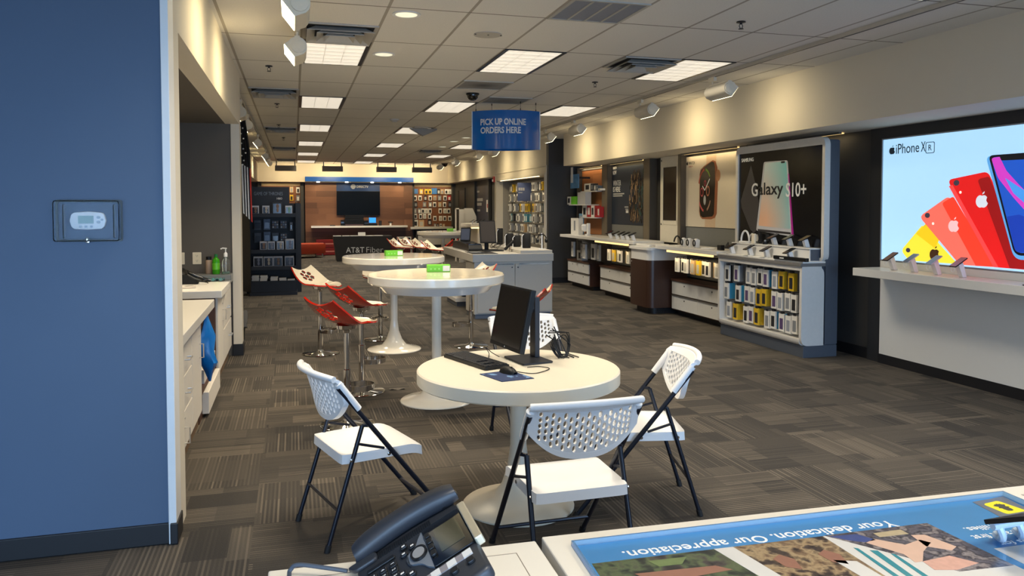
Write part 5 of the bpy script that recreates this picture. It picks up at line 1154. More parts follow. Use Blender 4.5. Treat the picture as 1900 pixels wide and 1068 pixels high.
# ---------------------------------------------------------------- long display wall
# posts between the bays
def bay_post(y0, y1, lab, x0=5.86):
    t = T('bay_post', lab, 'post', (x0, (y0 + y1) / 2, 0))
    MB(t).box(x0, 5.995, y0, y1, 0.0, 2.478).obj('post_body', M('post_brown_grey', (78, 72, 64), 0.5), t); MB(t).box(x0 - 0.004, x0, y0 + .02, y1 - .02, 0.9, 2.478).obj('face_strip', M('brown_grey_metal', (126, 116, 100), 0.4, 0.4), t)
bay_post(13.96, 14.25, 'broad dark post between the oak shelves and the winter poster')
bay_post(12.1, 12.36, 'broad dark post between the winter poster and the tall white cabinet')
bay_post(11.0, 11.1, 'slim dark post between the tall white cabinet and the watch poster')
bay_post(9.16, 9.34, 'dark post between the watch poster and the black phone poster')
bay_post(15.6, 15.66, 'slim dark post beside the oak shelf panel at the return wall')
WARMS = M('warm_led_strip', (255, 214, 140), 0.4, emit=1.5, var=0)
def led(par, x, y0, y1, z, w, rx=0, nm='led_strip'):
    MB(par).box(x - 0.012, x + 0.012, y0, y1, z - (0.03 if z < 2 else 0.01), z).obj(nm, WARMS, par)
    l = area('led_lamp', tuple(Vector((x, (y0 + y1) / 2, z - (0.04 if z < 2 else 0.02))) - par.location), (0, rx, 0), 0.02, (y1 - y0) * .95, w, (1.0, 0.78, 0.44), 160); l.parent = par
# coves: warm strip under the soffit over each panel
for i, (y0, y1, lab) in enumerate(((14.3, 15.55, 'warm cove strip over the oak shelves'), (12.4, 13.9, 'warm cove strip over the winter poster'), (9.4, 10.95, 'warm cove strip over the watch poster'), (7.3, 9.1, 'warm cove strip over the black phone poster'))):
    t = T('cove_light', lab, 'strip light', (5.7, (y0 + y1) / 2, 2.47)); MB(t).box(5.82, 5.86, y0, y1, 2.46, 2.48).obj('channel', GREYM, t)
    led(t, 5.88, y0, y1, 2.472, 1.3, math.radians(-25))
# oak shelf bay
t = T('shelf_unit', 'oak slat panel with white display shelves beside the return wall', 'shelf unit', (5.97, 15.0, 1.1))
MB(t).box(5.95, 5.99, 14.28, 15.58, 1.09, 2.42).obj('oak_panel', OAK, t); MB(t).box(5.93, 5.99, 14.27, 15.6, 2.42, 2.45).obj('top_rail', GREYM, t)
def pt(px, py, X): return at(px, py, 'x', X)
q = lambda x, y: (1030 + x / 7.12, 290 + y / 7.12)
def wshelf(x0, x1, yy, dep, lab):
    X = 5.95 - dep; a, b = pt(*q(x0, yy), X), pt(*q(x1, yy), X); a.y = min(a.y, 15.58); b.y = max(b.y, 14.27)
    o = MB((5.9, (a.y + b.y) / 2, a.z)).box(X, 5.948, b.y, a.y, a.z - 0.02, a.z).obj('display_shelf', WLAM); tag(o, lab, 'shelf'); return X, a, b
X1, a1, b1 = wshelf(335, 605, 462, 0.22, 'upper white shelf on the oak panel')
X2, a2, b2 = wshelf(160, 400, 635, 0.3, 'middle white shelf on the oak panel, set towards the return wall')
X3, a3, b3 = wshelf(345, 610, 798, 0.22, 'lower white shelf on the oak panel')
def stand_box(px0, px1, pyt, X, zb, d, mat, name, lab, front=None, cat='box'):
    """carton standing on a shelf of the display wall; px range and top row seen in the photo"""
    a, b = pt(px0, pyt, X), pt(px1, pyt, X); y0, y1 = b.y, a.y; h = max(0.04, a.z - zb)
    t = T(name, lab, cat, (X + d / 2, (y0 + y1) / 2, zb)); w = (y1 - y0)
    MB().box(-d / 2, d / 2, -w / 2, w / 2, 0.0005, h).obj('carton', mat, t, bevel=0.002)
    if front: MB().box(-d / 2 - 0.002, -d / 2, -w * 0.28, w * 0.28, h * 0.2, h * 0.8).obj('front_window', front, t)
    return t
for i, (x0, x1, yt, mat, fr, lab) in enumerate(((385, 465, 362, WCARD, KCARD, 'white box with dark picture on the upper oak shelf'), (468, 505, 360, KCARD, GCARD, 'black box on the upper oak shelf'), (510, 538, 380, GCARD, WCARD, 'grey-blue small box on the upper oak shelf'), (542, 566, 388, M('slate_card', (70, 84, 100), 0.5), GCARD, 'slate small box on the upper oak shelf'), (570, 600, 425, WCARD, GCARD, 'tiny pale box at the end of the upper oak shelf'))):
    stand_box(*[v / 7.12 + 1030 for v in (x0, x1)], yt / 7.12 + 290, X1 + 0.02, a1.z, 0.1, mat, 'display_box', lab, fr)
stand_box(1030 + 160 / 7.12, 1030 + 205 / 7.12, 290 + 532 / 7.12, X2 + .02, a2.z, 0.14, WCARD, 'display_box', 'white half of the device box on the middle oak shelf', KCARD)
stand_box(1030 + 212 / 7.12, 1030 + 278 / 7.12, 290 + 530 / 7.12, X2 + .02, a2.z, 0.14, GREEN, 'display_box', 'bright green box on the middle oak shelf', None)
stand_box(1030 + 296 / 7.12, 1030 + 398 / 7.12, 290 + 475 / 7.12, X2 + .022, a2.z + 0.003, 0.13, M('pale_grey_card', (190, 190, 190), 0.5), 'display_box', 'large pale grey box on the middle oak shelf', None)
for i, (x0, x1, yt, mat, fr) in enumerate(((360, 415, 650, WCARD, KCARD), (420, 470, 645, RCARD, WCARD), (475, 515, 648, WCARD, KCARD), (522, 555, 650, RCARD, M('dark_red_window', (110, 20, 26), 0.4)), (557, 588, 665, RCARD, WCARD))):
    stand_box(*[v / 7.12 + 1030 for v in (x0, x1)], yt / 7.12 + 290, X3 + 0.03, a3.z, 0.09, mat, 'display_box', '%s upright box on the lower oak shelf, %s from the return wall' % ('white' if mat is WCARD else 'red', ORD[i]), fr)
a, b = pt(*q(207, 425), 5.7), pt(*q(318, 230), 5.7)
t = T('flag_sign', 'blue picture sign on a black bracket by the oak panel', 'sign', (5.7, (a.y + b.y) / 2, a.z))
PIC = M('blue_picture_print', (90, 140, 190), 0.4, var=0.45, scale=12)
MB(t).box(5.69, 5.7, b.y, a.y, a.z, b.z).obj('panel', PIC, t); MB(t).fbox(F_right((5.69, a.y, a.z)), 0.03, 0.16, 0.12, 0.45, 0, 0.003).obj('print_block', INKW, t)
MB(t).box(5.7, 5.9495, b.y + 0.02, b.y + 0.05, b.z - 0.1, b.z - 0.06).obj('bracket', BLACKM, t)

# counters
def counter(lab, x0, y0, y1, zt, th=0.055):
    o = MB((5.6, (y0 + y1) / 2, zt - th)).box(x0, 5.855, y0, y1, zt - th, zt).obj('display_counter', WLAM, bevel=0.004); return tag(o, lab, 'counter')
counter('white wall counter below the oak shelves and winter poster', 5.3, 11.55, 15.15, 1.09)
counter('white wall counter below the watch poster', 5.3, 8.96, 10.75, 1.07)
t = T('counter_light', 'warm strip light under the white counter by the winter poster', 'strip light', (5.4, 12.7, 1.03)); MB(t).box(5.34, 5.4, 11.8, 13.25, 1.02, 1.034).obj('channel', GREYM, t); led(t, 5.325, 11.8, 13.25, 1.034, 2.6, math.radians(-20))
t = T('counter_light', 'warm strip light under the white counter by the watch poster', 'strip light', (5.4, 9.9, 1.01)); MB(t).box(5.34, 5.4, 9.1, 10.4, 1.0, 1.014).obj('channel', GREYM, t); led(t, 5.325, 9.1, 10.4, 1.014, 2.6, math.radians(-20))
LINEN = M('ribbed_grey_panel', (120, 122, 122), 0.5, var=0.15, scale=60)
def back_panel(lab, y0, y1, z0, z1):
    tag(MB((5.97, (y0 + y1) / 2, z0)).box(5.95, 5.99, y0, y1, z0, z1).obj('ribbed_board', LINEN), lab, 'panel', kind='thing')
back_panel('ribbed grey panel under the winter poster', 12.37, 13.95, 0.56, 1.315)
back_panel('ribbed grey panel under the watch poster', 9.35, 10.99, 0.56, 1.335)
back_panel('plain dark back panel under the oak shelves', 14.26, 15.58, 0.56, 1.085)
# drawers
DW = M('drawer_white', (214, 214, 212), 0.4)
def drawer_bank(lab, y0, y1, x0=5.56):
    t = T('drawer_unit', lab, 'drawers', (5.75, (y0 + y1) / 2, 0))
    MB(t).box(x0 + 0.02, 5.855, y0, y1, 0.08, 0.55).obj('carcass', WOODD, t); MB(t).box(x0 - 0.01, 5.855, y0 - 0.01, y1 + 0.01, 0.525, 0.555).obj('top_board', WOODD, t, bevel=0.003)
    MB(t).box(x0 + 0.1, 5.855, y0 + 0.02, y1 - 0.02, 0, 0.08).obj('kick_base', BLACKB, t)
    w = (y1 - y0 - 0.04) / 2
    for c in range(2):
        for r in range(2):
            a = y0 + 0.02 + c * w; z0, z1 = (0.1, 0.295) if r == 0 else (0.325, 0.515)
            d = MB(t).box(x0, x0 + 0.02, a + 0.002, a + w - 0.002, z0, z1).obj('drawer', DW, t, bevel=0.002)
            MB(t).box(x0 - 0.008, x0 + 0.01, a + 0.004, a + w - 0.004, z1, z1 + 0.015).obj('lip_pull', GREYM, d)
            MB(t).lathe([(0.012, 0), (0.012, 0.004), (0.001, 0.005)], (x0, a + w / 2, z1 - 0.045), 12, FR((0, 0, 0), (0, -1, 0), (0, 0, 1))).obj('lock', BLACKM, d)
drawer_bank('white drawer bank under the oak shelves', 14.15, 15.4)
drawer_bank('white drawer bank under the winter poster', 11.75, 13.6)
drawer_bank('white drawer bank under the watch poster', 9.1, 10.72)
# walnut pedestal
t = T('walnut_podium', 'dark walnut podium with rounded corners and white top band', 'podium', (5.55, 11.13, 0)); YL, YH = 10.76, 11.5
FPD = FR((0, 0, 0), (1, 0, 0), (0, 1, 0)); shp = lambda g: [(5.85, YL - g), (5.85, YH + g)] + [(5.2 - g + 0.1 - 0.1 * math.sin(a), YH + g - 0.1 + 0.1 * math.cos(a)) for a in [PI / 2 * k / 6 for k in range(7)]] + [(5.2 - g + 0.1 - 0.1 * math.cos(a), YL - g + 0.1 - 0.1 * math.sin(a)) for a in [PI / 2 * k / 6 for k in range(7)]]
VEN = wood('walnut_veneer', (36, 22, 18), (62, 39, 29), 2, 5.0, 4.0, 0.35)
MB(t).poly(FPD, shp(0), 0.1, 0.83).obj('veneer_body', VEN, t, smooth=True)
MB(t).poly(FPD, shp(-0.08), 0, 0.1).obj('kick_base', BLACKB, t)
MB(t).poly(FPD, shp(-0.005), 0.83, 0.985).obj('white_band', WLAM, t, smooth=True)
MB(t).poly(FPD, shp(0.02), 0.985, 1.03).obj('podium_top', WLAM, t, bevel=0.004)
MB(t).lathe([(0.012, 0), (0.012, 0.006), (0.001, 0.007)], (5.2, 11.38, 0.78), 12, FR((0, 0, 0), (0, -1, 0), (0, 0, 1))).obj('lock', CHROME, t)
tag(MB((5.45, 11.2, 1.03)).poly(FPD, rr(5.3, 10.95, 5.65, 11.45, 0.03, 4), 1.0305, 1.065).obj('tray', WLAM, bevel=0.006), 'shallow white tray lying on the walnut podium', 'tray')
# tall white cabinet with dark screen
t = T('tall_cabinet', 'tall narrow white cabinet with a dark upright screen', 'cabinet', (5.95, 11.55, 1.07)); FC = F_right((5.9, 11.79, 0))
MB(t).box(5.9, 5.99, 11.1, 11.79, 1.07, 2.476).obj('body', M('warm_white_metal', (222, 216, 200), 0.35), t, bevel=0.004)
MB(t).fbox(FC, 0.115, 0.575, 1.43, 2.3, 0, 0.004).obj('screen', BLACKG, t); MB(t).frame(FC, 0.1, 0.59, 1.36, 2.33, 0.012, 0, 0.008).obj('screen_trim', M('warm_white_metal'), t)
for v in (1.35, 2.4): MB(t).fbox(FC, 0.03, 0.05, v, v + 0.03, 0, 0.006).obj('latch', BLACKM, t)

# ---- winter poster
def poster(lab, X, y_hi, y_lo, z0, z1, mat, name='wall_poster'):
    t = T(name, lab, 'poster', (X, (y_hi + y_lo) / 2, z0)); F = F_right((X, y_hi, z0))
    MB(t).fbox(F, 0, y_hi - y_lo, 0, z1 - z0, -0.035, 0).obj('sheet', mat, t); return t, F, y_hi - y_lo, z1 - z0
t, F, w, h = poster('navy poster with white lettering and a mass of dark blades', 5.95, 13.97, 12.46, 1.32, 2.41, M('navy_poster', (40, 50, 66), 0.45, var=0.12, scale=3))
random.seed(11)
m = MB(t)
for i in range(260):
    u = w * random.uniform(0.56, 0.985); v = h * random.uniform(0.02, 0.55 + 0.35 * (1 - abs(u / w - .78) * 2.2)); L = random.uniform(0.05, 0.2); a = (u / w - .76) * -0.9 + random.uniform(-.25, .25); ww = random.uniform(0.005, 0.014)
    k = random.choices((0, 1, 2, 3), (5, 3 if u / w < .84 else 1, 3, 3 if u / w > .82 else .3))[0]
    if v + L * math.cos(a) > h * .97 or not (w * .54 < u + L * math.sin(a) < w * .99): continue
    d = Vector((math.sin(a), math.cos(a))); s = Vector((d.y, -d.x)) * ww; p = Vector((u, v)); e = p + d * L; n0 = 0.001 + 0.00004 * i
    m.mi = k; m.poly(F, [tuple(p - s), tuple(p + s), tuple(e + s * .3), tuple(e - s * .3)], 0.0, n0)
m.obj('blade_pattern', [M(nm, c, 0.5) for nm, c in (('dark_bronze_print', (46, 38, 32)), ('bright_bronze_print', (176, 146, 108)), ('mid_bronze_print', (96, 78, 62)), ('teal_print', (60, 92, 92)))], t)
for s, u, v, ww, hh in (('DIRECTV', 0.06, 0.965, 0.17, 0.05), ('NOW', 0.06, 0.87, 0.17, 0.08), ('WINTER', 0.075, 0.675, 0.37, 0.1), ('IS HERE', 0.075, 0.565, 0.34, 0.1)):
    text(s, FR(F.p(u, v * h if v < 1 else v), F.u, F.v), INKW, 'lettering', t, t, w=ww, h=hh, bold=0.01, off=0.001)
for u, v, ww in ((0.075, 0.52, 0.52), (0.075, 0.485, 0.44), (0.62, 0.29, 0.16), (0.66, 0.25, 0.12)): MB(t).fbox(F, u, u + ww, v * h, v * h + 0.025, 0, 0.002).obj('print_line', INKG, t)
MB(t).fbox(F, 0.68, 0.79, 0.2 * h, 0.245 * h, 0, 0.002).obj('print_block', INKW, t)
# ---- watch poster
def apple(F, cu, cv, s, mat, parent, bite=True):
    pts = []
    for k in range(36):
        a = 2 * PI * k / 36; r = 0.46 + 0.05 * abs(math.cos(a)) ; x, y = r * math.cos(a), r * 1.02 * math.sin(a) - (0.07 * math.exp(-((a - PI / 2) / .28) ** 2)) + (0.05 * math.exp(-((a - 3 * PI / 2) / .25) ** 2))
        if bite:
            d = math.hypot(x - .58, y - .1)
            if d < 0.24: f = 0.24 / max(d, 1e-4); x, y = .58 + (x - .58) * f, .1 + (y - .1) * f
        pts.append((cu + x * s, cv + y * s))
    MB(parent).poly(F, pts, 0.0, 0.002).poly(F, [(cu + .02 * s, cv + .5 * s), (cu + .06 * s, cv + .62 * s), (cu + .2 * s, cv + .72 * s), (cu + .18 * s, cv + .58 * s)], 0, 0.002).obj('emblem', mat, parent)
t, F, w, h = poster('cream poster showing a rose gold watch', 5.95, 11.06, 9.46, 1.345, 2.43, M('cream_poster', (224, 214, 196), 0.4, var=0.01))
wu = lambda x: (x - 357) / (881 - 357) * w
wv = lambda x, y: h * (1 - (y - (315 - (x - 357) * 0.136)) / (968 + (x - 350) * 0.022 - (315 - (x - 357) * 0.136)))
W2 = lambda x, y: (wu(x), wv(x, y))
STRAP, GOLD, WBLK = M('strap_rose_print', (216, 190, 160), 0.4), M('rose_gold_print', (164, 104, 72), 0.3, 0.3), M('watch_black_print', (22, 14, 16), 0.15)
MB(t).poly(F, [W2(580, 290), W2(672, 275), W2(668, 975), W2(570, 970)], 0, 0.001).obj('strap_print', STRAP, t)
body = [W2(*p) for p in ((515, 470), (525, 425), (560, 390), (640, 335), (665, 345), (682, 400), (688, 560), (680, 840), (665, 880), (630, 897), (545, 895), (522, 870), (514, 830))]
MB(t).poly(F, body, 0, 0.002).obj('case_print', GOLD, t)
MB(t).poly(F, [W2(*p) for p in ((520, 475), (530, 435), (565, 400), (630, 348), (650, 355), (660, 400), (664, 560), (655, 845), (640, 868), (550, 880), (528, 862), (520, 820))], 0, 0.003).obj('face_print', WBLK, t)
cc = W2(690, 478); MB(t).poly(F, circ(cc[0], cc[1], 0.06, 20, 0.085), 0, 0.0035).obj('crown_print', M('crown_print', (190, 136, 96), 0.3), t)
ctr = W2(568, 622)
for (x, y), ww in ((W2(614, 512), 0.008), (W2(545, 582), 0.008)):
    d = Vector((x - ctr[0], y - ctr[1])).normalized(); s = Vector((-d.y, d.x)) * ww; MB(t).poly(F, [(ctr[0] - s.x, ctr[1] - s.y), (ctr[0] + s.x, ctr[1] + s.y), (x + s.x, y + s.y), (x - s.x, y - s.y)], 0, 0.0045).obj('hand_print', INKW, t)
for (x, y, rx, ry, c) in ((540, 640, 0.045, 0.07, (170, 60, 70)), (598, 628, 0.05, 0.08, (176, 110, 80)), (570, 555, 0.03, 0.045, (180, 50, 80))):
    a = W2(x, y); o = circ(*a, rx, 18, ry); i2 = circ(*a, rx * .7, 18, ry * .7); MB(t).ring(F, o, i2, 0, 0.0042).obj('dial_ring_print', M('dial_%d' % x, c, 0.4), t)
a = W2(568, 715); MB(t).poly(F, circ(*a, 0.035, 14, 0.075), 0, 0.0042).obj('figure_print', INKG, t)
arc = []
for k in range(13): arc.append((k, 1))
for nm, a0, a1, c in (('green_arc_print', 40, 85, (120, 150, 60)), ('red_arc_print', 95, 160, (176, 70, 50)), ('rose_arc_print', 215, 260, (190, 80, 80)), ('pale_arc_print', 290, 330, (170, 130, 110))):
    o = [(ctr[0] + 0.2 * math.cos(R(a0 + (a1 - a0) * k / 8)), ctr[1] + 0.33 * math.sin(R(a0 + (a1 - a0) * k / 8))) for k in range(9)]; i2 = [(ctr[0] + 0.175 * math.cos(R(a0 + (a1 - a0) * k / 8)), ctr[1] + 0.295 * math.sin(R(a0 + (a1 - a0) * k / 8))) for k in range(9)]
    MB(t).poly(F, o + i2[::-1], 0, 0.0042).obj('arc_print', M(nm, c, 0.4), t)
ap = W2(388, 374); apple(F, ap[0], ap[1], 0.05, INKK, t)
lt = W2(402, 383); text('WATCH', FR(F.p(lt[0], lt[1]), F.u, F.v), INKK, 'lettering', t, t, w=0.19, h=0.045, off=0.001)
lt = W2(402, 408); text('SERIES 4', FR(F.p(lt[0] + .01, lt[1]), F.u, F.v), M('rose_ink', (190, 110, 100), 0.5), 'lettering', t, t, w=0.12, h=0.022, off=0.001)

# ---------------------------------------------------------------- freestanding phone display with black poster
PX = 5.62; BLU = M('blue_grey_panel', (76, 82, 92), 0.45)
t = T('display_stand', 'freestanding white display stand with rounded corners and slate back panel', 'display stand', (5.55, 8.05, 0))
FS_ = FR((0, 7.2, 0), (1, 0, 0), (0, 0, 1))       # side profile, n = -y
side = [(5.76, 0.135)] + [(5.58, 0.135)] if 0 else None
def rpoly(pts, rad, n=6):
    out = []; k = len(pts)
    for i in range(k):
        p, a, b = Vector(pts[i]), Vector(pts[i - 1]), Vector(pts[(i + 1) % k]); r = rad[i]
        if r <= 0: out.append(tuple(p)); continue
        d1, d2 = (a - p).normalized(), (b - p).normalized(); p1, p2 = p + d1 * r, p + d2 * r
        for s in range(n + 1):
            q = s / n; out.append(tuple((1 - q) ** 2 * p1 + 2 * q * (1 - q) * p + q * q * p2))
    return out
MB(t).box(5.33, 5.76, 7.2, 8.9, 0, 0.13).obj('plinth', BLU, t, bevel=0.003)
sil = rpoly([(5.3, 0.13), (5.3, 1.0), (5.585, 1.0), (5.585, 0.13)], [0.09, 0.012, 0.1, 0.0])
for y0, y1 in ((7.2, 7.24), (8.88, 8.92)): MB(t).poly(FR((0, y1, 0), (1, 0, 0), (0, 0, 1)), sil, 0, y1 - y0).obj('side_cheek', M('stand_white', (212, 209, 203), 0.3), t, smooth=True)
bl = rpoly([(5.3, 0.2), (5.3, 0.13), (5.6, 0.13), (5.6, 0.2)], [0.0, 0.06, 0, 0]); 
MB(t).poly(FR((0, 8.88, 0), (1, 0, 0), (0, 0, 1)), bl, 0, 1.64).obj('front_lip', M('stand_white'), t, smooth=True)
MB(t).box(5.3, 5.6, 7.24, 8.88, 0.95, 1.0).obj('head_rail', M('stand_white'), t, bevel=0.006)
MB(t).box(5.56, 5.6, 7.24, 8.88, 0.2, 0.95).obj('case_back', M('case_back_grey', (150, 154, 160), 0.5), t)
MB(t).box(5.285, 5.6, 7.2, 8.92, 1.0, 1.035).obj('grey_edge_slab', M('edge_grey', (112, 110, 108), 0.4), t, bevel=0.003)
MB(t).box(5.31, 5.6, 7.2, 8.92, 1.035, 1.055).obj('worktop', WLAM, t, bevel=0.003)
blu = rpoly([(5.585, 0.13), (5.585, 2.39), (5.765, 2.39), (5.765, 0.13)], [0, 0.05, 0.015, 0])
MB(t).poly(FR((0, 8.92, 0), (1, 0, 0), (0, 0, 1)), blu, 0, 1.7).obj('slate_panel', BLU, t, smooth=True)
MB(t).poly(FR((0, 7.22, 0), (1, 0, 0), (0, 0, 1)), rpoly([(5.6, 0.14), (5.6, 2.38), (5.76, 2.38), (5.76, 0.14)], [0.0, 0.04, 0.0, 0]), 0, 0.02).obj('slate_side', BLU, t)
FP = F_right((5.585, 8.92, 0)); PW = 1.72
fo = rr(-0.02, 1.04, PW + 0.02, 2.42, 0.09, 6); fi = rr(0.025, 1.09, PW - 0.025, 2.33, 0.012, 6)
MB(t).ring(FP, fo, fi, -0.04, 0.03).obj('white_surround', M('stand_white'), t, smooth=True)
STAND = t
t2 = T('wall_poster', 'black poster showing a pearly phone with large lettering across it', 'poster', (5.58, 8.05, 1.09)); 
MB(t2).fbox(FP, 0.025, PW - 0.025, 1.09, 2.335, 0.001, 0.008).obj('sheet', M('black_poster', (13, 13, 15), 0.18, var=0), t2)
gx = lambda x: 0.025 + (x - 120) / (868 - 120) * (PW - 0.05)
gz = lambda x, y: 2.335 - (y - (270 - (x - 120) * 0.11)) / (700 + 0.08 * (x - 120)) * 1.0 * 1.03
G2 = lambda x, y: (gx(x), gz(x, y))
FQ = FR(FP.p(0, 0, 0.008), FP.u, FP.v)
def pearl():
    m = M('pearl_screen_print', (180, 200, 200), 0.3, var=0); g = N(m); p = g.pos(); y, z = p[1], p[2]
    a = g.m('MINIMUM', g.m('MAXIMUM', g.m('ADD', g.m('MULTIPLY', y, -2.2), 0.5), 0.0), 1.0); b = g.m('MINIMUM', g.m('MAXIMUM', g.m('MULTIPLY', g.m('SUBTRACT', z, 0.42), 1.7), 0.0), 1.0)
    top = g.mix(a, (*lin((206, 218, 216)), 1), (*lin((104, 196, 198)), 1)); low = g.mix(a, (*lin((232, 184, 150)), 1), (*lin((150, 186, 190)), 1))
    g.put(g.b.inputs['Base Color'], g.mix(b, low, top)); return m
MB(t2).poly(FQ, [G2(*p) for p in ((240, 365), (290, 540), (322, 690), (300, 930), (275, 955), (240, 925), (150, 740), (140, 680))], 0, 0.001).obj('grey_phone_print', M('charcoal_print', (66, 64, 66), 0.3), t2)
MB(t2).poly(FQ, rpoly([G2(365, 335), G2(578, 318), G2(635, 955), G2(300, 930)], [0.03] * 4), 0, 0.002).obj('silver_rim_print', M('silver_print', (196, 196, 200), 0.25), t2)
MB(t2).poly(FQ, rpoly([G2(585, 430), G2(592, 430), G2(640, 955), G2(622, 950)], [0.005] * 4), 0, 0.0025).obj('magenta_edge_print', M('magenta_print', (170, 30, 140), 0.3), t2)
MB(t2).poly(FQ, rpoly([G2(378, 345), G2(568, 328), G2(612, 893), G2(322, 886)], [0.03] * 4), 0, 0.003).obj('screen_print', pearl(), t2)
MB(t2).poly(FQ, rpoly([G2(314, 915), G2(614, 920), G2(614, 938), G2(318, 935)], [0.005] * 4), 0, 0.003).obj('chin_print', M('chin_print', (50, 48, 50), 0.3), t2)
a = G2(541, 333); MB(t2).poly(FQ, rr(a[0] - .04, a[1] - .014, a[0] + .035, a[1] + .01, 0.01, 3), 0, 0.0045).obj('camera_print', INKK, t2)
a = G2(145, 342); text('SAMSUNG', FR(FQ.p(*a), FQ.u, FQ.v), INKW, 'lettering', t2, t2, w=0.27, h=0.047, off=0.001, bold=0.02)
for s, x0, x1, mat in (('G', 252, 312, INKW), ('alaxy', 318, 545, INKK), ('S10+', 570, 738, INKW)):
    y = {'G': 636, 'alaxy': 655, 'S10+': 626}[s]; A = G2(x0, y); B_ = G2(x1, y); text(s, FR(FQ.p(A[0], A[1]), FQ.u, FQ.v), mat, 'lettering', t2, t2, w=B_[0] - A[0], h=0.165 if s != 'alaxy' else 0.2, off=0.0045, bold=0.012)
# tiers and phones on the stand
t = STAND
MB(t).box(5.44, 5.575, 7.26, 8.8, 1.0555, 1.185).obj('riser', WLAM, t); MB(t).box(5.43, 5.578, 7.25, 8.82, 1.185, 1.197).obj('riser_top', WLAM, t, bevel=0.002); MB(t).box(5.45, 5.57, 7.25, 7.26, 1.06, 1.18).obj('slate_end', BLU, t)
def demo_phone(x, y, z, lab, scr, tilt=0.5, post=WPLAS, group='demo phones on the freestanding stand', s=1.0, pad=False):
    t = T('demo_phone', lab, 'phone', (x, y, z), 0, group)
    MB().poly(FR((0, 0.02 * s, 0), (1, 0, 0), (0, 0, 1)), [(0.0, 0.0005), (0.05 * s, 0.0005), (0.02 * s, 0.085 * s), (-0.025 * s, 0.075 * s)], 0, 0.04 * s).obj('stand', post, t, bevel=0.003)
    F = FR((-0.005, 0, 0.088 * s), (0, -1, 0), (math.cos(tilt), 0, math.sin(tilt)))
    MB().poly(F, rr(-0.037, -0.072, 0.037, 0.072, 0.008, 3), 0, 0.009).obj('handset', BLACKP, t, bevel=0.001)
    MB().poly(F, rr(-0.034, -0.068, 0.034, 0.068, 0.006, 3), 0.009, 0.0098).obj('screen', scr, t)
    if pad: MB().box(-0.055, -0.002, -0.05, 0.05, 0.0005, 0.004).obj('info_card', WCARD, t)
    return t
S1, S2, S3, S4 = SCREEN, M('plum_screen', (96, 60, 84), 0.2), M('olive_screen', (78, 76, 60), 0.2), M('bronze_screen', (104, 92, 70), 0.2)
s_ = lambda x, y: (1320 + x / 7.308, 420 + y / 7.308)
for i, (x, y, scr) in enumerate(((210, 240, S1), (455, 245, S1), (680, 260, M('grey_screen2', (70, 66, 66), 0.2)), (1000, 265, S1))):
    p = at(*s_(x, y + 90), 'z', 1.056); p = at(*s_(x + 60, y), 'x', 5.36); demo_phone(5.36, min(p.y, 8.86), 1.056, 'demo phone on the lower front tier of the white stand, %s from the watch poster' % ORD[i], scr, 0.42, s=1.1, pad=i < 3)
for i, (x, y, scr) in enumerate(((800, 100, S1), (1010, 105, S3), (1230, 115, S4))):
    p = at(*s_(x + 40, y), 'x', 5.5); demo_phone(5.5, p.y, 1.198, 'demo phone on the upper tier of the white stand, %s from the watch poster' % ORD[i], scr, 0.42, s=1.1)
p = at(*s_(590, 120), 'x', 5.5); t = T('watch_stand', 'white cradle with a smart watch and looped cord on the upper tier', 'watch', (5.5, p.y, 1.198))
MB().box(-0.03, 0.03, -0.035, 0.035, 0.0005, 0.12).obj('cradle', M('warm_white_plastic', (226, 216, 196), 0.35), t, bevel=0.006); MB().tube([(0.0, -0.05 + 0.04 * math.cos(a), 0.07 + 0.055 * math.sin(a)) for a in [2 * PI * k / 14 for k in range(13)]], 0.008, 6).obj('strap', BLACKP, t, smooth=True); MB().tube([(0, 0.06 + .05 * math.cos(a), 0.06 + 0.06 * math.sin(a)) for a in [PI * k / 9 for k in range(10)]], 0.006, 6).obj('cord', WPLAS, t, smooth=True)
p = at(*s_(740, 150), 'x', 5.5); t = T('earbud_case', 'small grey gadget on the upper tier beside the watch cradle', 'gadget', (5.49, p.y, 1.198)); MB().lathe([(0.03, 0.0005), (0.034, 0.01), (0.03, 0.03), (0.01, 0.036)], n=14).obj('case', BLACKP, t, smooth=True); MB().lathe([(0.012, 0.03), (0.014, 0.05), (0.002, 0.054)], n=10).obj('bud', SILV, t, smooth=True)
p = at(*s_(490, 130), 'x', 5.5); t = T('headset_stand', 'white looped headset on the upper tier at the watch poster end', 'headset', (5.5, p.y + .05, 1.198)); MB().tube([(0, 0.09 * math.cos(a), 0.02 + 0.13 * math.sin(a)) for a in [PI * k / 12 for k in range(13)]], 0.012, 8).obj('band', WPLAS, t, smooth=True); MB().box(-0.03, 0.03, -0.1, 0.1, 0.0005, 0.02).obj('base', WPLAS, t, bevel=0.004)
a, b = at(*s_(845, 420), 'x', 5.3), at(*s_(1290, 440), 'x', 5.3)
t = T('sound_bar', 'flat black slab with small white print on the front edge of the white stand', 'device', (5.322, (a.y + b.y) / 2, 1.056)); MB().box(-0.03, 0.01, -(a.y - b.y) / 2, (a.y - b.y) / 2, 0.0005, 0.04).obj('slab', BLACKP, t, bevel=0.004); MB().fbox(F_right((-0.03, (a.y - b.y) / 2 - 0.12, 0.012)), 0, 0.08, 0, 0.012, 0, 0.001).obj('print', INKW, t)
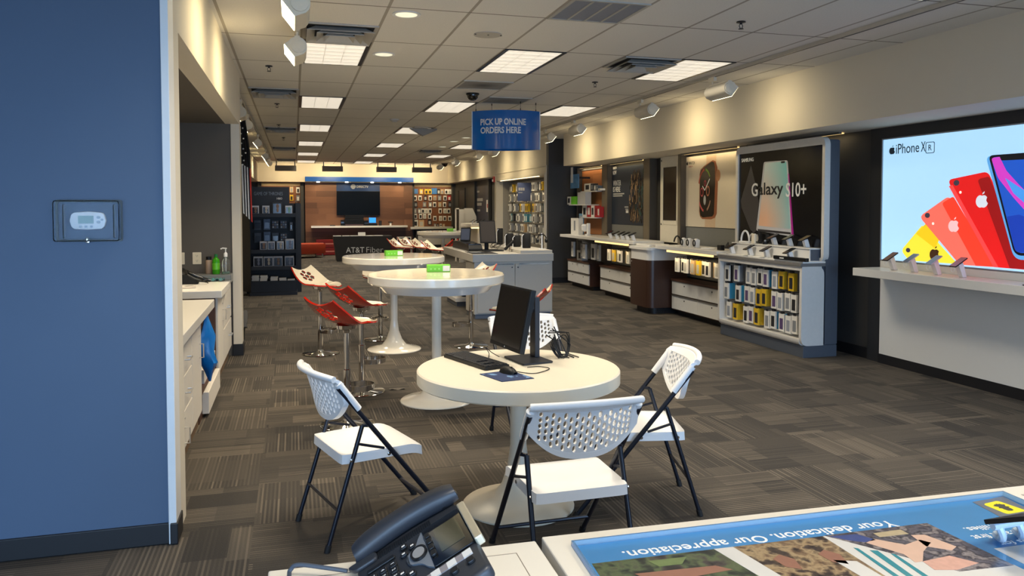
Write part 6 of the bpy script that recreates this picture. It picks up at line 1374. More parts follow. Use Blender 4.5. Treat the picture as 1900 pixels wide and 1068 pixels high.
# packs inside the stand: (row, x0, x1 in the photo crop, front colour, depth colour count)
PKZ = (0.892, 0.655, 0.414)
c7 = lambda x, y: (1320 + x / 5.338, 470 + y / 5.338)
STK = [[(135, 'w', 'k', 2), (225, 'w', 'g', 3), (345, 'w', 'w', 1), (380, 'w', 'k', 3), (460, 'w', 'w', 2), (500, 'w', 'b', 4), (605, 'w', 'w', 2), (672, 'y', 'y', 2), (770, 'y', 'y', 2)],
       [(120, 'w', 'b', 4), (240, 'w', 'b', 3), (330, 'w', 'w', 1), (362, 'w', 'w', 2), (445, 'y', 'y', 1), (495, 'y', 'y', 3), (600, 'w', 'w', 1), (655, 'w', 'w', 3), (735, 'w', 'g', 2), (795, 'w', 'w', 1)],
       [(150, 'w', 'k', 1), (215, 'y', 'y', 4), (318, 'w', 'w', 1), (352, 'w', 'w', 2), (425, 'y', 'y', 3), (530, 'w', 'k', 1), (590, 'w', 'b', 2), (675, 'w', 'b', 2), (742, 'w', 'w', 1), (788, 'w', 'w', 1)]]
VAR = [KCARD, GCARD, M('clear_pale_window', (150, 156, 166), 0.2), M('plum_window', (88, 70, 110), 0.3)]
for r, L in enumerate(STK):
    yl = 99
    for i, (x0, fc, bc, n) in enumerate(L):
        p = at(*c7(x0 + 26, 200 + 180 * r), 'x', 5.36); p.y = yl = min(p.y, yl - 0.112, 8.81)
        if p.y < 7.3: continue
        zt = PKZ[r] - 0.19 + 0.006 * ((i * 5 + r) % 3) + 0.2 + 0.0225
        PEG = MB(STAND).tube([(5.575, p.y, zt), (5.335, p.y, zt + 0.001)], 0.003, 6).obj('peg', BLACKM, STAND)
        for k in range(n):
            c = fc if k == 0 else bc
            o = pack(0.1, 0.2, 0.022, CM[c], VAR[(i * 3 + r) % 4] if k == 0 and fc == 'w' else (KCARD if fc == 'y' else WG), name='phone_case_pack'); o.location = (5.372 + 0.026 * k, p.y, PKZ[r] - 0.19 + 0.006 * ((i * 5 + r) % 3)); o.rotation_euler = (0, 0, -PI / 2)
            tag(o, '%s phone case pack in the white stand, row %s, peg %s, %s on the peg' % (COLN[c], ('one', 'two', 'three')[r], ('one', 'two', 'three', 'four', 'five', 'six', 'seven', 'eight', 'nine', 'ten')[i], ('front', 'second', 'third', 'rear')[k]), 'phone case', 'phone case packs in the white stand')
# packs under the two wall counters
def peg(lab, y0, y1, z, ys, ya, yb):
    t = T('peg_rail', lab, 'rail', (5.82, (y0 + y1) / 2, z)); MB(t).box(5.8, 5.855, y0, y1, z - 0.02, z + 0.03).obj('rail', GREYM, t)
    for k in (0.3, 0.7): MB(t).box(5.855, 5.949, ya + (yb - ya) * k, ya + (yb - ya) * k + 0.04, z - 0.01, z + 0.02).obj('arm', GREYM, t)
    for y in ys: MB(t).tube([(5.8, y, z), (5.39, y, z + 0.002)], 0.003, 6).obj('peg', BLACKM, t)
YA, YB, YC = [], [], []

for n_, (lab, X, z, items) in enumerate((('under the watch poster counter', 5.42, 0.7, [(585, 'w'), (628, 'w'), (676, 'w'), (720, 'k'), (752, 'n'), (778, 'y'), (808, 'y'), (842, 'k'), (905, 'k'), (968, 'n'), (1005, 'w')]),)):
    for i, (x, c) in enumerate(items):
        p = at(1150 + (x + 25) / 5.62, 420 + 420 / 5.62, 'x', X); 
        if c == 'k': o = pack(0.1, 0.2, 0.03, WCARD, KCARD, name='phone_case_pack')
        else: o = pack(0.1, 0.2, 0.03, CM[c], WIN[c] if i % 2 else WG, name='phone_case_pack')
        YA.append(p.y); o.location = (X + 0.035 * (i % 2), p.y, z); o.rotation_euler = (0, 0, -PI / 2)
        tag(o, '%s phone case pack hanging %s, %s from the podium' % (COLN[c] if c != 'k' else 'black-windowed', lab, ORD[i]), 'phone case', 'packs under the wall counters')
for i, (x, c) in enumerate(((620, 'w'), (650, 'n'), (680, 'y'), (712, 'w'), (755, 'k'), (815, 'n'), (845, 'w'))):
    p = at(1030 + (x + 18) / 6.28, 410 + 400 / 6.28, 'x', 5.45); o = pack(0.1, 0.2, 0.03, WCARD if c == 'k' else CM[c], KCARD if c == 'k' else WG, name='phone_case_pack'); YB.append(p.y); o.location = (5.45 + 0.035 * (i % 2), p.y, 0.69); o.rotation_euler = (0, 0, -PI / 2)
    tag(o, '%s phone case pack hanging beside the walnut podium, %s from the far end' % (COLN[c] if c != 'k' else 'black-windowed', ORD[i]), 'phone case', 'packs under the wall counters')
for i, (x, y, w, h, c, win) in enumerate(((200, 345, 0.12, 0.3, 'w', WG), (285, 345, 0.14, 0.28, 'g', WG), (335, 350, 0.14, 0.28, 'w', WG), (415, 388, 0.2, 0.3, 'w', KCARD), (500, 388, 0.1, 0.3, 'g', WG))):
    p = at(1030 + (x + 22) / 6.28, 410 + y / 6.28, 'x', 5.5); o = pack(w, h, 0.04, CM[c], win, name='headphone_pack'); YC.append(p.y); o.location = (5.5 + 0.045 * (i % 2), p.y, 0.64); o.rotation_euler = (0, 0, -PI / 2)
    tag(o, 'large hanging pack under the oak shelf counter, %s from the return wall' % ORD[i], 'accessory pack', 'large packs under the oak shelf counter')
peg('black pegs under the watch poster counter', 8.97, 10.7, 0.9232, YA, 9.36, 10.7); peg('black pegs beside the walnut podium', 11.7, 13.4, 0.9132, YB, 12.4, 13.4); peg('black pegs under the oak shelf counter', 13.5, 15.4, 0.963, YC, 14.3, 15.4)
p = at(1030 + 290 / 6.28, 410 + 470 / 6.28, 'x', 5.65); t = T('speaker_box', 'white box with a dark speaker picture on the drawer bank under the oak shelves', 'box', (5.7, p.y, 0.5555)); MB().box(-0.07, 0.07, -0.13, 0.13, 0, 0.2).obj('carton', WCARD, t, bevel=0.002); MB().fbox(F_right((-0.07, 0.13, 0)), 0.1, 0.22, 0.04, 0.16, 0, 0.002).obj('picture', KCARD, t)
# phones on the wall counters
for i, (x, y) in enumerate(((595, 130), (670, 150), (735, 150), (790, 152), (860, 155))):
    p = at(1030 + (x + 40) / 6.28, 410 + (y - 25) / 6.28, 'x', 5.42); demo_phone(5.42, p.y, 1.0905, 'dark demo phone on a pale stand before the winter poster, %s from the oak shelves' % ORD[i], S1, 0.4, group='demo phones before the winter poster', s=1.15)
for i, x in enumerate((655, 715, 785)):
    p = at(1150 + (x + 10) / 5.62, 420 + 150 / 5.62, 'x', 5.5); t = T('watch_stand', 'small white cradle with a dark watch on the counter, %s from the podium' % ORD[i], 'watch', (5.5, p.y, 1.0705), group='watch cradles')
    MB().poly(FR((0, 0.035, 0), (1, 0, 0), (0, 0, 1)), [(-0.02, 0.0), (0.04, 0.0), (0.045, 0.11), (0.0, 0.13), (-0.03, 0.1)], 0, 0.07).obj('cradle', WPLAS, t, bevel=0.004); MB().tube([(-0.03, 0.0 + 0.03 * math.cos(a), 0.065 + 0.04 * math.sin(a)) for a in [2 * PI * k / 14 for k in range(15)]], 0.009, 6).obj('strap', BLACKP, t, smooth=True)
p = at(1150 + 600 / 5.62, 420 + 160 / 5.62, 'x', 5.55); t = T('watch_band', 'black watch band arching at the podium end of the watch counter', 'watch band', (5.55, p.y, 1.0705)); MB().tube([(0, 0.11 * math.cos(a), 0.13 * math.sin(a) + 0.012) for a in [PI * (0.1 + 0.85 * k / 12) for k in range(13)]], 0.012, 8).obj('band', BLACKP, t, smooth=True); MB().box(-0.03, 0.03, -0.13, 0.0, 0, 0.008).obj('base', WPLAS, t)
p = at(1150 + 1075 / 5.62, 420 + 170 / 5.62, 'x', 5.5); t = T('tilted_gadget', 'black tilted gadget on the watch counter beside the white stand', 'gadget', (5.5, p.y, 1.0705)); MB().box(-0.03, 0.03, -0.0, 0.1, 0, 0.07).obj('block', BLACKP, t, bevel=0.008); MB().poly(FR((0, -0.1, 0.03), (0, 1, 0.0), (0.3, 0, 1)), [(-0.06, 0), (0.08, 0.0), (0.02, 0.09)], 0, 0.012).obj('wing', KCARD, t)
p = at(1150 + 920 / 5.62, 420 + 180 / 5.62, 'x', 5.5); t = T('charging_pad', 'round white charging pad on the watch counter', 'charging pad', (5.5, p.y, 1.0705)); MB().lathe([(0.1, 0), (0.105, 0.006), (0.09, 0.018), (0.001, 0.02)], n=28).obj('pad', WPLAS, t, smooth=True); MB().lathe([(0.02, 0.018), (0.02, 0.021), (0.001, 0.021)], n=16).obj('target', SILV, t)
p = at(1030 + 208 / 7.12, 290 + 1005 / 7.12, 'x', 5.5); p2 = at(1030 + 308 / 7.12, 290 + 1005 / 7.12, 'x', 5.5)
t = T('router_box', 'upright white box with grey print at the return wall end of the counter', 'box', (5.55, (p.y + p2.y) / 2, 1.0905)); wv_ = p.y - p2.y; MB().box(-0.05, 0.05, -wv_ / 2, wv_ / 2, 0, 0.33).obj('carton', WCARD, t, bevel=0.003); MB().fbox(F_right((-0.05, wv_ / 2, 0)), wv_ * .4, wv_ * .6, 0.08, 0.28, 0, 0.002).obj('print', GCARD, t)
p = at(1030 + 435 / 7.12, 290 + 1030 / 7.12, 'x', 5.55); t = T('home_camera', 'white home camera on a block stand below the oak shelves', 'camera', (5.55, p.y, 1.0905)); MB().box(-0.04, 0.04, -0.06, 0.06, 0, 0.025).obj('base', WPLAS, t, bevel=0.004); MB().box(-0.02, 0.03, -0.05, 0.03, 0.025, 0.24).obj('post', WPLAS, t, bevel=0.006); MB().lathe([(0.02, 0), (0.07, 0.03), (0.075, 0.12), (0.05, 0.15)], (-0.01, 0.14, 0.07), 16).obj('camera_body', WPLAS, t, smooth=True)
p = at(1030 + 290 / 7.12, 290 + 800 / 7.12, 'x', 5.7); t = T('smart_plug', 'small pale blue tag behind the upright white box', 'tag', (5.8, p.y, 1.0905)); MB().box(-0.02, 0.02, -0.1, 0.1, 0, 0.42).obj('post', M('pale_blue_card', (110, 160, 196), 0.4), t, bevel=0.004); MB().box(-0.024, -0.02, -0.06, 0.06, 0.28, 0.38).obj('print', INKG, t)

# ---------------------------------------------------------------- backlit phone wall
struct(MB().box(5.972, 6.0, -2.4, 6.98, 0, 2.48).obj('wall_black_panel', M('black_wall_paint', (40, 41, 44), 0.5)))
t = T('lightbox', 'large backlit picture of red, coral, yellow and blue phones', 'lightbox', (5.96, 5.2, 1.1))
FL = F_right((5.95, 6.765, 1.1)); LW, LH = 4.6, 1.25
MB(t).fbox(FL, 0, LW, 0, LH, -0.02, 0).obj('lit_sheet', M('backlit_pale_blue', (170, 214, 244), 0.5, emit=0.92, var=0), t)
MB(t).frame(FL, -0.012, LW + .012, -0.012, LH + .012, 0.012, -0.02, 0.012).obj('frame', M('lightbox_frame', (150, 156, 164), 0.35, 0.4), t)
def EM(n, c=None, e=0.9): return M(n, c, 0.4, emit=e, var=0)
tb = lambda x, y: at(1630 + x / 3.815, 230 + y / 3.815, 'x', 5.95)
def L2(x, y): p = tb(x, y); return (6.765 - p.y, p.z - 1.1)
def pic(pts, rad, n1, mat, name): MB(t).poly(FL, rpoly([L2(*p) for p in pts], rad), 0, n1).obj(name, mat, t)
low = lambda P: (P[0], max(P[1], 0.0))
# fanned phones, back to front
def slab(tlx, tly, trx, try_, ang_bottom, mats, nm, n0):
    pass
pic([(160, 895), (310, 715), (560, 990), (215, 965)], [0.05, 0.02, 0, 0.03], 0.001, EM('lit_yellow', (240, 222, 60)), 'yellow_phone_print')
pic([(265, 775), (335, 705), (430, 820), (400, 880)], [0.01] * 4, 0.0012, EM('lit_deep_yellow', (236, 196, 30)), 'yellow_phone_shade_print')
pic([(290, 655), (500, 508), (830, 1012), (575, 995)], [0.06, 0.05, 0, 0], 0.002, EM('lit_coral', (255, 108, 92)), 'coral_phone_print')
pic([(450, 560), (530, 512), (830, 1010), (690, 1003)], [0.03, 0.02, 0, 0], 0.0023, EM('lit_red_orange', (250, 62, 42)), 'coral_phone_shade_print')
pic([(490, 395), (775, 335), (1100, 1035), (820, 1012)], [0.06, 0.05, 0, 0], 0.003, EM('lit_red', (222, 26, 28)), 'red_phone_print')
pic([(700, 390), (785, 370), (1060, 1030), (930, 1020)], [0.04, 0.02, 0, 0], 0.0033, EM('lit_dark_red', (150, 14, 20)), 'red_phone_shade_print')
pic([(500, 440), (525, 430), (850, 1012), (815, 1010)], [0.005] * 4, 0.0034, EM('lit_pink_edge', (255, 70, 70)), 'red_phone_edge_print')
pic([(762, 228), (1500, 160), (1560, 930), (965, 965)], [0.06, 0.06, 0.09, 0.09], 0.005, EM('lit_sky_edge', (90, 160, 220)), 'blue_phone_edge_print')
pic([(782, 222), (1480, 170), (1540, 900), (968, 935)], [0.05, 0.05, 0.08, 0.08], 0.006, EM('lit_black', (10, 12, 22)), 'blue_phone_bezel_print')
pic([(802, 236), (1465, 186), (1525, 885), (975, 915)], [0.045, 0.045, 0.07, 0.07], 0.007, EM('lit_blue', (28, 84, 190)), 'blue_phone_screen_print')
pic([(802, 240), (862, 232), (910, 330), (1000, 430), (1040, 470), (1040, 610), (960, 520), (850, 380)], [0.03, 0, 0, 0, 0, 0, 0, 0.03], 0.0076, EM('lit_magenta', (206, 60, 190)), 'magenta_swirl_print')
pic([(900, 380), (1040, 470), (1040, 560), (960, 490)], [0.01] * 4, 0.0079, EM('lit_light_blue', (70, 150, 230)), 'pale_swirl_print')
pic([(912, 655), (1000, 640), (1040, 655), (1040, 905), (975, 912)], [0.01, 0, 0, 0, .05], 0.0077, EM('lit_deep_blue', (22, 60, 170)), 'deep_blue_print')
pic([(862, 230), (1040, 215), (1040, 250), (875, 258)], [0.01] * 4, 0.0082, EM('lit_black'), 'notch_print')
LK = EM('lit_lens_grey', (60, 54, 66)); 
for x, y, r in ((211, 892, 0.028), (348, 646, 0.031), (554, 416, 0.033)):
    a = L2(x, y); MB(t).poly(FL, circ(a[0], a[1], r, 22, r * 0.82), 0, 0.0045).obj('camera_print', LK, t)
for x, y in ((388, 704), (582, 483)):
    a = L2(x, y); MB(t).poly(FL, circ(a[0], a[1], 0.013, 14), 0, 0.0045).obj('flash_print', EM('lit_cream', (255, 236, 220)), t)
for x, y, s, mat, rot in ((400, 925, 0.12, EM('lit_brown', (60, 36, 20)), 0), (535, 722, 0.12, EM('lit_pale_pink', (255, 190, 190)), 0), (735, 547, 0.125, EM('lit_pale_grey', (210, 216, 226)), 0)):
    a = L2(x, y); apple(FR(FL.p(a[0], a[1], 0.0035), FL.u, FL.v), 0, 0, s, mat, t)
a = L2(97, 190); DKI = EM('lit_ink', (28, 44, 58), 0.3); apple(FR(FL.p(a[0], a[1], 0.0), FL.u, FL.v), 0, 0, 0.078, DKI, t)
a = L2(124, 212); b = L2(288, 200); text('iPhone', FR(FL.p(*a), FL.u, FL.v), DKI, 'lettering', t, t, w=b[0] - a[0], h=0.1, off=0.0005)
a = L2(301, 196); b = L2(333, 196); text('X', FR(FL.p(*a), FL.u, FL.v), DKI, 'lettering', t, t, w=b[0] - a[0], h=0.098, off=0.0005)
a = L2(366, 166); MB(t).ring(FL, rr(a[0] - .055, a[1] - .055, a[0] + .055, a[1] + .055, 0.018, 4), rr(a[0] - .049, a[1] - .049, a[0] + .049, a[1] + .049, 0.014, 4), 0, 0.002).obj('lettering_box', DKI, t)
text('R', FR(FL.p(a[0], a[1]), FL.u, FL.v), DKI, 'lettering', t, t, w=0.04, h=0.056, off=0.0005, center=True)
t = T('phone_shelf', 'long white phone shelf on a white base below the backlit picture', 'shelf', (5.8, 4.5, 0))
MB(t).box(5.58, 5.968, 2.2, 6.75, 0.94, 1.02).obj('shelf_slab', M('shelf_white', (228, 226, 220), 0.22, var=0.01), t, bevel=0.004)
MB(t).box(5.93, 5.968, 2.2, 6.76, 1.02, 1.085).obj('back_lip', M('shelf_white'), t, bevel=0.002)
MB(t).box(5.95, 5.972, 2.2, 6.775, 0.1, 0.94).obj('base_panel', M('shelf_white'), t)
MB(t).box(5.955, 5.972, 2.2, 6.8, 0.0, 0.1).obj('kick_base', BLACKB, t)
LC = [M('copper_screen', (136, 108, 92), 0.25), M('slate_screen2', (110, 116, 128), 0.2), M('steel_screen', (136, 146, 160), 0.2), M('rose_screen', (176, 110, 120), 0.2)]
cx8 = lambda x, y: (1570 + x / 5.757, 440 + y / 5.757)
for i, (x, y) in enumerate(((425, 205), (645, 225), (890, 245), (1155, 270))):
    p = at(*cx8(x + 50, y + 110), 'z', 1.02)
    t = T('demo_phone', 'tilted demo phone on the long white shelf, %s from its end' % ORD[i], 'phone', (5.72, at(*cx8(x + 55, y + 60), 'x', 5.72).y, 1.0205), 0, 'demo phones on the long white shelf')
    MB().poly(FR((0, 0.028, 0), (1, 0, 0), (0, 0, 1)), [(0.02, 0.0), (0.065, 0.0), (0.02, 0.135), (-0.03, 0.115)], 0, 0.05).obj('stand', M('satin_white', (222, 216, 212), 0.35), t, bevel=0.004)
    F = FR((-0.01, -0.0, 0.132), (0, -1, 0), (0.86, 0, 0.5))
    MB().poly(F, rr(-0.038, -0.078, 0.038, 0.078, 0.009, 3), 0, 0.009).obj('handset', (BLACKP, SILV, SILV, BLACKP)[i], t, bevel=0.001); MB().poly(F, rr(-0.034, -0.073, 0.034, 0.073, 0.006, 3), 0.009, 0.0098).obj('screen', LC[i], t)
    MB().tube([(-0.075, 0.02 * math.cos(a) , 0.075 + 0.025 * math.sin(a)) for a in [2 * PI * k / 12 for k in range(13)]], 0.0018, 5).obj('tether', WPLAS, t, smooth=True)
t = T('demo_tablet', 'dark tablet edge lying on the long white shelf', 'tablet', (5.72, 4.72, 1.0205)); MB().box(-0.1, 0.1, -0.12, 0.12, 0, 0.008).obj('case', BLACKP, t, bevel=0.002); MB().box(-0.09, 0.09, -0.11, 0.11, 0.008, 0.0088).obj('screen', SCREEN, t)
# ---------------------------------------------------------------- counters at the shop front
TZ = 1.06
CTM = M('cream_white_laminate', (232, 226, 214), 0.22, var=0.01)
def front_counter(lab, x0, y1, w, d, rz, hatch):
    t = T('front_counter', lab, 'counter', (x0, y1, 0), rz)
    MB().box(0, w, -d, 0, TZ - 0.045, TZ).obj('counter_slab', CTM, t, bevel=0.003)
    MB().box(0.03, w - 0.03, -d + 0.03, -0.03, 0.1, TZ - 0.045).obj('counter_body', WLAM, t, bevel=0.003)
    MB().box(0.05, w - 0.05, -d + 0.05, -0.05, 0, 0.1).obj('kick_base', GREYP, t)
    if hatch: MB().frame(FR((0, 0, TZ), (1, 0, 0), (0, 1, 0)), 0.06, w - 0.045, -d + 0.04, -0.04, 0.0012, 0, 0.0004).obj('hatch_groove', M('groove_brown', (120, 110, 96), 0.6), t)
    return t
front_counter('cream shop front counter carrying the black desk phone', -0.047, 1.294, 0.452, 0.6, -0.02, True)
front_counter('cream shop front counter with a large blue poster inset', 0.42, 1.297, 1.55, 0.72, -0.031, False)

# poster under its clear cover
PZ = TZ + 0.0006
t = T('counter_poster', 'large blue poster lettered Your dedication. Our appreciation. seen upside down', 'poster', (0.91, 0.95, PZ)); ru = -0.0185
POB = M('poster_blue', (66, 130, 186), 0.25, coat=0.5, var=0.03)
FZ = lambda k: FR((0, 0, PZ + 0.00022 * k), (1, 0, 0), (0, 1, 0))
MB(t).poly(FZ(0), [(0.462, 1.242), (0.43, 0.74), (1.36, 0.71), (1.385, 1.224)], 0, 0.0002).obj('sheet', POB, t)
fr_ = FR((1.072, 1.1935, PZ), (-1, 0.028, 0), (-0.028, -1, 0))
text('Your dedication. Our appreciation.', fr_, M('poster_white_ink', (226, 230, 232), 0.4, var=0), 'lettering', t, t, w=0.54, h=0.036, off=0.0004, bold=0.012, depth=0.0003)
for s, x, y, w in (('families.', 1.26, 1.118, 0.085), ('veteran & first', 1.29, 1.086, 0.13), ('savings for', 1.29, 1.056, 0.105)):
    text(s, FR((x, y, PZ), (-1, 0.028, 0), (-0.028, -1, 0)), M('poster_white_ink'), 'lettering', t, t, w=w, h=0.018, off=0.0004, bold=0.008, depth=0.0003)
def mottle(name, cols, scale, seed):
    m = M(name, cols[0], 0.3, coat=0.4, var=0); g = N(m); p = g.pos(); nz = g.noise(g.vec(g.m('ADD', p[0], seed), p[1], 0.0), scale, 4)
    r = g.node('ValToRGB'); g.put(r.inputs[0], nz); e = r.color_ramp.elements; k = len(cols)
    e[0].position, e[1].position = 0.32, 0.68
    for i in range(1, k - 1): r.color_ramp.elements.new(0.32 + 0.36 * i / (k - 1))
    for i, c in enumerate(cols): r.color_ramp.elements[i].color = (*lin(c), 1)
    g.put(g.b.inputs['Base Color'], r.outputs[0]); return m
P1 = mottle('family_photo_print', [(22, 26, 24), (44, 50, 42), (86, 98, 66), (66, 58, 56), (34, 32, 32)], 26, 0.0)
P2 = mottle('camouflage_photo_print', [(44, 34, 28), (110, 88, 66), (160, 138, 104), (72, 58, 48), (30, 24, 24)], 30, 3.0)
P3 = mottle('street_photo_print', [(52, 46, 54), (96, 92, 100), (44, 40, 48), (140, 132, 132), (60, 54, 60)], 40, 6.0)
def picp(k, pts, mat, name): return MB(t).poly(FZ(k), pts, 0, 0.0002).obj(name, mat, t)
WPR = M('poster_pale_print', (206, 204, 200), 0.3, coat=0.4, var=0.02); TPR = M('poster_teal_print', (44, 128, 140), 0.3, coat=0.4); SKN = M('skin_tone_print', (206, 172, 152), 0.3, coat=0.4, var=0.08, scale=50); SKD = M('warm_skin_print', (142, 100, 82), 0.3, coat=0.4, var=0.1, scale=60)
picp(1, [(0.467, 1.172), (0.69, 1.166), (0.77, 0.73), (0.435, 0.74)], P1, 'family_photo')
picp(2, [(0.69, 1.166), (0.726, 1.165), (0.79, 0.73), (0.765, 0.73)], WPR, 'white_divider')
picp(1, [(0.726, 1.165), (0.905, 1.16), (0.9, 0.725), (0.79, 0.73)], P2, 'camouflage_photo')
picp(1, [(0.905, 1.16), (0.93, 1.159), (1.136, 0.98), (1.14, 0.715), (0.9, 0.725)], WPR, 'pale_corner')
picp(2, [(0.909, 1.161), (1.13, 1.156), (1.134, 0.978), (1.03, 0.985)], P3, 'street_photo')
for a in (0.0, 0.02, 0.045): picp(3, [(0.925 + a, 1.105 - a * .8), (0.931 + a + (0.006 if a == 0.02 else 0), 1.1 - a * .8), (0.92 + a, 0.95), (0.91 + a, 0.95)], TPR, 'teal_stripe')
picp(3, [(0.96, 1.115), (0.985, 1.125), (1.02, 1.09), (1.06, 1.1), (1.07, 1.085), (1.03, 1.06), (1.0, 1.03), (0.985, 1.03), (0.99, 1.06)], SKN, 'arm_print')
picp(3, [(1.06, 1.12), (1.085, 1.115), (1.1, 1.06), (1.08, 1.05), (1.05, 1.075)], SKN, 'arm_print')
picp(3, [(1.0, 1.03), (1.06, 1.035), (1.085, 1.0), (1.03, 0.99), (0.995, 1.0)], M('pink_skin_print', (202, 158, 142), 0.3, coat=0.4, var=0.2, scale=80), 'hand_print')
picp(3, [(1.0, 1.145), (1.06, 1.145), (1.06, 1.125), (1.0, 1.128)], M('sand_print', (176, 160, 128), 0.3, coat=0.4, var=0.2, scale=60), 'jacket_print')
picp(3, [(0.915, 1.155), (0.97, 1.15), (0.985, 1.12), (0.96, 1.118), (0.94, 1.13)], M('indigo_print', (60, 74, 128), 0.3, coat=0.4, var=0.3, scale=60), 'sleeve_print')
for x, y in ((0.765, 1.105), (0.85, 1.1)): picp(3, [(x, y), (x + 0.02, y + 0.012), (x + 0.035, y - 0.01), (x + 0.025, y - 0.045), (x + 0.004, y - 0.03)], SKD, 'hand_print')
picp(3, [(0.86, 1.075), (0.895, 1.06), (0.898, 0.99), (0.865, 1.0)], WPR, 'white_shirt_print')
picp(3, [(0.52, 1.12), (0.66, 1.11), (0.68, 1.09), (0.6, 1.085), (0.53, 1.1)], SKD, 'arm_print')
picp(3, [(0.56, 1.155), (0.63, 1.152), (0.61, 1.13), (0.57, 1.132)], M('leaf_green_print', (104, 120, 74), 0.3, coat=0.4, var=0.3, scale=60), 'leaf_print')
picp(1, [(1.157, 1.037), (1.36, 1.03), (1.36, 0.71), (1.14, 0.715)], WPR, 'pale_text_panel')
picp(2, [(1.298, 1.215), (1.384, 1.2228), (1.368, 1.13), (1.285, 1.13)], M('grey_label', (104, 108, 116), 0.3), 'grey_label')
picp(3, rpoly([(1.308, 1.2), (1.352, 1.207), (1.362, 1.15), (1.31, 1.148)], [0.008] * 4), M('bright_yellow_print', (236, 222, 40), 0.35), 'yellow_square')
gh = [(0, .9), (.35, .8), (.45, .45), (.42, .2), (.7, .1), (.55, -.05), (.4, -.1), (.75, -.5), (.5, -.55), (.35, -.75), (.15, -.68), (0, -.85), (-.15, -.68), (-.35, -.75), (-.5, -.55), (-.75, -.5), (-.4, -.1), (-.55, -.05), (-.7, .1), (-.42, .2), (-.45, .45), (-.35, .8)]
picp(4, [(1.334 - x * 0.019, 1.177 - y * 0.021) for x, y in gh], M('dark_grey_print', (70, 68, 60), 0.4), 'emblem')
o = [(0.458, 1.246), (0.425, 0.735), (1.365, 0.705), (1.39, 1.228)]; i2 = [(0.462, 1.242), (0.43, 0.74), (1.36, 0.71), (1.385, 1.224)]
MB(t).ring(FR((0, 0, TZ), (1, 0, 0), (0, 1, 0)), o, i2, 0.0004, 0.01).obj('clear_edge', M('edge_lit_acrylic', (150, 196, 236), 0.08, trans=0.7, var=0), t)
# tablet on a pale stand
b0, b1 = at(1828, 968, 'z', 1.105), at(1902, 955, 'z', 1.105)
t = T('counter_tablet', 'dark tablet edge resting on a pale blue forked stand over the poster', 'tablet', (b0.x, b0.y, PZ + 0.0022)); dv = (b1 - b0); dv.z = 0; dv.normalize(); nv = Vector((-dv.y, dv.x, 0)); zz = 0.0435
FT2 = FR(b0, dv, nv * 0.9 + Vector((0, 0, -0.42)))
FT2.o = Vector((b0.x, b0.y, 1.105))
MB(t).poly(FT2, rr(0, -0.16, 0.24, 0.004, 0.004, 3), -0.004, 0.004).obj('case', BLACKP, t, bevel=0.001)
MB(t).poly(FT2, rr(0.008, -0.15, 0.232, -0.006, 0.003, 3), -0.0046, -0.004).obj('screen', SCREEN, t)
LBL = M('pale_blue_plastic', (196, 214, 232), 0.3)
for k, q in enumerate((0.028, 0.075)):
    p0 = b0 + dv * q; MB(t).tube(spline([(p0.x, p0.y - 0.004, 1.094), (p0.x + .004, p0.y - 0.008, 1.08), (p0.x + .01, p0.y + 0.0, 1.07), (p0.x + .02, p0.y + .02, PZ + 0.009)], 5), 0.0065, 8).obj('stand_leg', LBL, t, smooth=True)
MB(t).tube([b0 + dv * 0.012 + Vector((0, -.005, -.008)), b0 + dv * 0.1 + Vector((0, -.005, -.008))], 0.006, 8).obj('stand_clip', LBL, t, smooth=True)
tag(MB((1.47, 1.2, TZ)).box(1.43, 1.6, 1.13, 1.222, TZ + 0.0005, TZ + 0.001).obj('leaflet', M('grey_leaflet2', (170, 166, 158), 0.4)), 'corner of a thin grey leaflet beyond the poster on the cream counter', 'leaflet')

# ---------------------------------------------------------------- desk phone (local u = right of the keypad, v = up towards the display)
t = T('desk_phone', 'black office desk phone with handset, screen and silver navigation pad', 'phone', (0.095, 1.234, 1.085), -PI / 2)
tl = R(28); FPn = FR((0, 0, 0), (1, 0, 0), (0, math.cos(tl), math.sin(tl)))
PB = M('phone_charcoal', (44, 48, 56), 0.42, var=0.03); PK = M('phone_key_black', (20, 22, 26), 0.35)
def fp(k=0.0): return FR(FPn.p(0, 0, k), FPn.u, FPn.v)
MB().poly(FPn, rpoly([(-0.035, -0.009), (0.238, -0.009), (0.245, 0.1), (0.24, 0.176), (0.02, 0.176), (-0.035, 0.16)], [0.02, 0.02, 0.02, 0.012, 0.02, 0.02]), -0.022, 0.0).obj('housing', PB, t, smooth=True, bevel=0.006, seg=3)
zf = -0.0245
MB().add([(0.0, 0.0, zf), (0.2, 0.0, zf), (0.2, 0.16, zf), (0.0, 0.16, zf), (0.0, 0.012, -0.014), (0.2, 0.012, -0.014), (0.2, 0.15, 0.058), (0.0, 0.15, 0.058)], [(0, 3, 2, 1), (4, 5, 6, 7), (0, 1, 5, 4), (1, 2, 6, 5), (2, 3, 7, 6), (3, 0, 4, 7)]).obj('foot_stand', PB, t)
# speaker ribs between handset and body
m = MB()
for k in range(26): m.fbox(FPn, 0.014, 0.033, 0.03 + 0.0037 * k, 0.0318 + 0.0037 * k, -0.001, 0.0015)
m.obj('speaker_grille', PK, t)
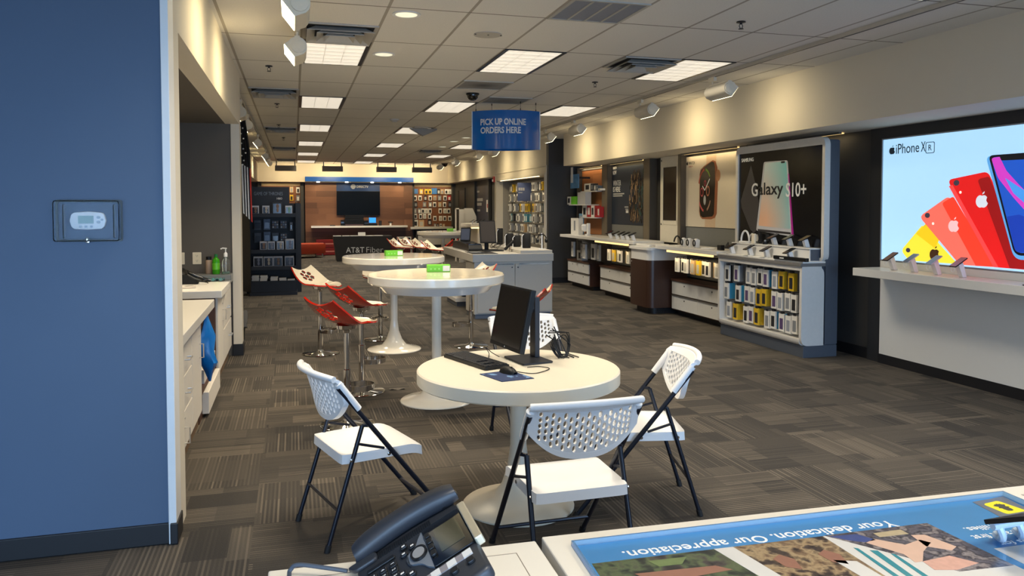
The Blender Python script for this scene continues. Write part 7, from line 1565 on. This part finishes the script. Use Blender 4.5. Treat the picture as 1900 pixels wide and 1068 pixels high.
# handset: bowed bar with two cups
def hs(u, v):
    s = v * 2 - 1; a = u * 2 * PI; e = abs(s) ** 6
    w = 0.0215 * (1 - 0.35 * e) + 0.003 * s * s; hgt = 0.0165 * (1 - 0.3 * e)
    cu, cv, cn = -0.012 + 0.01 * s * s, 0.09 + 0.092 * s, 0.0155 - 0.003 * s * s
    ca, sa = math.cos(a), math.sin(a); sg = lambda x, p: math.copysign(abs(x) ** p, x)
    return FPn.p(cu + w * sg(ca, .7), cv, cn + hgt * sg(sa, .7))
m = MB(); NU, NV = 28, 40; vs = [hs(i / NU, j / NV) for j in range(NV + 1) for i in range(NU)]
fs = [(j * NU + i, j * NU + (i + 1) % NU, (j + 1) * NU + (i + 1) % NU, (j + 1) * NU + i) for j in range(NV) for i in range(NU)] + [tuple(range(NU)), tuple(range(NV * NU, NV * NU + NU))]
hset = m.add(vs, fs).obj('handset', PB, t, smooth=60)
for v in (0.018, 0.162): MB().poly(fp(0.002), rr(-0.028, v - 0.022, 0.014, v + 0.022, 0.016, 6), 0, 0.009).obj('handset_cup', PK, hset, smooth=True, bevel=0.004)
MB().poly(fp(-0.001), rpoly([(0.012, -0.022), (0.036, -0.01), (0.036, 0.03), (0.012, 0.03)], [0.01] * 4), 0, 0.008).obj('cradle_rest', PB, t, bevel=0.003)
# screen block
MB().poly(fp(), rr(0.038, 0.106, 0.164, 0.172, 0.004, 3), 0, 0.004).obj('screen_bezel', M('phone_gloss_black', (12, 12, 14), 0.06, coat=0.5, var=0), t, bevel=0.001)
MB().fbox(FPn, 0.06, 0.138, 0.124, 0.163, 0.004, 0.0045).obj('lcd', M('phone_lcd', (52, 56, 44), 0.08, coat=0.5, var=0), t)
MB().poly(fp(), rr(0.036, 0.173, 0.168, 0.186, 0.003, 3), -0.006, 0.009).obj('silver_bar', M('champagne_silver', (206, 198, 176), 0.3, 0.5), t, bevel=0.002)
for u in (0.07, 0.09, 0.11, 0.13): MB().poly(fp(), rr(u - 0.0075, 0.108, u + 0.0075, 0.117, 0.003, 3), 0.004, 0.008).obj('soft_key', PK, t, bevel=0.001)
pad = [(0.04, 0.106), (0.162, 0.106), (0.15, 0.098), (0.128, 0.09), (0.117, 0.074), (0.1, 0.069), (0.084, 0.074), (0.074, 0.09), (0.054, 0.098)]
MB().poly(fp(), rpoly(pad, [0.002, 0.002, 0.006, 0.012, 0.012, 0.02, 0.012, 0.012, 0.006]), 0, 0.003).obj('navigation_plate', M('phone_silver_blue', (150, 160, 174), 0.3, 0.5), t, smooth=True)
o = circ(0.101, 0.092, 0.02, 28, 0.0135); MB().ring(fp(), o, [(0.101 + (x - .101) * .84, 0.092 + (y - .092) * .8) for x, y in o], 0.002, 0.007).obj('navigation_ring', PK, t, smooth=True)
MB().poly(fp(), circ(0.101, 0.092, 0.0155, 24, 0.01), 0.003, 0.0062).obj('navigation_button', SILV, t, smooth=True)
def key(u, v, w, h, icon=True, rot=0):
    k = MB().poly(fp(), rr(u - w / 2, v - h / 2, u + w / 2, v + h / 2, 0.003, 3), 0, 0.005).obj('key', PK, t, bevel=0.001)
    if icon: MB().fbox(FPn, u - w * .16, u + w * .16, v - h * .22, v + h * .22, 0.005, 0.0053).obj('key_mark', INKW, k)
for u, v in ((0.052, 0.073), (0.066, 0.086), (0.075, 0.07)): key(u, v, 0.012, 0.012)
for u, v in ((0.128, 0.06), (0.142, 0.073), (0.142, 0.058)): key(u, v, 0.012, 0.013)
MB().poly(fp(), rr(0.054, 0.008, 0.064, 0.056, 0.003, 3), 0, 0.004).obj('volume_rocker', PK, t, bevel=0.001)
for r in range(4):
    for c in range(3): key(0.084 + 0.0185 * c, 0.05 - 0.0165 * r, 0.0155, 0.012, False); text('123456789*0#'[r * 3 + c], FR(FPn.p(0.082 + 0.0185 * c, 0.047 - 0.0165 * r, 0.005), FPn.u, FPn.v), INKW, 'key_lettering', t, None, h=0.0055, depth=0.0003)
for k in range(6):
    v = 0.155 - 0.0255 * k; MB().poly(fp(), [(0.169, v - 0.007), (0.186, v - 0.007), (0.186, v + 0.007), (0.169, v + 0.007)], 0, 0.002).obj('label_strip', M('label_white', (222, 226, 230), 0.4, var=0), t); 
    if k < 5: MB().poly(fp(), [(0.169, v - 0.0185), (0.186, v - 0.0185), (0.186, v - 0.007), (0.169, v - 0.007)], 0, 0.0015).obj('label_spacer', M('label_grey', (140, 138, 146), 0.4), t)
    MB().poly(fp(), rr(0.196, v - 0.006, 0.21, v + 0.006, 0.004, 3), 0, 0.005).obj('line_key', PK, t, bevel=0.001)
tag(MB((0.0, 1.25, TZ)).tube(spline([(0.075, 1.232, TZ + .012), (0.04, 1.245, TZ + .016), (0.0, 1.262, TZ + .018), (-0.012, 1.265, TZ + .01), (-0.014, 1.255, TZ + .005), (-0.014, 1.2, TZ + .004)]), 0.0035, 8).obj('telephone_cable', M('grey_cord', (70, 78, 90), 0.4), smooth=True), 'grey phone cord looping off the counter edge beside the desk phone', 'cord')
